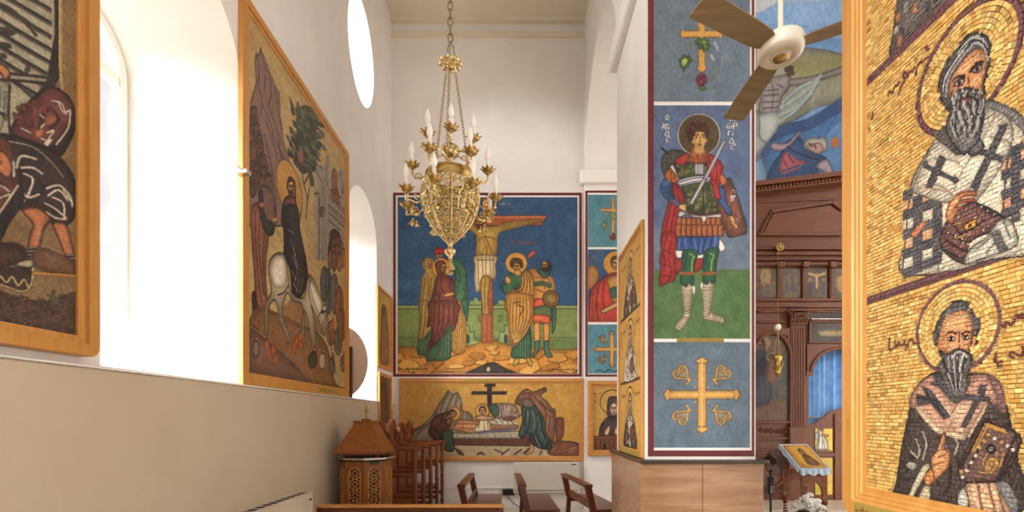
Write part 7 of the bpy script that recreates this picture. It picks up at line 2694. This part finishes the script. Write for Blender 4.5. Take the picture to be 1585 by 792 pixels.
# fluted pilasters with leafy capitals
for pxc in (1232, 1140, 1360, 1450):
    hw_ = 11.5
    pil_ = sb('pilaster', pxc - hw_, pxc + hw_, 504, 660, 0, .08, 'screen')
    for k in range(5):
        xx = pxc - 8 + k * 4
        a_, b_, c_, d_ = R(xx - .9, xx + .9, 508, 658)
        MB().lathe([(.014, c_), (.014, d_)], ((a_ + b_) / 2, YS - .085, 0), 6).build('reed', MAT['screen'], pil_, True, smooth=True)
    cap = sb('capital', pxc - 13, pxc + 13, 499, 504, 0, .12, 'screen', bevel=.01)
    mb = MB()
    for row, (yy, n_, rr) in enumerate(((498, 6, .06), (491, 5, .07))):
        for k in range(n_):
            q = W(pxc - 12 + 24 * (k + .5) / n_, yy, YS)
            mb.sphere((q.x, YS - .10, q.z), rr, 8, 6, .8, .8, 1.1)
            mb.tube([(q.x, YS - .12, q.z - .04), (q.x, YS - .18, q.z + .03), (q.x + .02, YS - .19, q.z + .06)], .018, 5)
    for s_ in (-1, 1):
        q = W(pxc + s_ * 14, 486, YS)
        mb.tube([(q.x + .055 * math.cos(e * .7) * (1 - e / 12) * s_, YS - .14, q.z + .055 * math.sin(e * .7) * (1 - e / 12)) for e in range(10)], .02, 5)
    mb.build('capital_leaves', MAT['screen'], cap, True)
    sb('capital_top', pxc - 17, pxc + 17, 481, 484, 0, .18, 'screen', cap)
    sb('pilaster_base', pxc - 14, pxc + 14, 660, 700, 0, .12, 'screen')
    sb('pilaster_base', pxc - 17, pxc + 17, 700, 775, 0, .14, 'screen')


# big arched icon between the pilasters
def big_icon(a):
    a.view(1160, 450, 2.316)
    a.P('0 100 130 100 130 480 0 480', (70, 66, 58), 0)
    a.P('0 390 130 390 130 480 0 480', (96, 66, 40), 0)
    for i in range(120):
        x, y = NR.uniform(0, 130), NR.uniform(150, 400)
        a.L([(x, y), (x + NR.uniform(-4, 4), y + 14)], [(84, 76, 66), (54, 56, 58), (110, 96, 78), (72, 64, 54)][i % 4], 1.4, 0, .7)
    a.P('0 140 120 140 130 240 0 240', (110, 78, 46), 1, .6)
    a.C(38, 190, 34, (150, 110, 60), (176, 130, 70), 1)
    a.P('10 190 25 170 45 168 55 190 58 230 75 270 80 330 70 400 0 400 0 230', (46, 44, 54), 1)
    a.face(36, 200, 12, 17, (128, 88, 58), None, None, .3, .8, None)
    a.C(78, 240, 20, (140, 100, 56))
    a.face(78, 243, 8, 11, (128, 88, 58), (66, 46, 34), None, -.3, .7)
    a.P('62 262 92 262 98 300 90 330 60 320', (104, 62, 46), 1)
    a.L('20 320 30 390;40 300 46 390;60 310 60 390', (74, 80, 96), 1.2)


pts_arch = [(1165 + 55, 650), (1165 + 55, 560)] + [(1193 + 27 * math.cos(PI * i / 12), 548 - 30 * math.sin(PI * i / 12)) for i in range(13)] + [(1166, 560), (1166, 650)]
icon_on_screen(1163, 1222, 517, 652, big_icon, (70, 66, 58), .004, 'large dark arched icon of a mother and child in the screen', res=55)
# spandrels and arch moulding hide the square corners of that icon
arch_m = [(1192.5 + 29 * math.cos(PI * i / 16), 556 - 40 * math.sin(PI * i / 16)) for i in range(17)]
for half in (arch_m[:9], arch_m[8:]):
    xe = 1224 if half is not None and half[0][0] > 1200 else 1160
    sb2('spandrel', half + ([(1192.5, 508), (1224, 508), (1224, 556)] if half[0][0] > 1200 else [(1160, 556), (1160, 508), (1192.5, 508)]), .02, .06, 'screen')
for pa, pb in zip(arch_m[:-1], arch_m[1:]):
    q, r = W(*pa, YS), W(*pb, YS)
am = MB().tube([(W(x, y, YS).x, YS - .07, W(x, y, YS).z) for x, y in [(1221.5, 655)] + arch_m + [(1163.5, 655)]], .03, 6)
am.build('arch_moulding', MAT['screen'], sx, True, smooth=True)
for pts in ((1212, 515, 8), (1172, 515, 8)):
    q = W(pts[0], pts[1] + 8, YS)
    MB().tube([(q.x + .07 * (1 - e / 12) * math.cos(e * .7), YS - .07, q.z + .07 * (1 - e / 12) * math.sin(e * .7)) for e in range(11)], .014, 5).build('scroll_carving', MAT['screen'], sx, True)
# panels below the big icon
for y0, y1 in ((651, 655), (676, 680), (694, 697)):
    sb('panel_moulding', XS0, 1222, y0, y1, 0, .07, 'screen_x')
mb = MB()
for k in range(5):
    q = W(1180 + 8 * k, 666, YS)
    mb.tube([(q.x + .06 * (1 - e / 12) * math.cos(e * .8 + k), YS - .03, q.z + .06 * (1 - e / 12) * math.sin(e * .8 + k)) for e in range(11)], .014, 5)
mb.build('leaf_carving', MAT['screen'], sx, True)
for x0, x1, y0, y1 in ((1168, 1216, 703, 706), (1168, 1216, 757, 760), (1168, 1171, 703, 760), (1213, 1216, 703, 760)):
    sb('panel_moulding', x0, x1, y0, y1, 0, .05, 'screen')
q = W(1192, 731, YS)
MB().tube([(q.x + .30 * math.cos(2 * PI * e / 24), YS - .02, q.z + .30 * math.sin(2 * PI * e / 24)) for e in range(24)], .03, 6, True).build('round_moulding', MAT['screen'], sx, True, smooth=True)


# icon above the holy doors
def supper(a):
    a.view(1160, 380, 4.4)
    a.P('380 500 700 500 700 680 380 680', (52, 50, 44), 0)
    a.P('460 590 490 575 700 570 700 615 500 618 470 610', (140, 122, 78), 1)
    for k in range(9):
        a.E(470 + k * 24, 560 + 6 * (k % 2), 8, 20, [(70, 60, 52), (86, 70, 54), (60, 62, 66)][k % 3])
        a.E(470 + k * 24, 540 + 6 * (k % 2), 5, 7, (110, 84, 60))


icon_on_screen(1252, 1345, 499, 530, supper, (52, 50, 44), .03, 'dark supper icon above the blue curtained doorway')
for x0, x1, y0, y1 in ((1250, 1347, 496.5, 499.5), (1250, 1347, 529.5, 532), (1249, 1252.5, 497, 532)):
    sb('icon_surround', x0, x1, y0, y1, 0, .09, 'screen_x')
sb('icon_highlight_rail', 1250, 1347, 494, 496, 0, .12, 'silver')  # silver strip standing in for a bright highlight along the moulding
# arched head of the doorway
ah = [(1296 + 43 * math.cos(PI - PI * i / 16), 577 - 37 * math.sin(PI * i / 16)) for i in range(17)]
sb2('doorway_spandrel', ah[:9] + [(1296, 532), (1247, 532), (1247, 577)], -.05, .05, 'screen')
sb2('doorway_spandrel', ah[8:] + [(1345, 577), (1345, 532), (1296, 532)], -.05, .05, 'screen')
MB().tube([(W(x, y, YS).x, YS - .06, W(x, y, YS).z) for x, y in ah], .035, 6).build('doorway_arch', MAT['screen'], sx, True, smooth=True)
sb('doorway_jamb', 1243, 1249, 577, 789, -.1, .06, 'screen')
sb('impost_block', 1244, 1255, 575, 582, 0, .09, 'screen')


# holy doors (lower leaves with gold icons) and the curtain behind
dr = thing('holy_doors', 'low wooden sanctuary doors with curved top and yellow icon panels', 'door', (W(1285, 789, YS).x, YS, 0))
pl = [(1249, 789), (1249, 657), (1262, 654), (1275, 645), (1284, 636), (1300, 632), (1345, 632), (1345, 789)]
sb2('door_leaf', pl, -.04, .02, 'screen', dr)


def gold_fig(a):
    a.view(1160, 540, 4.946)
    a.P('470 480 640 480 640 790 470 790', (206, 176, 56), 0)
    for i in range(40):
        y = NR.uniform(490, 780)
        a.L([(NR.uniform(480, 620), y), (NR.uniform(480, 620), y + 2)], (222, 196, 90), .8, 0, .6)
    a.P('530 620 545 605 565 615 560 650 590 700 600 750 590 770 520 775 515 740 530 690', (204, 196, 180), 1, line=(90, 80, 70))
    a.L('540 650 530 760;555 660 560 765;565 690 580 760', (130, 124, 116), .8)
    a.C(550, 612, 14, (222, 190, 80))
    a.face(550, 618, 8, 12, (180, 120, 76), (84, 50, 34), None, .3, .6)
    a.P('510 640 530 650 525 700 505 680', (150, 150, 140), 1)
    a.P('560 650 600 660 598 672 560 668', (186, 84, 60), 1)
    a.P('500 765 610 770 610 785 500 785', (120, 90, 50), 1)


def gold_plain(a):
    a.speck(6)


for x0, x1, y0, y1, fn in ((1261, 1288, 663, 698, gold_fig), (1261, 1288, 708, 765, gold_plain)):
    a_, b_, c_, e_ = px_rect(x0, x1, y0, y1, YS - .02)
    MB().box(a_, b_, YS - .03, YS - .02, c_, e_).build('icon_board', MAT['screen_dark'], dr, True)
    lx = WM[dr.name].translation
    A_ = Art(a_ - lx.x, b_ - lx.x, c_ - lx.z, e_ - lx.z, 70, 70, front_fn(YS - .03, lx.x, lx.z), (206, 176, 56), YS / F)
    fn(A_)
    o = A_.mesh('icon_panel', 'icon_print', dr, 0)
    o.rotation_euler = (PI / 2, 0, 0)
    o.location = (0, -.034, 0)
sb('door_rail', 1250, 1300, 700, 706, .02, .05, 'screen', dr)
sb('door_stile', 1289.5, 1296, 640, 789, .02, .06, 'screen', dr)
q = W(1292, 624, YS)
# pleated blue curtain
cu = thing('curtain', 'light blue curtain with folds hanging behind the holy doors', 'curtain', (W(1296, 660, YS).x, YS + .16, 0))
mb = MB()
a_, b_, c_, e_ = px_rect(1244, 1348, 530, 700, YS)
n_ = 90
rows = []
for zz in (c_, (c_ + e_) / 2, e_):
    rows.append([(a_ + (b_ - a_) * i / n_, YS + .16 + .035 * math.sin(i * .9) + .012 * math.sin(i * 2.3), zz) for i in range(n_ + 1)])
rows2 = [[(x, y + .012, z) for x, y, z in r] for r in rows]
mb.loops(rows, False)
mb.loops(rows2, False)
mb.build('pleats', MAT['curtain_blue'], cu, True, smooth=True)
MB().tube([(a_, YS + .10, H - (646 - CY) * YS / F), (b_, YS + .10, H - (646 - CY) * YS / F)], .012, 6).build('gold_trim', MAT['gold_plate'], cu, True)
# ornament on the cornice
q = W(1198, 388, YS)
rs = MB()
for i in range(8):
    a_ = 2 * PI * i / 8
    rs.sphere((q.x + .06 * math.cos(a_), YS - .22, q.z + .06 * math.sin(a_)), .03, 7, 5)
rs.sphere((q.x, YS - .23, q.z), .04, 8, 6)
rs.build('rosette', MAT['brass_old'], sx, True, smooth=True)

# raised platform with pale step
struct('floor_step', MB().box(3.2, 12, 8.6, 10.6, 0, .16), MAT['stone_floor'], 'raised stone step before the icon screen', bevel=.01)

# ================================================================== lectern with icon and cloth
Zk = 6.5
le = thing('icon_stand', 'carved wooden icon stand with a slanted top covered by a light blue cloth', 'icon stand', (3.885, Zk, 0))
ztop, zbk = 1.13, 1.43
hw_ = .170
MB().hexa([(-hw_ - .015, -.20, ztop - .02), (hw_ + .015, -.20, ztop - .02), (hw_ + .015, .30, zbk - .02), (-hw_ - .015, .30, zbk - .02)],
          [(-hw_ - .015, -.20, ztop + .005), (hw_ + .015, -.20, ztop + .005), (hw_ + .015, .30, zbk + .005), (-hw_ - .015, .30, zbk + .005)]).build('slanted_top', MAT['stall_x'], le)
cl = MB()
cl.hexa([(-hw_ - .03, -.21, ztop + .006), (hw_ + .03, -.21, ztop + .006), (hw_ + .03, .30, zbk + .006), (-hw_ - .03, .30, zbk + .006)],
        [(-hw_ - .03, -.21, ztop + .012), (hw_ + .03, -.21, ztop + .012), (hw_ + .03, .30, zbk + .012), (-hw_ - .03, .30, zbk + .012)])
fr = [[(-hw_ - .03 + (2 * hw_ + .06) * i / 24, -.212 - .012 * math.sin(i * 1.3) - q_ * .02, ztop + .012 - q_ * (.075 + .015 * math.sin(i * .8))) for i in range(25)] for q_ in (0, .5, 1)]
cl.loops(fr, False)
cl.loops([[(x, y + .006, z) for x, y, z in r] for r in fr], False)
for s_ in (-1, 1):
    sd = [[(s_ * (hw_ + .034 + q_ * .015), -.21 + .51 * i / 12, ztop + (zbk - ztop) * i / 12 + .010 - q_ * (.05 + .012 * math.sin(i * 1.7))) for i in range(13)] for q_ in (0, 1)]
    cl.loops(sd, False)
cl.build('cloth', MAT['cloth_blue'], le)
uu, vv = Vector((1, 0, 0)), Vector((0, .50, zbk - ztop)).normalized()
nn = uu.cross(vv).normalized()


def stand_icon(a):
    w, h = a.u1 - a.u0, a.v1 - a.v0

    def pl_(l, c):
        uv = smooth(np.array([(a.u0 + p_[0] * w, a.v0 + p_[1] * h) for p_ in l]), True)
        a.put(a.mask(a.pix(uv)), c)
    pl_([(.05, .05), (.95, .05), (.95, .95), (.05, .95)], (206, 164, 62))
    pl_([(.30, .06), (.32, .35), (.38, .52), (.55, .60), (.72, .45), (.86, .06)], (98, 72, 52))
    pl_([(.40, .55), (.38, .75), (.48, .86), (.60, .80), (.62, .60), (.5, .5)], (78, 54, 44))
    pl_([(.44, .58), (.43, .72), (.50, .78), (.56, .72), (.56, .58), (.5, .53)], (176, 124, 80))
    pl_([(.48, .1), (.5, .34), (.62, .40), (.70, .3), (.68, .1)], (140, 84, 60))


iw, ih = .27, .46
m4 = Matrix.Identity(4)
org = Vector((0, -.165, ztop + .034)) + nn * .004
for i_, ax in enumerate((uu, vv, nn)):
    for k_ in range(3):
        m4[k_][i_] = ax[k_]
sh = -.13 / .51 * ih * .8
A_ = Art(-iw / 2, iw / 2, .0, ih, 160, 160, front_fn(Zk, 0, 0), (150, 104, 46), Zk / F)
stand_icon(A_)
fo = MB()
fo.box(-iw / 2 - .035, iw / 2 + .035, -.03, ih + .03, 0, .016)
o = fo.build('icon_frame', MAT['oak_h'], le, bevel=.004)
o.matrix_local = Matrix.Translation(org) @ m4
o2 = A_.mesh('icon_picture', 'icon_print', le, .019)
o2.matrix_local = Matrix.Translation(org) @ m4
# carved front with arch, legs
fr_ = [(-hw_, ztop - .03), (-hw_, ztop - .44), (-hw_ + .06, ztop - .44)] + [(.0 - (hw_ - .07) * math.cos(PI * i / 12), ztop - .34 + .17 * math.sin(PI * i / 12)) for i in range(13)] + [(hw_ - .06, ztop - .44), (hw_, ztop - .44), (hw_, ztop - .03)]
for yy in (-.185, .24):
    pa = MB().prism(fr_, lambda a, b, d: (a, d, b), yy - .015, yy + .015).build('arched_apron', MAT['stall'], le, bevel=.004)
    cv = MB()
    for s_ in (-1, 1):
        for k in range(4):
            cv.tube([(s_ * (hw_ - .05) + .03 * (1 - e / 10) * math.cos(e * .8), yy - .018, ztop - .09 - k * .075 + .03 * (1 - e / 10) * math.sin(e * .8)) for e in range(9)], .008, 5)
    for k in range(5):
        cv.tube([(-.10 + k * .05 + .026 * (1 - e / 10) * math.cos(e * .8), yy - .018, ztop - .085 + .026 * (1 - e / 10) * math.sin(e * .8)) for e in range(9)], .007, 5)
    cv.build('carving', MAT['candle_wood'], pa)
for x_, y_ in ((-hw_ + .03, -.185), (hw_ - .03, -.185), (-hw_ + .03, .24), (hw_ - .03, .24)):
    mb = MB()
    turned(mb, x_, y_, .0, ztop - .42, .036)
    mb.build('leg', MAT['stall'], le, smooth=True)
    tw = MB()
    for k in range(14):
        tw.tube([(x_ + .033 * math.cos(e * .7 + k), y_ + .033 * math.sin(e * .7 + k), .15 + k * .045 + e * .006) for e in range(6)], .007, 4)
    tw.build('twist_carving', MAT['cloth_white'], le)

# ================================================================== flowers at the foot of the stand
fl_c = W(1252, 782, 5.95)
fb_ = thing('flower_arrangement', 'bunch of white flowers in a white pot below the icon stand', 'flowers', (fl_c.x, 5.93, 0))
MB().lathe([(.10, 0), (.13, .02), (.16, .44), (.15, .45), (.13, .43)], (0, 0, 0), 16).build('pot', MAT['cloth_white'], fb_, smooth=True)
MB().lathe([(.012, .25), (.012, .62)], (0, 0, 0), 6).lathe([(.008, .25), (.008, .60)], (.06, .02, 0), 6).build('stem', MAT['leaf_green'], fb_)
for i in range(26):
    a_ = random.uniform(0, 2 * PI)
    rr = random.uniform(.02, .17)
    zz = .80 - rr * .9 + random.uniform(-.08, .08)
    mb = MB()
    c_ = Vector((rr * math.cos(a_), rr * math.sin(a_), zz))
    for k in range(7):
        b_ = 2 * PI * k / 7
        mb.sphere(c_ + Vector((.024 * math.cos(b_), .024 * math.sin(b_), .008 * math.sin(3 * b_))), .019, 6, 4)
    mb.sphere(c_ + Vector((0, 0, .012)), .02, 6, 4)
    mb.build('bloom', MAT['petal_white'], fb_, smooth=True)
for i in range(16):
    a_ = random.uniform(0, 2 * PI)
    rr = random.uniform(.09, .19)
    d_ = Vector((math.cos(a_), math.sin(a_), 0))
    s_ = Vector((-math.sin(a_), math.cos(a_), 0))
    zz = random.uniform(.46, .74)
    p0 = d_ * .04 + Vector((0, 0, zz - .1))
    p1 = d_ * rr * .7 + Vector((0, 0, zz))
    p2 = d_ * (rr + .08) + Vector((0, 0, zz - .05))
    MB().add([p0 - s_ * .006, p0 + s_ * .006, p1 + s_ * .035, p2, p1 - s_ * .035, p1 + Vector((0, 0, -.006))], [(0, 1, 2, 5), (5, 2, 3), (0, 5, 4), (5, 3, 4)]).build('leaf', MAT['leaf_green'], fb_)

# ================================================================== dark pedestal fan behind the pillar
pf = W(1196, 714, 7.2)
fn_ = thing('pedestal_fan', 'dark pedestal fan standing beside the painted pillar', 'fan', (pf.x, 7.2, 0))
MB().lathe([(.20, 0), (.20, .02), (.17, .04), (.03, .06)], (-.03, 0, 0), 24).build('base', MAT['dark_plastic'], fn_, smooth=True)
MB().lathe([(.017, .05), (.017, pf.z - .12)], (-.03, 0, 0), 10).build('pole', MAT['dark_plastic'], fn_, smooth=True)
zb = H - (765 - CY) * 7.2 / F
ze = H - (737 - CY) * 7.2 / F
MB().box(-.085, .0, -.05, .04, zb, ze).build('control_box', MAT['dark_plastic'], fn_, bevel=.01)
for k in range(4):
    MB().box(-.06, -.025, -.056, -.049, zb + .035 + k * .028, zb + .045 + k * .028).build('button', MAT['silver'], fn_)
mot = MB().lathe([(.05, -.07), (.06, -.02), (.055, .05), (.03, .08)], (0, 0, 0), 16).build('motor', MAT['dark_plastic'], fn_, smooth=True)
mot.matrix_local = Matrix.Translation((.02, .02, pf.z)) @ Matrix.Rotation(PI / 2, 4, 'X')
RF = .185
for rr in (RF, RF * .8, RF * .6, RF * .4, RF * .2):
    off = -.09 - .045 * (1 - rr / RF)
    MB().tube([(.02 + rr * math.cos(2 * PI * e / 28), off, pf.z + rr * math.sin(2 * PI * e / 28)) for e in range(28)], .004 if rr < RF else .008, 5, True).build('guard_ring', MAT['dark_plastic'], fn_, smooth=True)
for k in range(24):
    a_ = 2 * PI * k / 24
    MB().tube([(.02 + .02 * math.cos(a_), -.135, pf.z + .02 * math.sin(a_)), (.02 + RF * math.cos(a_), -.09, pf.z + RF * math.sin(a_)), (.02 + RF * .9 * math.cos(a_), -.02, pf.z + RF * .9 * math.sin(a_)), (.02 + .05 * math.cos(a_), .03, pf.z + .05 * math.sin(a_))], .0022, 4).build('guard_wire', MAT['dark_plastic'], fn_)
for k in range(3):
    a_ = 2 * PI * k / 3 + .4
    d_, s_ = Vector((math.cos(a_), 0, math.sin(a_))), Vector((-math.sin(a_), .5, math.cos(a_)))
    o_ = Vector((.02, -.06, pf.z))
    MB().hexa([o_ + d_ * .03 - s_ * .02, o_ + d_ * .03 + s_ * .02, o_ + d_ * .16 + s_ * .06, o_ + d_ * .16 - s_ * .04],
              [o_ + d_ * .03 - s_ * .02 + Vector((0, .004, 0)), o_ + d_ * .03 + s_ * .02 + Vector((0, .004, 0)), o_ + d_ * .16 + s_ * .06 + Vector((0, .004, 0)), o_ + d_ * .16 - s_ * .04 + Vector((0, .004, 0))]).build('fan_blade', MAT['screen_dark'], fn_)
